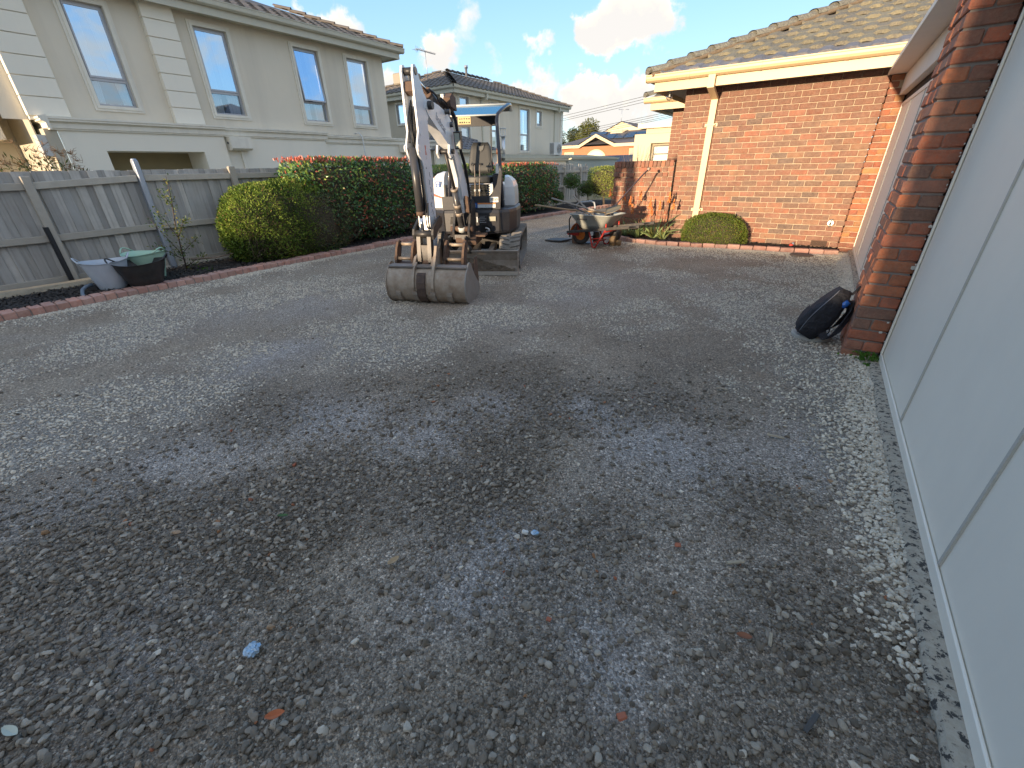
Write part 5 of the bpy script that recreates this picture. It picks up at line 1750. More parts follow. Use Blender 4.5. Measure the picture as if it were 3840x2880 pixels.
for (u_, v_) in ((0, 0), (1.1, 0), (2.2, 0), (0.5, 1.1), (1.6, 1.1), (2.7, 1.1)):
    MB().box(0, 0, 0, 1.0, 1.0, .04, xf=lambda a, b, c_: (3.6 + (u_ + a) * .9 + .6 * 0, 3.2 + u_ * .8 + a * .8 + (v_ + b) * .55, 4.95 - (u_ + a) * .38 + (v_ + b) * .18 + c_)).build('solar_panel', M_SOLW, RF_)
MB().box(-.9, 1.95, 4.55, .5, 2.6, 4.62, xf=lambda a, b, c_: (a + (b - 1.95) * .5, b, roofz(b) + .15 + (c_ - 4.55))).build('skylight', M_CREAM2, RF_)
MB().tube([(-.3, 3.4, 5.5), (-.3, 3.4, 6.9)], .03, 6).tube([(-.7, 3.4, 6.88), (.5, 3.4, 6.8)], .03, 4).build('aerial', M_POSTG, BH_)
LR3 = MB()
LR3.add([(3.0, -12, 1.3), (7.6, -12, 1.3), (6.0, -8, 2.15), (1.2, -8, 2.15)], [(0, 1, 2, 3)])
cr_ = thing('low_tiled_roof', 'low dark tiled roof with cream gable peeping between gold hedge and brick wall', 'roof', (-20.5, 50, 0))
LR3.build('tile_slope', M_FROOF, cr_)
MB().prism([(-2.0, 1.2), (1.3, 2.15), (3.2, 1.2)], -12.3, -12.1, lambda a, p_, q_: (p_, a, q_)).build('gable_board', M_CREAM2, cr_)
MB().box(-2, -12, -1, 7, -8.2, 1.2).build('wall', M_FBR, cr_)

MH = thing('modern_house', 'cream flat roofed modern house with a three pane window above the low brick wall', 'house', (-11.4, 32, 0))
M_MOD = mat('sandy_render', (.62, .54, .38), .85, noise=(1.2, .3, (.56, .49, .35)))
face_wall('front_wall', MH, 0, 6, -1, 3.15, [(1.15, 3.9, .9, 2.60)], M_MOD, depth=.35)
MB().box(0, .352, .9, 1.2, .4, 2.6).box(0.01, .01, -1, .05, 5, 3.14).build('side_wall', M_MOD, MH)
MB().box(1.15, .40, .85, 4.2, .48, 2.66).build('recess_wall', mat('taupe_wall', (.40, .34, .24), .85), MH)
MB().box(.25, -.30, 3.46, 6, 5, 3.74).build('flat_roof', mat('pale_cream_fascia', (.80, .72, .53), .7), MH)
MB().box(.75, .02, 3.16, 6, 4, 3.455).build('upper_band', M_MOD, MH)
wn = MB()
for k in range(4):
    wn.box(1.30, .35, .98 + k * .475, 2.42, .395, 1.04 + k * .475)
wn.box(1.25, .35, .98, 1.298, .395, 2.46).box(2.422, .35, .98, 2.46, .395, 2.46)
wn = wn.build('window', mat('dark_frame', (.03, .03, .03), .5), MH)
for k in range(3):
    MB().add([(1.3, .385, 1.04 + k * .475), (2.42, .385, 1.04 + k * .475), (2.42, .385, 1.455 + k * .475), (1.3, .385, 1.455 + k * .475)], [(0, 1, 2, 3)]).build('pane', mat('lace_pane', (.60, .60, .52), .4, noise=(9., .4, (.45, .46, .42))), wn)
MB().box(2.9, .37, .9, 3.4, .395, 1.45).build('door_panel', mat('sage_panel', (.40, .45, .33), .7), MH)

MH.location = (-8.55, 24, .345)
MH.scale = (.75, .75, .75)

def tree(name, label, x, y, h, rx, rz, n, m, L=.5, bare=False, trunk=.25):
    t_ = thing(name, label, 'tree', (x, y, 0))
    MB().tube([(0, 0, -1), (JX(.2), 0, h * .45), (JX(.4), JX(.4), h * .8)], [trunk, trunk * .7, trunk * .25], 8).build('trunk', M_BARK, t_)
    cl = []
    for k in range(9 if not bare else 0):
        a = random.uniform(0, 6.28); rr = random.uniform(.2, .75) * rx
        c_ = (rr * math.cos(a), rr * math.sin(a), h - rz * random.uniform(.35, 1.2))
        P, N = superq(n // 9, c_, (rx * random.uniform(.35, .55), rx * random.uniform(.35, .55), rz * random.uniform(.3, .5)), 2, .25, 3, .5, k)
        cl.append((P, N, rng.uniform(L * .5, L, len(P)), L * .22, np.clip(rng.normal(.5, .25, len(P)), 0, 1), .9, .2))
    if cl:
        foliage('crown', t_, cl, m)
    if bare:
        tw = []
        for k in range(n):
            a = random.uniform(-1, 1); b = random.uniform(-1, 1)
            tw.append(((0 + a * rx * .2, b * rx * .2, h * .35), (a * rx, b * rx, h * random.uniform(.75, 1)), .03 * trunk * 4))
        twigs('branch', t_, tw, mat('bare_branch', (.20, .15, .11), .9), 4)['kind'] = 'stuff'
    return t_
L_T1 = leafmat('dark_crown', [(0, (.02, .035, .01)), (.6, (.05, .075, .02)), (1, (.12, .12, .04))], .7, .2, .2)
L_T2 = leafmat('sunny_crown', [(0, (.05, .06, .015)), (.5, (.12, .14, .03)), (1, (.24, .23, .06))], .7, .25, .2)
tree('dark_tree', 'dark pine like tree leftmost on the skyline past the cream house corner', -43.5, 80, 7.6, 2.8, 2.6, 2600, L_T1, .42)
tree('dark_tree', 'dark ragged tree between the leftmost skyline tree and the sunny one', -40.0, 81, 7.6, 1.9, 2.2, 1800, L_T1, .4)
tree('sunny_tree', 'broad yellow green tree directly above the brick house roof', -35.0, 78, 8.0, 3.3, 2.4, 3600, L_T2, .38)
tree('dark_tree', 'low dark tree crown just left of the modern house', -30.5, 84, 6.2, 2.2, 1.6, 1500, L_T1, .4)
tree('bare_tree', 'leafless tree whose twig tips rise above the flat roofed house', -19.0, 60, 6.2, 1.6, 1, 60, L_T1, bare=True, trunk=.15)
tree('bare_tree', 'leafless tree peeping past the left edge of the modern house', -20.0, 52, 5.0, .8, 1, 40, L_T1, bare=True, trunk=.12)
tree('bare_shrub', 'leafless twiggy shrub behind the low garden wall, before the modern house', -4.95, 14.5, 1.95, .55, 1, 46, L_T1, bare=True, trunk=.04)
tree('bare_shrub', 'pale leafless shrub behind the wall in front of the distant brick house', -6.3, 17.5, 1.95, .45, 1, 26, L_T1, bare=True, trunk=.04)

M_WIRE = mat('cable_black', (.06, .06, .06), .6)
W_ = [((-23.76, 5.89), (-14.56, 6.95)), ((-23.75, 5.64), (-14.91, 6.70)), ((-23.74, 5.48), (-15.12, 6.44)), ((-23.76, 4.32), (-13.54, 5.42)), ((-23.75, 4.13), (-13.51, 5.26)), ((-23.74, 3.94), (-13.49, 5.09)), ((-23.74, 3.75), (-13.39, 4.98))]
WL = ['highest power cable crossing the sky at right', 'second power cable from the top in the sky', 'third power cable, lowest of the upper three', 'top cable of the lower set of four',
      'second cable of the lower set of four', 'third cable of the lower set of four', 'lowest power cable, crossing the brick house roof']
for (a, b), lab in zip(W_, WL):
    dx = b[0] - a[0]; dz = b[1] - a[1]
    pts = []
    for k in range(13):
        f_ = -.9 + 2.8 * k / 12
        pts.append((a[0] + dx * f_, 45, a[1] + dz * f_ + .05 * (f_ - .5) ** 2))
    o = MB().tube(pts, .018, 5, caps=False).build('power_cable', M_WIRE)
    tag(o, lab, 'power cable', 'power cables behind the houses')

# ------------------------------------------------------------------ digger
EO = (-4.483, 5.698)
EX = thing('mini_excavator', 'white and black mini excavator with canopy front coloured as reflected sky parked mid driveway, bucket on the ground', 'excavator', (EO[0], EO[1], .0), math.atan2(.475, .88))
M_BLK = mat('black_panel_paint', (.020, .022, .030), .4, noise=[(5., .5, (.04, .038, .038)), (30., .25, (.07, .062, .055))], wear=(26., .74, (.12, .105, .09), .7))
M_WHT = mat('white_boom_paint', (.72, .735, .75), .38, noise=[(4., .3, (.60, .585, .54))], wear=(17., .665, (.05, .035, .03), .7), coat=.2)
M_WHTC = mat('white_cowl', (.80, .80, .79), .3, noise=[(4., .3, (.72, .70, .65))], coat=.3)
M_RUB = mat('dusty_track_rubber', (.24, .225, .20), .95, noise=[(18., .6, (.36, .33, .29)), (60., .4, (.12, .115, .11))], bump=(90., .5, .004))
M_STL = mat('worn_bucket_steel', (.33, .27, .21), .5, metal=.25, noise=[(3.5, .7, (.42, .37, .30)), (13., .6, (.20, .12, .065)), (50., .3, (.33, .30, .26))], streak=(9., .4, (.13, .09, .06)), bump=(40., .3, .003))
M_RUST = mat('rusty_steel', (.115, .075, .055), .8, metal=.2, noise=[(14., .7, (.07, .05, .045)), (40., .5, (.20, .12, .07))], bump=(60., .5, .003))
M_DST = mat('dark_oily_steel', (.04, .04, .042), .45, metal=.4, noise=[(14., .5, (.085, .072, .06))], bump=(50., .3, .002))
M_CYL = mat('dark_cylinder_paint', (.045, .045, .048), .35, noise=[(9., .4, (.085, .075, .068))], coat=.2)
M_CHR = mat('chrome_rod', (.65, .65, .66), .12, metal=1.0)
M_SEAT = mat('grey_vinyl_seat', (.035, .037, .037), .5, noise=(8., .4, (.05, .05, .048)), bump=(90., .2, .002))
M_CBL = mat('canopy_sky_reflection', (.02, .14, .26), .18, spec=.8, coat=.5)  # reflected sky on the canopy front, put into the base colour
M_TUBE = mat('black_rops_tube', (.025, .028, .04), .3, coat=.4)
M_DIRT = mat('caked_dirt', (.12, .095, .07), .95, noise=(30., .6, (.2, .17, .13)), bump=(40., 1., .02))
M_BLADE = mat('blade_steel', (.30, .26, .22), .6, metal=.2, noise=[(6., .7, (.20, .15, .11)), (30., .4, (.40, .37, .32))], bump=(50., .3, .003))
M_HOSE = mat('black_hose', (.015, .015, .016), .5)
def e(u, h_, z):
    return (u, -h_, z)
SA, CA = math.sin(math.radians(7.5)), math.cos(math.radians(7.5))
def b(w_, h_, z):
    return (-.05 + w_ * CA - h_ * SA, -(1.04 + w_ * SA + h_ * CA), z)
def poly_u(mb, pts, u0, u1, fn=e, smooth=False):
    """pts (h, z) extruded across"""
    return mb.prism(pts, u0, u1, lambda a, p_, q_: fn(a, p_, q_), smooth)
def text(body, size, loc, rot, m, parent, name='lettering', align='CENTER', ex=.001, shear=0.0, sx=1.0):
    cu = bpy.data.curves.new(name, 'FONT')
    cu.body = body; cu.size = size; cu.extrude = ex; cu.align_x = align; cu.align_y = 'CENTER'; cu.shear = shear
    cu.materials.append(m)
    tmp = bpy.data.objects.new('tmp_text', cu)
    col.objects.link(tmp)
    bpy.context.view_layer.update()
    me = bpy.data.meshes.new_from_object(tmp.evaluated_get(bpy.context.evaluated_depsgraph_get()))
    bpy.data.objects.remove(tmp)
    me.name = name
    o = put(name, me, parent, loc, rot)
    o.scale = (sx, 1, 1)
    return o
def pbolt(mb, c, ax, r, l, n=10):
    c = Vector(c); ax = Vector(ax).normalized()
    return mb.tube([c - ax * l / 2, c + ax * l / 2], r, n)

# tracks
def stadium(h0, h1, r, zc, n=10, r2=None):
    pts = []
    r2 = r2 or r
    for k in range(n + 1):
        a = -math.pi / 2 + math.pi * k / n
        pts.append((h1 + r * math.cos(a), zc + r * math.sin(a)))
    for k in range(n + 1):
        a = math.pi / 2 + math.pi * k / n
        pts.append((h0 + r2 * math.cos(a), zc - r + r2 + (r2) * math.sin(a) if False else zc + r2 * math.sin(a)))
    return pts
for s_ in (-1, 1):
    u0, u1 = (.42, .72) if s_ > 0 else (-.72, -.42)
    outer = stadium(-.72, .56, .235, .24); inner = stadium(-.72, .56, .205, .24)
    tb = MB(); n = len(outer)
    V = [e(u0, *p_) for p_ in outer] + [e(u1, *p_) for p_ in outer] + [e(u0, *p_) for p_ in inner] + [e(u1, *p_) for p_ in inner]
    F = []
    for k in range(n):
        j = (k + 1) % n
        F += [(k, j, n + j, n + k), (2 * n + k, 3 * n + k, 3 * n + j, 2 * n + j), (k, 2 * n + k, 2 * n + j, j), (n + k, n + j, 3 * n + j, 3 * n + k)]
    tb.add(V, F)
    tr = tb.build('track', M_RUB, EX)
    # lugs
    per = []
    L1 = 1.28; r = .235; arc = math.pi * r; tot_ = 2 * L1 + 2 * arc
    lug = MB(); step = .078; k = 0; d_ = 0
    def at(d_):
        d_ %= tot_
        if d_ < L1:
            return (-.72 + d_, .005), 0.0
        d_ -= L1
        if d_ < arc:
            a = -math.pi / 2 + d_ / r
            return (.56 + r * math.cos(a), .24 + r * math.sin(a)), a + math.pi / 2
        d_ -= arc
        if d_ < L1:
            return (.56 - d_, .475), math.pi
        d_ -= L1
        a = math.pi / 2 + d_ / r
        return (-.72 + r * math.cos(a), .24 + r * math.sin(a)), a + math.pi / 2
    while d_ < tot_ - .04:
        for (f0, f1, sh) in ((0, .46, 0), (.54, 1.0, step * .5)):
            V = []
            for (ff, dd) in ((f0, 0 + (.03 if f0 == 0 else 0)), (f1, .0 if f0 == 0 else .03)):
                (hh, zz), an_ = at(d_ + sh + dd)
                ux = u0 + (u1 - u0) * ff
                for (da, up_) in ((-.018, .0), (.018, .0), (.012, .019), (-.012, .019)):
                    ta = an_
                    V.append(e(ux, hh + math.cos(ta) * da + math.sin(ta) * up_, zz + math.sin(ta) * da - math.cos(ta) * up_ + (0)))
            lug.add(V, [(0, 1, 2, 3), (7, 6, 5, 4), (0, 4, 5, 1), (1, 5, 6, 2), (2, 6, 7, 3), (3, 7, 4, 0)])
        d_ += step
    lo_ = lug.build('tread', M_RUB, tr)
    fr = MB()
    um = (u0 + u1) / 2
    fr.box(um - .06, -.50, .12, um + .06, .66, .30)
    fr.build('track_frame', M_DST, EX)
    for hh, rr in ((.56, .19), (-.72, .19), (.25, .07), (-.05, .07), (-.35, .07)):
        zc = .24 if rr > .1 else .105
        pbolt(MB(), e(um, hh, zc), (1, 0, 0), rr, .12, 18).build('roller' if rr < .1 else 'idler_wheel', M_DST, EX)
# undercarriage
ub = MB()
ub.box(-.42, -.25, .22, .42, .45, .40, .02)
poly_u(ub, [(.2, .40), (.55, .30), (.8, .16), (.8, .08), (.4, .2), (.2, .22)], -.30, -.24).build('undercarriage', M_DST, EX)
MB().tube([(0, 0, .40), (0, 0, .50)], .28, 28).build('slew_ring', M_DST, EX)
# blade
bl_ = MB()
cs = [(1.10, .0), (1.055, .05), (1.03, .12), (1.03, .20), (1.06, .28), (1.10, .335), (1.085, .345), (1.035, .29), (1.005, .2), (1.005, .1), (1.035, .03), (1.07, .0)]
poly_u(bl_, cs, -.71, .71)
bl_.box(-.722, -1.11, .0, -.711, -1.0, .34).box(.711, -1.11, .0, .722, -1.0, .34)
B0 = bl_.build('blade', M_BLADE, EX)
MB().box(-.722, -1.118, .0, .722, -1.108, .055).build('cutting_edge', mat('bright_worn_edge', (.50, .47, .42), .5, metal=.3, noise=(20., .4, (.36, .33, .29))), B0)
for u_ in (-.16, .06, .30):
    poly_u(MB(), [(1.02, .30), (1.02, .13), (.55, .22), (.40, .30), (.42, .36), (.6, .34)], u_ - .035, u_ + .035).build('blade_arm', M_BLADE, EX)
# heap of soil caught in the blade
dm = MB(); rings = []
for k in range(24):
    u_ = -.45 + 1.12 * k / 23
    hh = .165 * max(0.12, 1 - max(0, (u_ - .12)) / .58) + random.uniform(-.012, .012)
    rings.append([e(u_, 1.03, .05), e(u_, 1.105, .052), e(u_, 1.085 + JX(.01), .06 + hh * .35), e(u_, 1.045, .06 + hh)])
dm.loft(rings, smooth=False)
for k in range(150):
    u_ = random.uniform(-.4, .62); hh = .165 * max(0.12, 1 - max(0, (u_ - .12)) / .58); q_ = random.random()
    s2 = random.uniform(.005, .012)
    c_ = e(u_, 1.10 - .045 * q_, .062 + hh * q_)
    vs, fs = chamfer_box(-s2, -s2, -s2 * .6, s2, s2, s2 * .6, s2 * .5)
    dm.add([(a + c_[0], bb_ + c_[1], d2 + c_[2]) for a, bb_, d2 in vs], fs)
o = dm.build('caught_soil', M_DIRT, EX); o['kind'] = 'stuff'
# swing post
sw = MB()
poly_u(sw, [(.62, .42), (1.10, .42), (1.13, .47), (1.13, .52), (.62, .56)], -.14, .14)
sw.build('swing_bracket', M_RUST, EX)
sb_ = MB()
for w0, w1 in ((-.125, -.095), (.095, .125)):
    sb_.prism([(-.12, .50), (.08, .50), (.10, .60), (.04, .70), (-.06, .95), (-.16, 1.0), (-.24, .92), (-.22, .6)], w0, w1, lambda a, p_, q_: b(a, p_, q_))
sb_.prism([(-.2, .50), (.09, .50), (.09, .56), (-.2, .56)], -.095, .095, lambda a, p_, q_: b(a, p_, q_))
sb_.build('swing_post', M_DST, EX)
pbolt(MB(), b(.0, .03, .63), Vector(b(1, 0, 0)) - Vector(b(0, 0, 0)), .038, .32).build('pivot_pin', M_RUST, EX)
pbolt(MB(), e(.03, 1.06, .36), (0, 0, 1), .045, .12).build('king_pin', M_DST, EX)
pl2 = MB().box(.08, -1.04, .52, .26, -.80, .545); pl2.build('swing_step', M_RUST, EX)

# body
def plan_loft(levels, pts, sc_=1.0):
    return [[e(p_[0] * k_ , p_[1] * k2, z) for p_ in pts] for (z, k_, k2) in levels]
plan = [(-.38, .70), (-.2, .715), (.2, .715), (.42, .70), (.56, .58), (.645, .30), (.665, -.1), (.64, -.5), (.5, -.78), (.2, -.9), (-.2, -.9), (-.5, -.78), (-.64, -.5), (-.665, -.1), (-.64, .30), (-.53, .58)]
bd = MB().loft([[e(p_[0] * k_, p_[1] * k_, z) for p_ in plan] for (z, k_) in ((.50, .90), (.515, .97), (.55, .99), (.80, 1.0), (.835, .985), (.845, .96))], smooth=False)
BD = bd.build('body_skirt', M_BLK, EX)
for (pu, ph_) in ((.43, .70), (-.39, .70)):
    MB().tube([e(pu, ph_ + .003, .54), e(pu, ph_ + .003, .83)], .005, 4).build('panel_seam', M_DARK, BD)
vg = MB()
for k in range(6):
    vg.box(-.30 + .003 * k, -.722, .655 + k * .017, -.19 - .004 * k, -.705, .663 + k * .017)
vg.build('vent_slot', M_DARK, BD)
MB().box(.275, -.7225, .690, .375, -.705, .752, .002).build('serial_plate', mat('faded_plate', (.36, .35, .27), .5), BD)
dq = MB().box(.12, -.722, .66, .25, -.705, .765, .004).build('decal_panel', M_BLK, BD)
MB().box(.095, -.724, .675, .112, -.712, .75, .003).build('warning_decal', mat('decal_white', (.7, .72, .74), .5), BD)
for k in range(4):
    MB().box(.14, -.7245, .672 + k * .024, .235 - .02 * (k % 2), -.7225, .676 + k * .024).build('decal_line', MATS['decal_white'], dq)
hk = MB().tube([e(.22, .72, .60), e(.27, .74, .585), e(.28, .72, .56), e(.23, .72, .55)], .012, 6)
hk.build('tie_down', MATS['decal_white'], BD)
MB().prism([(.16, .52), (.33, .52), (.30, .60), (.24, .64), (.16, .64)], .700, .7215, lambda a, p_, q_: e(p_, a, q_)).build('boom_recess', M_DARK, BD)
# floor front panel and side pillar
fp = MB()
fp.prism([(-.40, .845), (.44, .845), (.45, 1.0), (.47, 1.25), (.475, 1.34), (.44, 1.34), (.40, 1.17), (.33, 1.06), (.29, 1.02), (-.40, 1.02)], .655, .685, lambda a, p_, q_: e(p_, a, q_))
FP = fp.build('front_panel', M_BLK, EX)
MB().box(-.39, -.652, .85, .44, -.1, .93).build('floor_plate', M_DST, EX)
tg = MB().box(.295, -.691, .938, .418, -.6855, 1.008, .002).build('number_plate', mat('plate_white', (.75, .76, .74), .4), FP)
M_INK = mat('black_ink', (.01, .01, .01), .5)
text('ME69', .056, (.357, -.6918, .973), (math.pi / 2, 0, 0), M_INK, tg, sx=.82)
st1 = MB().box(.115, -.6895, .868, .375, -.6855, .932).build('safety_sticker', mat('sticker_pale', (.62, .66, .68), .4), FP)
MB().box(.115, -.691, .914, .375, -.6896, .932).build('sticker_band', mat('sticker_orange', (.70, .24, .06), .4), st1)
text('/ - - -', .022, (.25, -.6902, .89), (math.pi / 2, 0, 0), M_INK, st1)
st2 = MB().box(-.02, -.6895, .868, .112, -.6855, .932).build('safety_sticker', mat('sticker_blue', (.02, .09, .33), .4), FP, label='blue sticker with white words')
text('Stop\nOff', .024, (.07, -.690, .90), (math.pi / 2, 0, 0), MATS['sticker_pale'], st2)
MB().box(-.235, -.6895, .868, -.175, -.6855, .925).build('safety_sticker', MATS['sticker_pale'], FP, label='small white sticker')
# side cowls
def cowl(u0, u1, h0, h1, z0, z1, name, side):
    rings = []
    for (f_, ins) in ((0, .0), (.35, .0), (.62, .012), (.82, .045), (.94, .10), (1.0, .17)):
        z = z0 + (z1 - z0) * f_
        uo = (u1 - ins) if side > 0 else (u0 + ins)
        ui = u0 if side > 0 else u1
        lo, hi = min(uo, ui), max(uo, ui)
        rings.append([e(lo, h1 - ins * 1.3, z), e(hi, h1 - ins * 1.3, z), e(hi, h0 + ins, z), e(lo, h0 + ins, z)])
    return MB().loft(rings, smooth=False).build(name, M_WHTC, EX)
LC = cowl(-.635, -.425, -.55, .42, .85, 1.34, 'side_cowl', -1)
RC_ = cowl(.44, .60, -.60, .10, .85, 1.27, 'side_cowl', 1)
MB().box(-.420, -.45, .85, -.395, .5, 1.16).build('cowl_seal', M_BLK, EX)
MB().prism([(-.62, 1.06), (-.60, 1.02), (-.44, .975), (-.47, 1.005), (-.58, 1.05)], .4205, .4235, lambda a, p_, q_: e(p_, a, q_)).build('red_swoosh', mat('decal_red', (.55, .09, .05), .4), LC)
bs_ = MB().box(-.545, -.4245, 1.135, -.475, -.4215, 1.215).build('blue_decal', MATS['sticker_blue'], LC)
MB().box(-.532, -.4262, 1.18, -.488, -.4246, 1.205).box(-.525, -.4262, 1.142, -.495, -.4246, 1.170).build('decal_mark', MATS['decal_white'], bs_)
MB().prism([(-.56, 1.235), (-.552, 1.23), (-.548, 1.27), (-.556, 1.275)], .4195, .4215, lambda a, p_, q_: e(p_, a, q_)).build('decal_mark', MATS['decal_red'], LC)
MB().box(-.36, .35, .84, .40, .86, 1.16, .06).build('engine_hood', M_WHTC, EX)
# pillars, canopy
def tube_e(pts, r, m, name, n=10):
    return MB().tube([e(*p_) for p_ in pts], r, n).build(name, m, EX)
for s_ in (-1, 1):
    so_ = .0 if s_ > 0 else .16
    tube_e([(so_ + .465 * s_, .60, .86), (so_ + .450 * s_, .58, 1.3), (so_ + .405 * s_, .50, 1.95), (so_ + .415 * s_, .47, 2.02), (so_ + .455 * s_, .30, 2.09), (so_ + .52 * s_, .08, 2.165), (so_ + .53 * s_, -.1, 2.18), (so_ + .50 * s_, -.5, 2.16)], .024, M_TUBE, 'canopy_post')
    ro_ = 0 if s_ > 0 else -.14
    tube_e([(ro_ + .30 * s_, -.50, .90), (ro_ + .29 * s_, -.48, 2.0), (ro_ * .4 + .33 * s_, -.30, 2.14)], .020, M_TUBE, 'rear_post')
cf = MB().add([e(-.24, .475, 2.02), e(.40, .475, 2.02), e(.505, .09, 2.165), e(-.345, .09, 2.165), e(-.24, .465, 2.012), e(.40, .465, 2.012), e(.505, .08, 2.15), e(-.345, .08, 2.15)],
              [(0, 1, 2, 3), (7, 6, 5, 4), (0, 4, 5, 1)])
CF = cf.build('canopy_front', M_CBL, EX)
M_CEDG = mat('pale_canopy_edge', (.50, .52, .50), .5)
MB().tube([e(-.25, .48, 2.012), e(.41, .48, 2.012)], .011, 6).build('canopy_rim', M_CEDG, EX)
MB().tube([e(-.35, .09, 2.172), e(.51, .09, 2.172)], .012, 6).build('canopy_rim', M_CEDG, EX)
MB().box(-.36, -.08, 2.150, .52, .58, 2.178).build('canopy_roof', M_BLK, EX)
cpb = MB().box(-.34, .44, 1.955, .30, .47, 2.13).build('canopy_back_panel', M_BLK, EX)
lb_ = MB().box(-.32, .434, 1.985, -.12, .4395, 2.095).build('warning_label', mat('yellowed_label', (.62, .52, .28), .6), cpb)
for r_ in range(2):
    for k in range(5):
        MB().box(-.30 + k * .036, .4325, 2.00 + r_ * .05, -.285 + k * .036 + random.uniform(0, .012), .4339, 2.012 + r_ * .05 + random.uniform(0, .012)).build('label_mark', M_INK, lb_)
tube_e([(.40, .48, 1.90), (.345, .45, 1.90), (.315, .44, 1.88), (.31, .44, 1.5), (.33, .46, 1.36)], .008, M_DST, 'grab_handle', 8)
# seat
def slab(cx_, w_, hc, th, z0, z1, wt, lean=0.0, name='backrest', bulge=.03):
    rings = []
    for i in range(9):
        f_ = i / 8
        z = z0 + (z1 - z0) * f_
        ww = w_ * (1 - (1 - wt) * f_ ** 2.2) * (1 if 0 < i < 8 else .86)
        tt = th * (1 if 0 < i < 8 else .6)
        hh = hc - lean * f_
        ring = []
        for k in range(16):
            a = 2 * math.pi * k / 16
            ca, sa_ = math.cos(a), math.sin(a)
            ex_ = math.copysign(abs(ca) ** .45, ca); ey = math.copysign(abs(sa_) ** .6, sa_)
            ring.append(e(cx_ + ww / 2 * ex_, hh + tt / 2 * ey + bulge * abs(ex_) ** 3 * .6, z))
        rings.append(ring)
    return MB().loft(rings).build(name, M_SEAT, EX)
SX = .085
BK = slab(SX, .37, .04, .085, 1.30, 1.715, .72, .08)
slab(SX, .40, .22, .40, 1.17, 1.275, 1.0, 0, 'seat', .0)
# piping lines and emblem pressed in the backrest
pp = MB()
pp.tube([e(SX + x_, .062 + .0 - .05, 1.56 - .035 * math.cos(x_ * 9)) for x_ in [-.165 + .33 * k / 12 for k in range(13)]], .006, 5)
for s_ in (-1, 1):
    pp.tube([e(SX + s_ * .175, .02, 1.49), e(SX + s_ * .13, .07, 1.44), e(SX + s_ * .10, .092, 1.38), e(SX + s_ * .11, .098, 1.32)], .006, 5)
pp.build('seat_piping', mat('seat_piping', (.11, .11, .10), .4), BK)
cat_ = [(-.045, .045), (-.03, .028), (-.01, .024), (.012, .024), (.032, .03), (.045, .046), (.042, .01), (.034, -.02), (.012, -.03), (.004, -.05), (-.012, -.034), (-.034, -.024), (-.03, -.004), (-.038, .012)]
MB().prism(cat_, .0, .012, lambda a, p_, q_: e(SX + .01 + p_, .022 + a - q_ * .18, 1.64 + q_)).build('emblem', mat('seat_emblem', (.12, .12, .11), .35), BK)
bw = []
for i in range(11):
    k = .86 if i % 2 else 1.0
    bw.append([e(SX + sx_ * .135 * k, .22 + sy_ * .13 * k, .985 + .017 * i) for sx_, sy_ in ((-1, -1), (1, -1), (1, 1), (-1, 1))])
MB().loft(bw, smooth=False).build('suspension_bellows', M_SEAT, EX)
for (u_, t_, m_) in ((.05, -.03, 0), (.115, .03, 1)):
    lv = MB().tube([e(u_ + .0, .50, .93), e(u_ + .0, .44, 1.15), e(u_ + t_ * .2, .36, 1.42)], .0075, 6).build('drive_lever', M_STL, EX)
    MB().tube([e(u_ + t_ * .2 - .035 + t_ * .5, .36, 1.425), e(u_ + t_ * .2 + .035 + t_ * .5, .36, 1.425)], .013, 8).build('lever_grip', M_HOSE, lv)
    MB().tube([e(u_, .46, 1.07), e(u_, .46, 1.10)], .016, 8).build('lever_joint', M_CEDG, lv)
# right console and stick
cs_ = MB().box(.30, -.38, 1.02, .40, .05, 1.30, .02).build('control_console', M_BLK, EX)
tube_e([(.36, .25, 1.28), (.37, .27, 1.42), (.375, .28, 1.55)], .009, M_STL, 'joystick')
MB().tube([e(.375, .28, 1.55), e(.378, .285, 1.62)], [.022, .016], 8).build('joystick_knob', mat('brown_knob', (.18, .08, .05), .4), EX)
MB().box(.355, -.40, 1.30, .41, -.38, 1.43, .004).build('hanging_tag', MATS['plate_white'], EX)
MB().box(-.22, -.20, 1.20, -.13, .0, 1.38, .02).build('control_console', M_BLK, EX)

# boom
def bp(name, pts, w0, w1, m, parent=EX, smooth=False):
    return MB().prism(pts, w0, w1, lambda a, p_, q_: b(a, p_, q_), smooth).build(name, m, parent)
boomp = [(-.12, .84), (-.16, 1.05), (-.04, 1.30), (.10, 1.50), (.25, 1.62), (.25, 1.78), (.32, 1.88), (.43, 1.945), (.69, 2.0), (.95, 2.025), (1.04, 2.0), (1.065, 1.94), (1.0, 1.88), (.87, 1.815), (.68, 1.73), (.50, 1.64), (.31, 1.52), (.17, 1.27), (.08, 1.0), (.08, .84)]
BM = bp('boom', boomp, -.062, .062, M_WHT)
text('bobcat', .105, (b(.0765, .34, 1.73)), (math.pi / 2, R(-48), math.pi / 2 - .0 + math.radians(-7.5) + .0), mat('boom_lettering', (.30, .32, .35), .4), EX, name='lettering').rotation_euler = (0, 0, 0)
lt = [o_ for o_ in EX.children if o_.name.startswith('lettering')][-1]
bx = (Vector(b(0, .7, -.78)) - Vector(b(0, 0, 0))).normalized()      # reading direction, down along the boom
bn = (Vector(b(1, 0, 0)) - Vector(b(0, 0, 0))).normalized()
bx = (Vector(b(0, -.89, -.45)) - Vector(b(0, 0, 0))).normalized()
lt.matrix_local = Matrix.Translation(b(.0645, .67, 1.83)) @ Matrix((bx, bn.cross(bx), bn)).transposed().to_4x4()
lt.name = 'lettering'
lugs = MB()
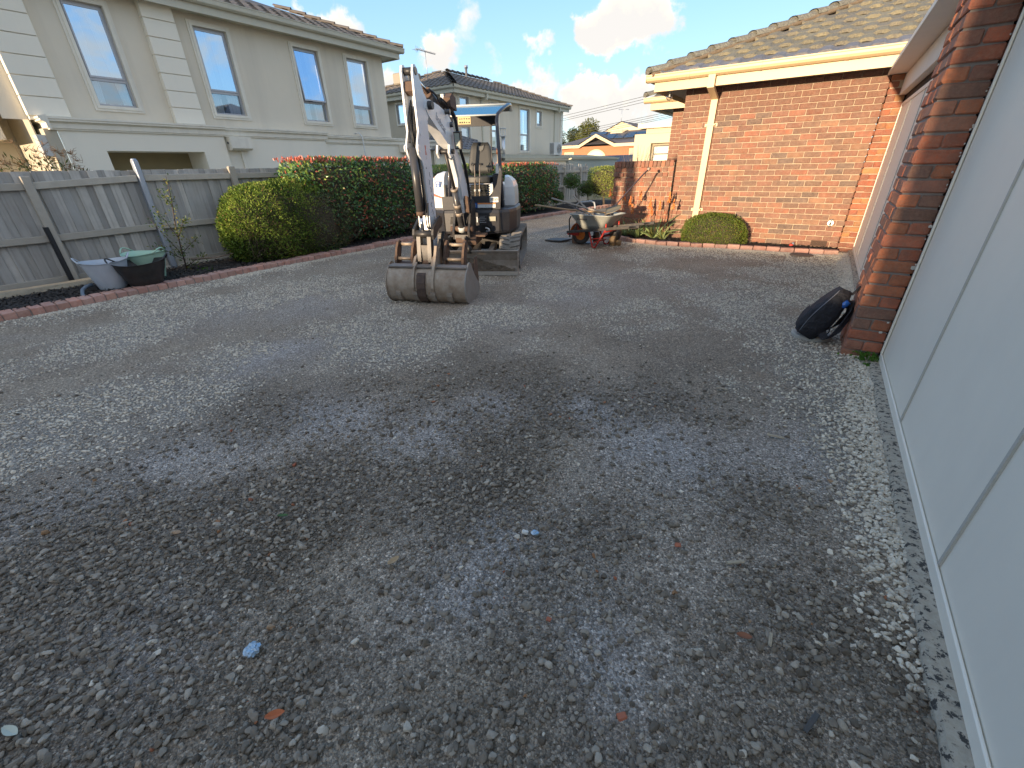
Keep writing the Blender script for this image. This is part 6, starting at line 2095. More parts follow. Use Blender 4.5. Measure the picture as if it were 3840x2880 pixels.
for w0, w1 in ((-.085, -.0625), (.0625, .085)):
    lugs.prism([(.36, 1.62), (.40, 1.52), (.48, 1.49), (.53, 1.54), (.50, 1.63)], w0, w1, lambda a, p_, q_: b(a, p_, q_))
lugs.build('cylinder_lug', M_WHT, EX)
axw = Vector(b(1, 0, 0)) - Vector(b(0, 0, 0))
pbolt(MB(), b(0, .45, 1.56), axw, .028, .23).build('pin', M_DST, EX)
pbolt(MB(), b(0, .98, 1.97), axw, .04, .22, 14).build('pin', M_DST, EX)
pbolt(MB(), b(0, .50, 1.955), axw, .026, .24).build('pin', M_CYL, EX)
pbolt(MB(), b(0, .36, 1.84), axw, .028, .20).build('pin', M_CYL, EX)
def tb_(pts, r, m, name, n=12):
    return MB().tube([b(*p_) for p_ in pts], r, n).build(name, m, EX)
# boom cylinder in front of the boom
tb_([(0, .03, .63), (0, .22, 1.13)], .043, M_CYL, 'boom_cylinder')
tb_([(0, .215, 1.12), (0, .225, 1.145)], .05, M_STL, 'cylinder_gland')
tb_([(0, .10, .81), (0, .115, .85)], .048, M_STL, 'cylinder_band')
tb_([(0, .14, .91), (0, .155, .95)], .048, M_STL, 'cylinder_band')
tb_([(0, .22, 1.14), (0, .44, 1.55)], .021, M_DST, 'cylinder_rod')
tb_([(0, .02, .60), (0, .04, .66)], .055, M_CEDG, 'cylinder_foot')
# arm cylinder over the boom
tb_([(-.01, .42, 1.985), (-.01, .80, 2.10)], .043, M_CYL, 'arm_cylinder')
tb_([(-.01, .78, 2.094), (-.01, .82, 2.106)], .050, M_RUST, 'cylinder_gland')
tb_([(-.01, .815, 2.105), (-.01, 1.18, 2.212)], .023, M_CHR, 'cylinder_rod')
# dipper arm: two cheek plates above, boxed below
armp = [(1.17, 2.25), (1.21, 2.28), (1.255, 2.27), (1.28, 2.21), (1.285, 1.90), (1.28, 1.72), (1.33, 1.63), (1.355, 1.57), (1.335, 1.51), (1.27, 1.45), (1.235, 1.38), (1.22, 1.0), (1.25, .56), (1.22, .45), (1.13, .44), (1.085, .54), (1.04, .75), (1.04, 1.1), (1.02, 1.3), (1.025, 1.6), (1.03, 1.80), (.985, 1.88), (.965, 1.96), (1.00, 2.03), (1.06, 2.07), (1.13, 2.17)]
M_ARML = mat('arm_scuffed_white', (.62, .66, .70), .4, noise=[(5., .3, (.5, .5, .48))], wear=(24., .63, (.03, .03, .03), .7), coat=.2)
for w0, w1 in ((-.080, -.062), (.036, .054)):
    bp('arm_plate', armp, w0, w1, M_WHT if w0 < 0 else M_ARML)
bp('arm_web', [(1.08, 2.02), (1.18, 2.06), (1.19, 1.80), (1.14, 1.66), (1.06, 1.30), (1.05, 1.80)], -.0615, .0355, M_WHTC)
bp('arm_web', [(1.05, 1.35), (1.20, 1.35), (1.19, .9), (1.22, .55), (1.12, .50), (1.06, .8)], -.0615, .0355, M_WHTC)
bp('arm_head', [(1.17, 2.16), (1.25, 2.14), (1.26, 2.06), (1.20, 2.03), (1.15, 2.08)], -.0615, .0355, M_RUST)
pbolt(MB(), b(-.013, 1.215, 2.225), axw, .033, .14, 14).build('pin', M_DST, EX)
for w_ in (-.085, .059):
    pbolt(MB(), b(w_, 1.215, 2.225), axw, .030, .012, 12).build('pin_cap', M_STL, EX)
    pbolt(MB(), b(w_, 1.325, 1.57), axw, .036, .016, 12).build('pin_cap', M_WHT, EX)
# bucket cylinder
tb_([(-.013, 1.33, 1.575), (-.013, 1.305, .95)], .043, M_CYL, 'bucket_cylinder')
tb_([(-.013, 1.306, .97), (-.013, 1.304, .93)], .047, M_RUST, 'cylinder_gland')
tb_([(-.013, 1.305, .94), (-.01, 1.30, .74)], .021, M_CHR, 'cylinder_rod')
tb_([(-.12, 1.30, .735), (.11, 1.30, .735)], .041, M_DST, 'link_crosspin', 14)
for w0, w1 in ((-.125, -.10), (.10, .125)):
    bp('side_link', [(1.26, .70), (1.33, .68), (1.345, .73), (1.325, .79), (1.21, .86), (1.11, .91), (1.05, .89), (1.04, .83), (1.08, .79), (1.17, .77)], w0, w1, M_DST)
hl = MB()
for w0, w1 in ((-.085, -.04), (.04, .085)):
    hl.prism([(1.33, .72), (1.27, .73), (1.27, .47), (1.28, .40), (1.33, .39), (1.37, .44)], w0, w1, lambda a, p_, q_: b(a, p_, q_))
hl.prism([(1.34, .62), (1.315, .63), (1.29, .47), (1.30, .42), (1.345, .42)], -.0395, .0395, lambda a, p_, q_: b(a, p_, q_))
hl.build('bucket_link', M_DST, EX)
pbolt(MB(), b(0, 1.32, .43), axw, .036, .22).build('pin', M_RUST, EX)
pbolt(MB(), b(0, 1.20, .48), axw, .034, .20).build('pin', M_STL, EX)
# hitch
for w0, w1 in ((-.125, -.095), (.095, .125)):
    bp('hitch_plate', [(1.06, .62), (1.12, .66), (1.19, .58), (1.26, .52), (1.36, .50), (1.43, .43), (1.47, .33), (1.46, .27), (1.40, .26), (1.30, .33), (1.12, .36), (1.05, .50)], w0, w1, M_STL)
bp('hitch_block', [(1.10, .44), (1.30, .42), (1.42, .31), (1.40, .27), (1.12, .32)], -.0945, .0945, M_RUST)
bp('safety_bar', [(1.40, .33), (1.47, .32), (1.475, .27), (1.41, .26)], -.02, .09, mat('dusty_yellow_steel', (.42, .28, .10), .7, noise=(16., .6, (.2, .14, .09))))
bp('hitch_hook', [(1.02, .70), (1.10, .74), (1.16, .66), (1.13, .45), (1.06, .40), (1.00, .5)], .13, .17, M_DST)

# bucket
W0, W1 = -.43, .53
outer = [(1.36, .385), (1.44, .385), (1.500, .34), (1.535, .27), (1.550, .19), (1.540, .11), (1.505, .05), (1.45, .012), (1.38, .002), (1.20, .03), (1.06, .085)]
inner_ = [(1.06, .095), (1.20, .042), (1.38, .016), (1.44, .026), (1.49, .06), (1.523, .115), (1.533, .19), (1.519, .263), (1.488, .328), (1.436, .37), (1.36, .372)]
def dens(pts, k=4):
    out = []
    for i in range(len(pts) - 1):
        p0, p1, p2, p3 = pts[max(i - 1, 0)], pts[i], pts[i + 1], pts[min(i + 2, len(pts) - 1)]
        for j in range(k):
            t_ = j / k
            out.append(tuple(.5 * ((2 * p1[a]) + (p2[a] - p0[a]) * t_ + (2 * p0[a] - 5 * p1[a] + 4 * p2[a] - p3[a]) * t_ ** 2 + (3 * p1[a] - p0[a] - 3 * p2[a] + p3[a]) * t_ ** 3) for a in (0, 1)))
    return out + [pts[-1]]
outer = dens(outer); inner_ = dens(inner_)
bk = MB().prism(outer + inner_, W0 + .014, W1 - .014, lambda a, p_, q_: b(a, p_, q_), smooth=False)
BK2 = bk.build('bucket_shell', M_STL, EX)
side = [(1.355, .45), (1.40, .44), (1.45, .388), (1.507, .345), (1.543, .272), (1.558, .19), (1.548, .105), (1.51, .043), (1.455, .004), (1.38, -.006), (1.20, .012), (1.06, .06), (1.03, .10), (1.05, .16), (1.10, .19), (1.22, .30), (1.31, .42)]
for a0, a1 in ((W0, W0 + .013), (W1 - .013, W1)):
    bp('bucket_side', side, a0, a1, M_STL if a0 < 0 else mat('bucket_side_grey', (.30, .29, .27), .55, metal=.3, noise=[(6., .6, (.22, .2, .18))], bump=(50., .3, .003)))
bp('bucket_lip', [(1.35, .375), (1.45, .392), (1.455, .41), (1.36, .42)], W0 + .0135, W1 - .0135, mat('lip_grey', (.27, .25, .235), .6, metal=.2, noise=(8., .5, (.18, .14, .11))))
for w_ in (-.28, -.075, .14, .34):
    bp('wear_pad', [(1.475, .008), (1.53, .05), (1.563, .11), (1.568, .15), (1.548, .15), (1.540, .11), (1.505, .05), (1.47, .018)], w_ - .028, w_ + .028, M_BLADE)
bp('centre_strap', [(1.47, .36), (1.53, .33), (1.562, .25), (1.568, .19), (1.556, .10), (1.515, .035), (1.46, .0), (1.44, .02), (1.50, .055), (1.535, .11), (1.545, .19), (1.53, .27), (1.49, .34)], -.045, .055, mat('dark_strap', (.06, .04, .033), .7, noise=(20., .5, (.14, .09, .06))))
for w_ in (-.075, .085):
    bp('bucket_ear', [(1.30, .60), (1.36, .62), (1.40, .54), (1.44, .47), (1.49, .40), (1.545, .30), (1.57, .20), (1.56, .15), (1.53, .25), (1.45, .385), (1.30, .385)] if w_ > 0 else [(1.40, .45), (1.49, .40), (1.545, .30), (1.572, .20), (1.56, .15), (1.53, .25), (1.45, .385)], w_ + (.045 if w_ > 0 else -.02), w_ + (.075 if w_ > 0 else .0), M_STL)
# spare hanger brackets with pins either side of the hitch
for wa, wb in ((-.40, -.20), (.20, .42)):
    for w_ in (wa, wb):
        bp('hanger_ear', [(1.30, .385), (1.28, .46), (1.24, .56), (1.19, .63), (1.14, .65), (1.11, .60), (1.13, .53), (1.17, .46), (1.16, .385)], w_ - .013, w_ + .013, M_RUST)
        for (hh, zz) in ((1.145, .60), (1.25, .455)):
            pbolt(MB(), b(w_, hh, zz), axw, .034, .036, 12).build('boss', M_RUST, EX)
    for (hh, zz) in ((1.145, .60), (1.25, .455)):
        pbolt(MB(), b((wa + wb) / 2, hh, zz), axw, .019, wb - wa, 10).build('hanger_pin', M_STL, EX)
bp('hanger_box', [(1.14, .40), (1.30, .40), (1.30, .386), (1.14, .36)], -.42, .50, M_RUST)
MB().prism([(1.02, .46), (1.10, .46), (1.20, .30), (1.10, .05), (1.0, .06)], .50, .512, lambda a, p_, q_: b(a, p_, q_)).build('inner_side', M_RUST, EX)
# hoses
def hose(pts, r=.009, name='hose'):
    # smooth the polyline
    P_ = [Vector(b(*p_)) for p_ in pts]
    out = []
    for i in range(len(P_) - 1):
        p0 = P_[max(i - 1, 0)]; p1 = P_[i]; p2 = P_[i + 1]; p3 = P_[min(i + 2, len(P_) - 1)]
        for k in range(5):
            t_ = k / 5
            out.append(.5 * ((2 * p1) + (p2 - p0) * t_ + (2 * p0 - 5 * p1 + 4 * p2 - p3) * t_ ** 2 + (3 * p1 - p0 - 3 * p2 + p3) * t_ ** 3))
    out.append(P_[-1])
    return MB().tube(out, r, 6).build(name, M_HOSE, EX)
for k, w_ in enumerate((-.03, .0, .03)):
    hose([(w_ * .8 - .01, 1.0, 2.06), (w_ * .8 - .01, 1.16, 1.97), (w_ * .8 - .01, 1.225, 1.78), (w_ * .6 - .01, 1.25, 1.55), (w_ * .8 - .01, 1.25, 1.3), (w_ * .8, 1.245, .95)], .010)
hose([(-.04, 1.17, 2.0), (-.045, 1.27, 1.78), (-.035, 1.33, 1.62)], .012)
for k in range(4):
    w_ = .065 + .016 * (k % 2)
    hose([(w_ - .02, .60, 2.045 + .01 * k), (w_ - .03, .42, 2.01 + .012 * k), (w_, .24, 1.92 + .01 * k), (w_ + .012, .19, 1.75 + .01 * k), (w_ + .014, .14, 1.60), (w_ + .01, -.02, 1.38 + .01 * k), (w_, -.16, 1.05), (w_ - .02, -.15, .75)], .011)
hose([(.05, .62, 2.03), (.06, .75, 2.09), (.04, .86, 2.12)], .010)
hose([(.07, .05, 1.0), (.09, .0, .85), (.07, .02, .70)], .010); hose([(.085, .02, .98), (.11, -.06, .84), (.08, -.04, .68)], .010)
for k, w_ in enumerate((.07, .045)):
    hose([(w_ - .01, 1.25, 1.05), (w_, 1.31, .92), (w_, 1.30, .82), (w_ - .01, 1.24, .78)], .008)
for w_ in (.04, .06):
    tb_([(w_ - .03, 1.245, 1.38), (w_ - .03, 1.235, .95)], .008, M_STL, 'steel_line', 6)
MB().prism([(.20, 1.99), (.40, 2.02), (.42, 2.10), (.34, 2.15), (.22, 2.12)], .02, .10, lambda a, p_, q_: b(a, p_, q_)).build('hose_bracket', M_RUST, EX)
MB().prism([(.28, 2.05), (.40, 2.06), (.40, 2.14), (.30, 2.14)], -.02, .018, lambda a, p_, q_: b(a, p_, q_)).build('coupler', M_CEDG, EX)
MB().prism([(.02, 1.03), (.09, 1.05), (.05, .85), (.01, .83)], .078, .125, lambda a, p_, q_: b(a, p_, q_)).build('coupler_guard', M_RUST, EX)
# work light on the boom side
wlb = MB().prism([(.30, 1.585), (.36, 1.585), (.38, 1.765), (.30, 1.775)], .098, .178, lambda a, p_, q_: b(a, p_, q_)).build('work_light', M_DST, EX)
MB().prism([(.361, 1.60), (.364, 1.60), (.383, 1.75), (.380, 1.75)], .108, .168, lambda a, p_, q_: b(a, p_, q_)).build('lens', mat('fluted_lens', (.35, .38, .33), .25), wlb)
# red paint mark and scribbles on the arm, as painted in the photograph
MB().prism([(1.36, 1.60), (1.372, 1.60), (1.36, 1.555), (1.372, 1.51), (1.36, 1.51), (1.353, 1.54), (1.346, 1.51), (1.334, 1.51), (1.347, 1.555), (1.334, 1.60), (1.346, 1.60), (1.353, 1.57)], .0542, .0552, lambda a, p_, q_: b(a, p_ - .20, q_)).build('red_mark', MATS['decal_red'], EX)
sc_ = MB()
for k in range(9):
    z_ = .70 + k * .075
    h_ = 1.12 + .02 * math.sin(k * 2.1)
    sc_.tube([b(.0546, h_, z_), b(.0546, h_ + .018 * math.sin(k * 1.7 + 1), z_ + .025), b(.0546, h_ + .015 * math.cos(k * 2.3), z_ + .05)], .0028, 4)
sc_.build('scribble', M_INK, EX)

# ------------------------------------------------------------------ wheelbarrow (axis along +x, wheel to the left)
WB = thing('wheelbarrow', 'grey steel tray wheelbarrow with red frame and orange wheel parked by the aloes', 'wheelbarrow', (-3.40, 7.86, 0), math.radians(-6))
M_TRAY = mat('galvanised_tray', (.40, .415, .38), .5, metal=.25, noise=[(7., .6, (.30, .31, .28)), (25., .4, (.50, .52, .47))], bump=(30., .2, .003))
M_RED = mat('red_frame_paint', (.50, .035, .02), .4, noise=(20., .4, (.33, .03, .02)))
M_ORG = mat('orange_rim', (.75, .22, .03), .5, noise=(14., .4, (.5, .18, .05)))
M_TYRE = mat('dusty_tyre', (.05, .047, .043), .9, noise=(20., .6, (.12, .105, .09)), bump=(60., .4, .003))
M_TIM = mat('black_handle_timber', (.045, .04, .036), .7, noise=(16., .6, (.11, .10, .09)), bump=(60., .3, .002))
def rrect(cx_, cy_, z, lx, ly, r=.06, n=5):
    out = []
    for (sx_, sy_, a0) in ((1, 1, 0), (-1, 1, 90), (-1, -1, 180), (1, -1, 270)):
        for k in range(n):
            a = math.radians(a0 + 90 * k / (n - 1))
            out.append((cx_ + sx_ * (lx / 2 - r) + r * math.cos(a), cy_ + sy_ * (ly / 2 - r) + r * math.sin(a), z))
    return out
ty = MB()
ty.loft([rrect(.02, 0, .30, .42, .34, .07), rrect(.01, 0, .40, .58, .46, .08), rrect(.035, 0, .56, .84, .64, .09), rrect(.035, 0, .575, .87, .67, .10), rrect(.035, 0, .572, .84, .64, .09), rrect(.035, 0, .555, .82, .62, .09), rrect(.01, 0, .405, .565, .445, .08), rrect(.02, 0, .308, .41, .33, .07)], caps=(True, True))
TY = ty.build('tray', M_TRAY, WB)
MB().tube([tuple(p_) for p_ in rrect(.035, 0, .574, .87, .67, .10)] + [rrect(.035, 0, .574, .87, .67, .10)[0]], .010, 6, caps=False).build('rolled_rim', M_TRAY, TY)
lt = text('Sherlock', .062, (-.10, -.292, .488), (0, 0, 0), mat('tray_lettering', (.05, .025, .02), .6), TY, shear=.25)
lt.rotation_euler = (math.radians(58), 0, 0)
lt.location = (-.12, -.3035, .50)
for s_ in (-1, 1):
    MB().box(-.52, -.02, -.025, 1.02, .02, .025, .006, xf=lambda a, b_, c_: (a, s_ * (.16 + (a + .5) * .10) + b_, .235 + (a + .5) * .135 + c_)).build('handle_beam', M_TIM, WB)
    MB().tube([(.84, s_ * .295, .416), (.97, s_ * .308, .434), (1.00, s_ * .311, .438)], [.026, .024, .018], 10).build('grip', M_HOSE, WB)
    lg = MB()
    lg.tube([(-.02, s_ * .19, .30), (.10, s_ * .23, .015), (.16, s_ * .24, .012), (.36, s_ * .25, .34)], .016, 8)
    lg.tube([(.06, s_ * .215, .15), (.28, s_ * .245, .19)], .013, 6)
    lg.tube([(.36, s_ * .25, .34), (.36, s_ * .25, .44)], .013, 6)
    lg.build('leg', M_RED, WB)
MB().tube([(.36, -.25, .30), (.36, .25, .30)], .013, 6).tube([(.12, -.235, .10), (.12, .235, .10)], .013, 6).build('cross_brace', M_RED, WB)
fk = MB()
for s_ in (-1, 1):
    fk.box(-.56, s_ * .075 - .008, .17, -.30, s_ * .075 + .008, .235)
    fk.tube([(-.30, s_ * .10, .22), (-.33, s_ * .10, .50)], .011, 6)
fk.tube([(-.56, -.08, .2), (-.56, .08, .2)], .012, 6)
fk.build('wheel_bracket', M_RED, WB)
MB().tube([(-.47, -.13, .14), (-.50, -.13, .46), (-.46, -.13, .52)], .012, 6).build('nose_bar', M_HOSE, WB)
def torus_rings(c, R0, r0, n=26, m_=10, ax='y'):
    rings = []
    for i in range(n + 1):
        a = 2 * math.pi * i / n
        rings.append([(c[0] + (R0 + r0 * math.cos(2 * math.pi * k / m_)) * math.cos(a), c[1] + r0 * 1.05 * math.sin(2 * math.pi * k / m_), c[2] + (R0 + r0 * math.cos(2 * math.pi * k / m_)) * math.sin(a)) for k in range(m_)])
    return rings
WH = MB().loft(torus_rings((-.30, 0, .19), .145, .045), caps=(False, False)).build('tyre', M_TYRE, WB)
rm = MB()
rm.tube([(-.30, -.03, .19), (-.30, .03, .19)], .105, 20)
rm.tube([(-.30, -.05, .19), (-.30, .05, .19)], .035, 12)
for k in range(6):
    a = k * math.pi / 3
    rm.tube([(-.30, -.034, .19), (-.30 + .1 * math.cos(a), -.034, .19 + .1 * math.sin(a))], .008, 5)
rm.build('rim', M_ORG, WB)
mg = MB()
rings = []
for k in range(9):
    a = math.radians(70 + 100 * k / 8)
    rings.append([(-.30 + .215 * math.cos(a), -.06, .19 + .215 * math.sin(a)), (-.30 + .215 * math.cos(a), .06, .19 + .215 * math.sin(a)), (-.30 + .222 * math.cos(a), .06, .19 + .222 * math.sin(a)), (-.30 + .222 * math.cos(a), -.06, .19 + .222 * math.sin(a))])
mg.loft(rings).build('mudguard', M_ORG, WB)

# tools lying in the tray
M_HAND = mat('pale_tool_handle', (.42, .28, .15), .7, noise=(12., .5, (.32, .2, .11)), streak=(30., .3, (.25, .17, .1)))
M_HANDG = mat('grey_tool_handle', (.34, .30, .25), .7, noise=(12., .5, (.25, .21, .17)))
M_TOOL = mat('tool_steel', (.20, .18, .16), .5, metal=.5, noise=(20., .6, (.15, .09, .05)))
t1 = thing('shovel', 'long handled shovel lying leftwards out of the barrow tray, lowest handle', 'shovel', (-3.3, 7.9, .58))
MB().tube([(-1.42, -.04, .11), (-.7, -.02, .045), (.06, .02, .01)], .0165, 8).build('handle', M_HAND, t1)
def blade_mesh(L_, W_):
    rings = []
    for i in range(8):
        f_ = i / 7
        w_ = W_ * (1 - abs(f_ - .45) ** 2.2 * 1.9 if f_ > .45 else .92 + f_ * .1)
        w_ = max(w_, .02)
        rings.append([(f_ * L_, -w_, .02), (f_ * L_, -w_ * .5, .002), (f_ * L_, 0, -.004), (f_ * L_, w_ * .5, .002), (f_ * L_, w_, .02), (f_ * L_, w_ * .5, .005), (f_ * L_, 0, -.001), (f_ * L_, -w_ * .5, .005)])
    return MB().loft(rings, smooth=True)
bl2 = blade_mesh(.30, .115).build('blade', mat('khaki_shovel_blade', (.22, .19, .12), .5, metal=.4, noise=(10., .5, (.14, .11, .08))), t1)
bl2.location = (.06, .02, .015); bl2.rotation_euler = (.5, -.30, .1)
t2 = thing('rake', 'rake with the second lowest handle, sloping up left out of the barrow', 'rake', (-3.35, 7.95, .58))
MB().tube([(-1.06, .02, .235), (-.4, .03, .09), (.16, .05, -.02)], .016, 8).build('handle', M_HANDG, t2)
rk = MB().tube([(.16, -.16, -.02), (.17, .22, -.02)], .010, 6)
for k in range(10):
    rk.tube([(.165, -.15 + k * .04, -.02), (.20, -.15 + k * .04, -.06)], [.006, .003], 4)
rk.build('rake_head', M_TOOL, t2)
t3 = thing('hoe', 'short steep wooden handle rising above the front of the barrow tray', 'hoe', (-3.62, 8.02, .56))
MB().tube([(-.35, .0, .31), (.04, .02, -.0), (.30, .04, -.10)], .016, 8).build('handle', M_HANDG, t3)
MB().box(.27, -.05, -.16, .33, .12, -.10).build('hoe_blade', M_TOOL, t3)
t4 = thing('crowbar', 'dark steel bar leaning steeply right from the barrow against the low brick wall', 'digging bar', (-3.2, 7.95, .55))
MB().tube([(-.06, -.02, -.10), (.0, .0, .03), (.38, .62, .66), (.44, .72, .74)], [.013, .013, .013, .013], 8).build('shaft', mat('purplish_steel', (.10, .075, .08), .45, metal=.5), t4)
MB().box(.415, .69, .72, .465, .75, .77, .006).build('head', M_TOOL, t4)
t5 = thing('hand_rake', 'black flat garden fork handle crossing the front rim of the barrow', 'fork', (-3.6, 7.80, .56))
MB().box(-.30, -.02, -.0, .10, .02, .014, .002, xf=lambda a, b_, c_: (a, b_, .13 - (a + .3) * .34 + c_)).box(-.335, -.045, .12, -.29, .045, .15).build('handle', M_TIM, t5)
# sack truck standing behind the barrow
tk = thing('sack_truck', 'blue and grey sack truck with bent tube handle standing behind the barrow', 'hand truck', (-3.78, 8.16, 0))
M_BLU = mat('scuffed_blue_tube', (.07, .08, .14), .5, wear=(30., .6, (.3, .3, .3), .6))
M_GRT = mat('scuffed_grey_tube', (.42, .44, .45), .45, noise=(20., .5, (.3, .31, .33)))
MB().tube([(-.14, 0, .04), (-.16, 0, .62)], .014, 8).tube([(.24, .0, .04), (.22, 0, .60)], .014, 8).build('frame', M_BLU, tk)
MB().tube([(-.16, 0, .60), (-.17, 0, .69), (-.12, 0, .735), (.13, 0, .765), (.20, 0, .74), (.225, 0, .66), (.22, 0, .58)], .016, 8).build('handle', M_GRT, tk)
MB().tube([(-.14, .0, .12), (.24, 0, .12)], .012, 6).tube([(-.14, .0, .35), (.23, 0, .35)], .012, 6).build('cross_bar', M_BLU, tk)
for x_ in (-.17, .28):
    wq = MB().tube([(x_ - .03, .02, .11), (x_ + .03, .02, .11)], .105, 18).build('wheel', M_TYRE, tk)
MB().box(-.16, -.16, .01, .26, .0, .018).build('toe_plate', M_BLU, tk)
# petrol tool half hidden behind the barrow legs
pt = thing('plate_tool', 'dark greasy power tool with dusty orange guard lying behind the red barrow legs', 'power tool', (-3.08, 8.10, 0))
MB().tube([(0, 0, .13), (.02, -.02, .26), (.03, -.02, .33)], [.10, .11, .07], 12).build('motor', M_HOSE, pt)
MB().tube([(-.05, -.07, .09), (.05, -.07, .09)], .10, 16).tube([(.06, -.05, .06), (.14, -.04, .05)], .05, 10).build('guard', mat('dusty_brown_guard', (.22, .15, .08), .7), pt)
MB().tube([(-.10, 0, .2), (-.25, -.02, .14), (-.33, .0, .05)], .02, 8).build('hose_stub', M_HOSE, pt)

# pit lids
ld = thing('pit_lid', 'square dark steel pit lid lying tilted on the driveway left of the barrow', 'pit lid', (-4.28, 8.06, .0))
MB().box(-.19, -.17, .012, .19, .17, .040, .004, xf=lambda a, b_, c_: (a + b_ * .25, b_, c_ + .01 * a)).build('lid', mat('dark_damp_plate', (.075, .07, .065), .6, noise=(12., .6, (.15, .14, .125)), bump=(60., .3, .003)), ld)
sb2 = thing('brown_block', 'small chipped brown masonry block by the left end of the barrow', 'block', (-3.86, 7.98, 0))
MB().box(-.05, -.05, .0, .07, .06, .13, .012, jit=.006).build('block', mat('brown_masonry', (.24, .14, .09), .9, noise=(20., .6, (.15, .1, .07)), bump=(40., .6, .006)), sb2)
pl3 = MB()
rg2 = []
for (rr, z_) in ((.14, -.01), (.14, .018), (.125, .022), (.0, .02)):
    rg2.append([(rr * 1.15 * math.cos(2 * math.pi * k / 22) * (1 + (.05 if k % 7 == 0 and rr > .1 else 0)), rr * math.sin(2 * math.pi * k / 22), z_) for k in range(22)])
tag(pl3.loft(rg2, smooth=False).build('round_cover', mat('rusty_brown_cover', (.12, .09, .075), .9, noise=(24., .6, (.2, .17, .14)), bump=(60., .5, .003)), None, (-.03, 8.47, .0)), 'flat dark oval cover in pale gravel below the brick wall vent', 'cover')

# tubs by the fence
def tub(name, label, loc, r0, r1, h_, m, ribs, squash=1.0, th=.008, rz=0, dirt=None):
    t_ = thing(name, label, 'tub', loc, rz)
    rings = []
    n = 36
    for i in range(13):
        f_ = i / 12
        rr = r0 + (r1 - r0) * f_
        rr += (.0028 * math.sin(f_ * 60) if ribs else 0)
        rings.append([(rr * math.cos(2 * math.pi * k / n), rr * squash * math.sin(2 * math.pi * k / n), .006 + h_ * f_ + .012 * math.cos(4 * math.pi * k / n) * f_) for k in range(n)])
    rings.append([(v_[0] * 1.03, v_[1] * 1.03, v_[2] + .004) for v_ in rings[-1]])
    for i in range(6):
        f_ = 1 - i / 5
        rr = r0 - th + (r1 - r0) * f_
        rings.append([(rr * math.cos(2 * math.pi * k / n), rr * squash * math.sin(2 * math.pi * k / n), .014 + (h_ - .004) * f_ + .012 * math.cos(4 * math.pi * k / n) * f_) for k in range(n)])
    MB().loft(rings).build('shell', m, t_)
    for s_ in (-1, 1):
        pts = []
        for k in range(9):
            a = -.42 + .84 * k / 8
            up_ = .062 * math.cos(a / .42 * math.pi / 2)
            pts.append((s_ * (r1 + .012 + up_ * .35) * math.cos(a), (r1 + .01) * squash * math.sin(a), h_ + .012 + up_))
        MB().tube(pts, .0095, 7).build('handle', m, t_)
    if dirt:
        dm_ = MB().loft([[(rr_ * math.cos(2 * math.pi * k / 24), rr_ * squash * math.sin(2 * math.pi * k / 24), z_ + JX(.012)) for k in range(24)] for rr_, z_ in ((r1 - .05, h_ * .72), (r1 - .14, h_ * .80), (.03, h_ * .84))], smooth=False)
        dm_.build('soil', M_DIRT, t_)
    return t_
M_TG = mat('pale_grey_tub', (.52, .57, .62), .5, noise=[(5., .5, (.40, .44, .50))], streak=(12., .2, (.3, .32, .35)))
M_TBK = mat('black_tub', (.022, .022, .023), .5, noise=[(16., .4, (.06, .052, .042))], bump=(40., .2, .003))
M_TGR = mat('mint_green_tub', (.40, .62, .48), .5, noise=[(7., .4, (.50, .66, .50))])
tub('flexi_tub', 'pale blue grey flexible tub at the left, with a coil mark on its side', (-7.60, 1.68, .03), .15, .245, .36, M_TG, False, rz=math.radians(75))
tub('flexi_tub', 'black ribbed flexible tub dusted with dirt, front of the three tubs', (-7.38, 1.98, .015), .17, .295, .335, M_TBK, True, rz=math.radians(60), dirt=True)
tub('flexi_tub', 'mint green flexible tub behind the black one', (-7.78, 2.18, .03), .15, .25, .37, M_TGR, False, rz=math.radians(30))
hz = MB()
pts = [(-7.62, 1.47, .13), (-7.55, 1.40, .13), (-7.47, 1.335, .11), (-7.38, 1.30, .07), (-7.30, 1.30, .035), (-7.24, 1.33, .05)]
tag(hz.tube(pts, .020, 10).build('hose_piece', mat('blue_grey_hose', (.14, .19, .25), .45, noise=(20., .4, (.22, .27, .33)))), 'short bent piece of blue grey hose poking out left of the grey tub', 'hose')
st_ = MB().tube([(-7.75, 2.72, .23), (-7.6, 3.0, .22), (-7.55, 3.25, .25)], [.012, .014, .006], 6)
tag(st_.build('dead_branch', M_BARK), 'brown dead branch lying across the bed behind the green tub', 'branch')

# backpack leaning on the pier foot, standing on a round lid
rl = MB()
rg2 = []
for (rr, z_) in ((.150, -.01), (.152, .020), (.14, .028), (.0, .026)):
    rg2.append([(rr * math.cos(2 * math.pi * k / 30), rr * math.sin(2 * math.pi * k / 30), z_) for k in range(30)])
tag(rl.loft(rg2, smooth=False).build('concrete_slab', mat('pale_concrete_slab', (.42, .41, .37), .85, noise=(14., .5, (.30, .28, .25)), bump=(60., .4, .003)), None, (.225, 4.36, .0)), 'round pale concrete pit cover under the black backpack', 'pit cover')
BP = thing('backpack', 'black backpack leaning back against the foot of the near brick pier', 'backpack', (.27, 4.28, .02), math.radians(0))
M_NYL = mat('black_nylon', (.012, .013, .019), .7, noise=(12., .5, (.022, .023, .033)), bump=[(13., 1., .03), (34., .7, .01), (500., .3, .0008)])
M_PIP = mat('grey_piping', (.16, .17, .2), .5)
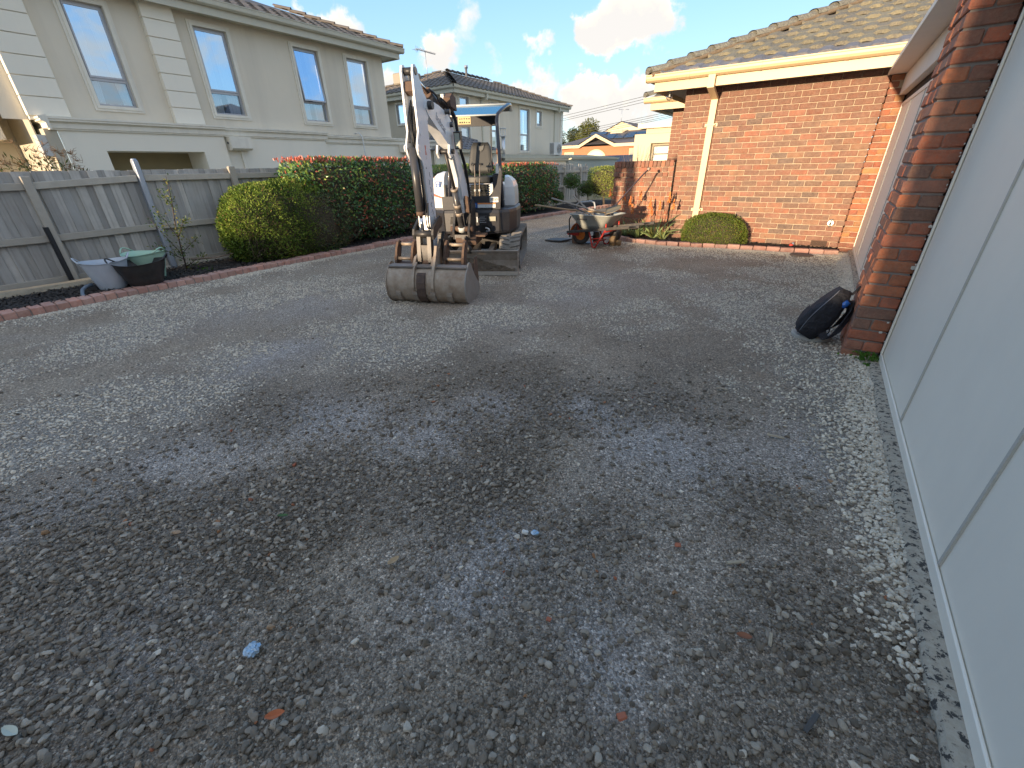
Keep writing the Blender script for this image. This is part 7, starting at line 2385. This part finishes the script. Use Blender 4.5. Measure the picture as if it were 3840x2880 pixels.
def bag_pt(s, a, ww=1.0, off=0.0):
    """s along the bag from base to top, section angle a"""
    base = Vector((-.105, -.01, .02)); top = Vector((.085, .035, .42))
    ax = (top - base)
    c_ = base + ax * s
    nrm_ = Vector((-.90, -.10, .40)).normalized()
    sd = ax.normalized().cross(nrm_)
    bulge = math.sin(math.pi * min(1, max(0, s * .86 + .12))) ** .36
    dp = .052 + .055 * math.sin(math.pi * min(1, s * .9 + .1)) * (1.15 - .6 * s)
    w_ = .125 * bulge * ww
    ca, sa_ = math.cos(a), math.sin(a)
    ex_ = math.copysign(abs(ca) ** .5, ca); ey = math.copysign(abs(sa_) ** .55, sa_)
    return c_ + nrm_ * (dp * ey + off) + sd * (w_ * ex_)
rings = []
for i in range(15):
    s = i / 14
    rings.append([bag_pt(s, 2 * math.pi * k / 24) + Vector((JX(.004), JX(.004), JX(.004))) for k in range(24)])
BGM = MB().loft(rings).build('bag_body', M_NYL, BP)
for aa in (math.radians(38), math.radians(142)):
    MB().tube([bag_pt(i / 20, aa, 1.01, .003) for i in range(1, 20)], .0035, 5).build('piping', M_PIP, BGM)
fpk = MB()
rings = []
for i in range(8):
    s = .06 + .42 * i / 7
    sc2 = math.sin(math.pi * (i + .7) / 8.4) ** .3
    rings.append([bag_pt(s, math.pi / 2 + (k - 6) * .18 * sc2, .94, .018 * sc2) for k in range(13)])
fpk.loft(rings, closed=False, caps=(False, False)).build('front_pocket', M_NYL, BP)
hp = MB().tube([bag_pt(.97, -1.2), bag_pt(1.02, -1.4) + Vector((.03, 0, .045)), bag_pt(.93, -1.8) + Vector((.055, .01, .02))], .009, 6)
hp.build('carry_loop', M_NYL, BP)
def strap(pts, wd, name='shoulder_strap', th=.007):
    rings = []
    for i, (p_, dv) in enumerate(pts):
        p_ = Vector(p_); dv = Vector(dv).normalized() * wd / 2
        up_ = Vector((.5, -.3, .3)).normalized() * th
        rings.append([p_ - dv - up_, p_ + dv - up_, p_ + dv + up_, p_ - dv + up_])
    return MB().loft(rings, smooth=False).build(name, M_NYL, BP)
strap([((.075, -.01, .335), (0, 1, -.2)), ((.12, -.015, .345), (0, 1, -.2)), ((.158, -.02, .34), (0, 1, .1)), ((.165, -.04, .28), (.5, .8, .3)), ((.14, -.07, .18), (.7, .5, .3)), ((.105, -.10, .09), (.8, .3, .3)), ((.055, -.12, .035), (.8, .3, .3)), ((.02, -.10, .06), (.9, 0, .2)), ((-.005, -.05, .13), (.9, 0, .1))], .052)
MB().tube([bag_pt(.80, -1.5), bag_pt(.74, -1.6) + Vector((.05, 0, .0)), Vector((.15, -.02, .30))], .03, 8).build('top_flap', M_NYL, BP)
strap([((.08, .05, .33), (0, 1, -.2)), ((.13, .055, .335), (0, 1, 0)), ((.15, .04, .25), (.5, .8, .3)), ((.10, .02, .12), (.7, .5, .3)), ((.03, .02, .06), (.8, .3, .3))], .05)
MB().tube([(.075, -.06, .20), (.055, -.085, .14), (.06, -.09, .09), (.05, -.08, .06)], .005, 5).build('web_tail', M_NYL, BP)
MB().tube([(.075, -.045, .285), (.105, -.05, .325), (.125, -.05, .345)], [.028, .03, .02], 10).build('bottle', mat('blue_bottle', (.01, .10, .42), .15, spec=.8), BP)

# ------------------------------------------------------------------ litter on the gravel
def crumple(name, label, cat, loc, r, m, n=3, flat_=.55):
    bm = bmesh.new()
    bmesh.ops.create_icosphere(bm, subdivisions=n, radius=r)
    for v_ in bm.verts:
        k = 1 + random.uniform(-.32, .25)
        v_.co = Vector((v_.co.x * k * 1.2, v_.co.y * k, v_.co.z * k * flat_))
    me = bpy.data.meshes.new(name); bm.to_mesh(me); bm.free(); me.materials.append(m)
    o = put(name, me, None, loc)
    return tag(o, label, cat)
M_FOIL = mat('silver_blue_foil', (.42, .55, .66), .35, metal=.55, noise=(90., .5, (.12, .16, .2)))
fo = crumple('crumpled_foil', 'crumpled silver blue foil wrapper on the dark gravel, lower left of centre', 'foil', (-1.163, .190, .024), .021, M_FOIL, 3, .5)
crumple('crumpled_foil', 'small torn scrap of silver plastic beside the white stone in mid driveway', 'scrap', (-.655, 1.10, .018), .014, M_FOIL, 2)
def leaf_obj(name, label, cat, loc, L_, W_, m, rz, curl=.25):
    V = []; F = []
    n = 6
    for i in range(n + 1):
        f_ = i / n
        w_ = W_ * math.sin(math.pi * min(1, f_ * .92 + .05)) ** .8
        z_ = .004 + curl * L_ * (f_ - .5) ** 2 * 1.6
        V += [(L_ * (f_ - .5), -w_, z_ + w_ * .5), (L_ * (f_ - .5), 0, z_), (L_ * (f_ - .5), w_, z_ + w_ * .5)]
    for i in range(n):
        a = i * 3
        F += [(a, a + 3, a + 4, a + 1), (a + 1, a + 4, a + 5, a + 2)]
    mb = MB().add(V, F)
    mb.add([(v_[0], v_[1], v_[2] - .0012) for v_ in V], [f_[::-1] for f_ in F])
    o = mb.build(name, m, None, loc, (JX(.2), JX(.2), rz))
    return tag(o, label, cat)
leaf_obj('fallen_leaf', 'bright orange dead leaf on dark gravel near the bottom edge, left of centre', 'leaf', (-.922, .130, .022), .050, .012, mat('orange_leaf', (.48, .14, .05), .7), .9)
leaf_obj('fallen_leaf', 'pale grey green dead leaf in the bottom left corner', 'leaf', (-1.495, -.296, .024), .060, .012, mat('pale_leaf', (.50, .53, .44), .7), .3)
leaf_obj('fallen_leaf', 'small brown red dead leaf on the gravel, lower right', 'leaf', (.138, 1.087, .02), .045, .012, mat('brown_leaf', (.25, .10, .05), .7), .2)
leaf_obj('fallen_leaf', 'tiny dark green leaf lying left of the driveway middle', 'leaf', (-1.642, .57, .02), .045, .010, mat('green_leaf', (.05, .12, .03), .6), .8)
leaf_obj('fallen_leaf', 'tan dead leaf left of the bone coloured chip', 'leaf', (-1.04, .673, .02), .05, .014, mat('tan_leaf', (.42, .30, .17), .7), 1.4)
def chip(name, label, cat, loc, sx_, sy_, sz_, m, rz):
    vs, fs = chamfer_box(-sx_, -sy_, 0, sx_, sy_, sz_, min(sx_, sy_, sz_) * .35)
    vs = [(a * (1 + JX(.12)), b_ * (1 + JX(.2)), c_ * (1 + JX(.2))) for a, b_, c_ in vs]
    o = MB().add(vs, fs).build(name, m, None, loc, (JX(.2), JX(.2), rz))
    return tag(o, label, cat)
M_WCH = mat('bleached_wood', (.40, .34, .25), .85, streak=(60., .5, (.26, .21, .15)))
M_WHS = mat('white_stone', (.72, .70, .64), .7)
M_TER = mat('terracotta_chip', (.40, .14, .08), .9)
chip('white_stone', 'bright white angular stone in the middle of the driveway', 'stone', (-.691, 1.078, .012), .013, .010, .012, M_WHS, .4)
chip('wood_chip', 'pale splintered wood chip on the gravel right of centre', 'wood chip', (.068, 1.389, .014), .034, .007, .008, M_WCH, .6)
chip('wood_chip', 'dark grey flat stick on the gravel near the bottom right', 'stick', (.325, .934, .014), .040, .007, .006, mat('grey_stick', (.09, .09, .09), .8), 1.2)
chip('wood_chip', 'small pale wood sliver nearer the garage wall, low right', 'wood chip', (.209, 1.13, .014), .022, .005, .006, M_WCH, 1.6)
chip('wood_chip', 'light bark strip on the driveway toward the pier', 'bark', (.114, 2.42, .014), .040, .009, .008, M_WCH, .1)
chip('wood_chip', 'short pale twig on the driveway in front of the backpack, far side', 'twig', (-.241, 2.867, .014), .034, .006, .007, M_WCH, .3)
chip('wood_chip', 'long narrow buff stick on gravel in front of the digger bucket', 'stick', (-.79, 1.42, .014), .030, .004, .006, M_WCH, 1.9)
chip('brick_chip', 'triangular terracotta brick chip right of centre', 'brick chip', (-.138, 1.355, .014), .012, .009, .008, M_TER, .3)
chip('brick_chip', 'dusty red brick chip near the bottom middle', 'brick chip', (-.11, .663, .014), .014, .010, .009, M_TER, .8)
chip('brick_chip', 'small terracotta chip low in the middle of the gravel', 'brick chip', (-.42, .80, .014), .009, .007, .008, M_TER, .1)
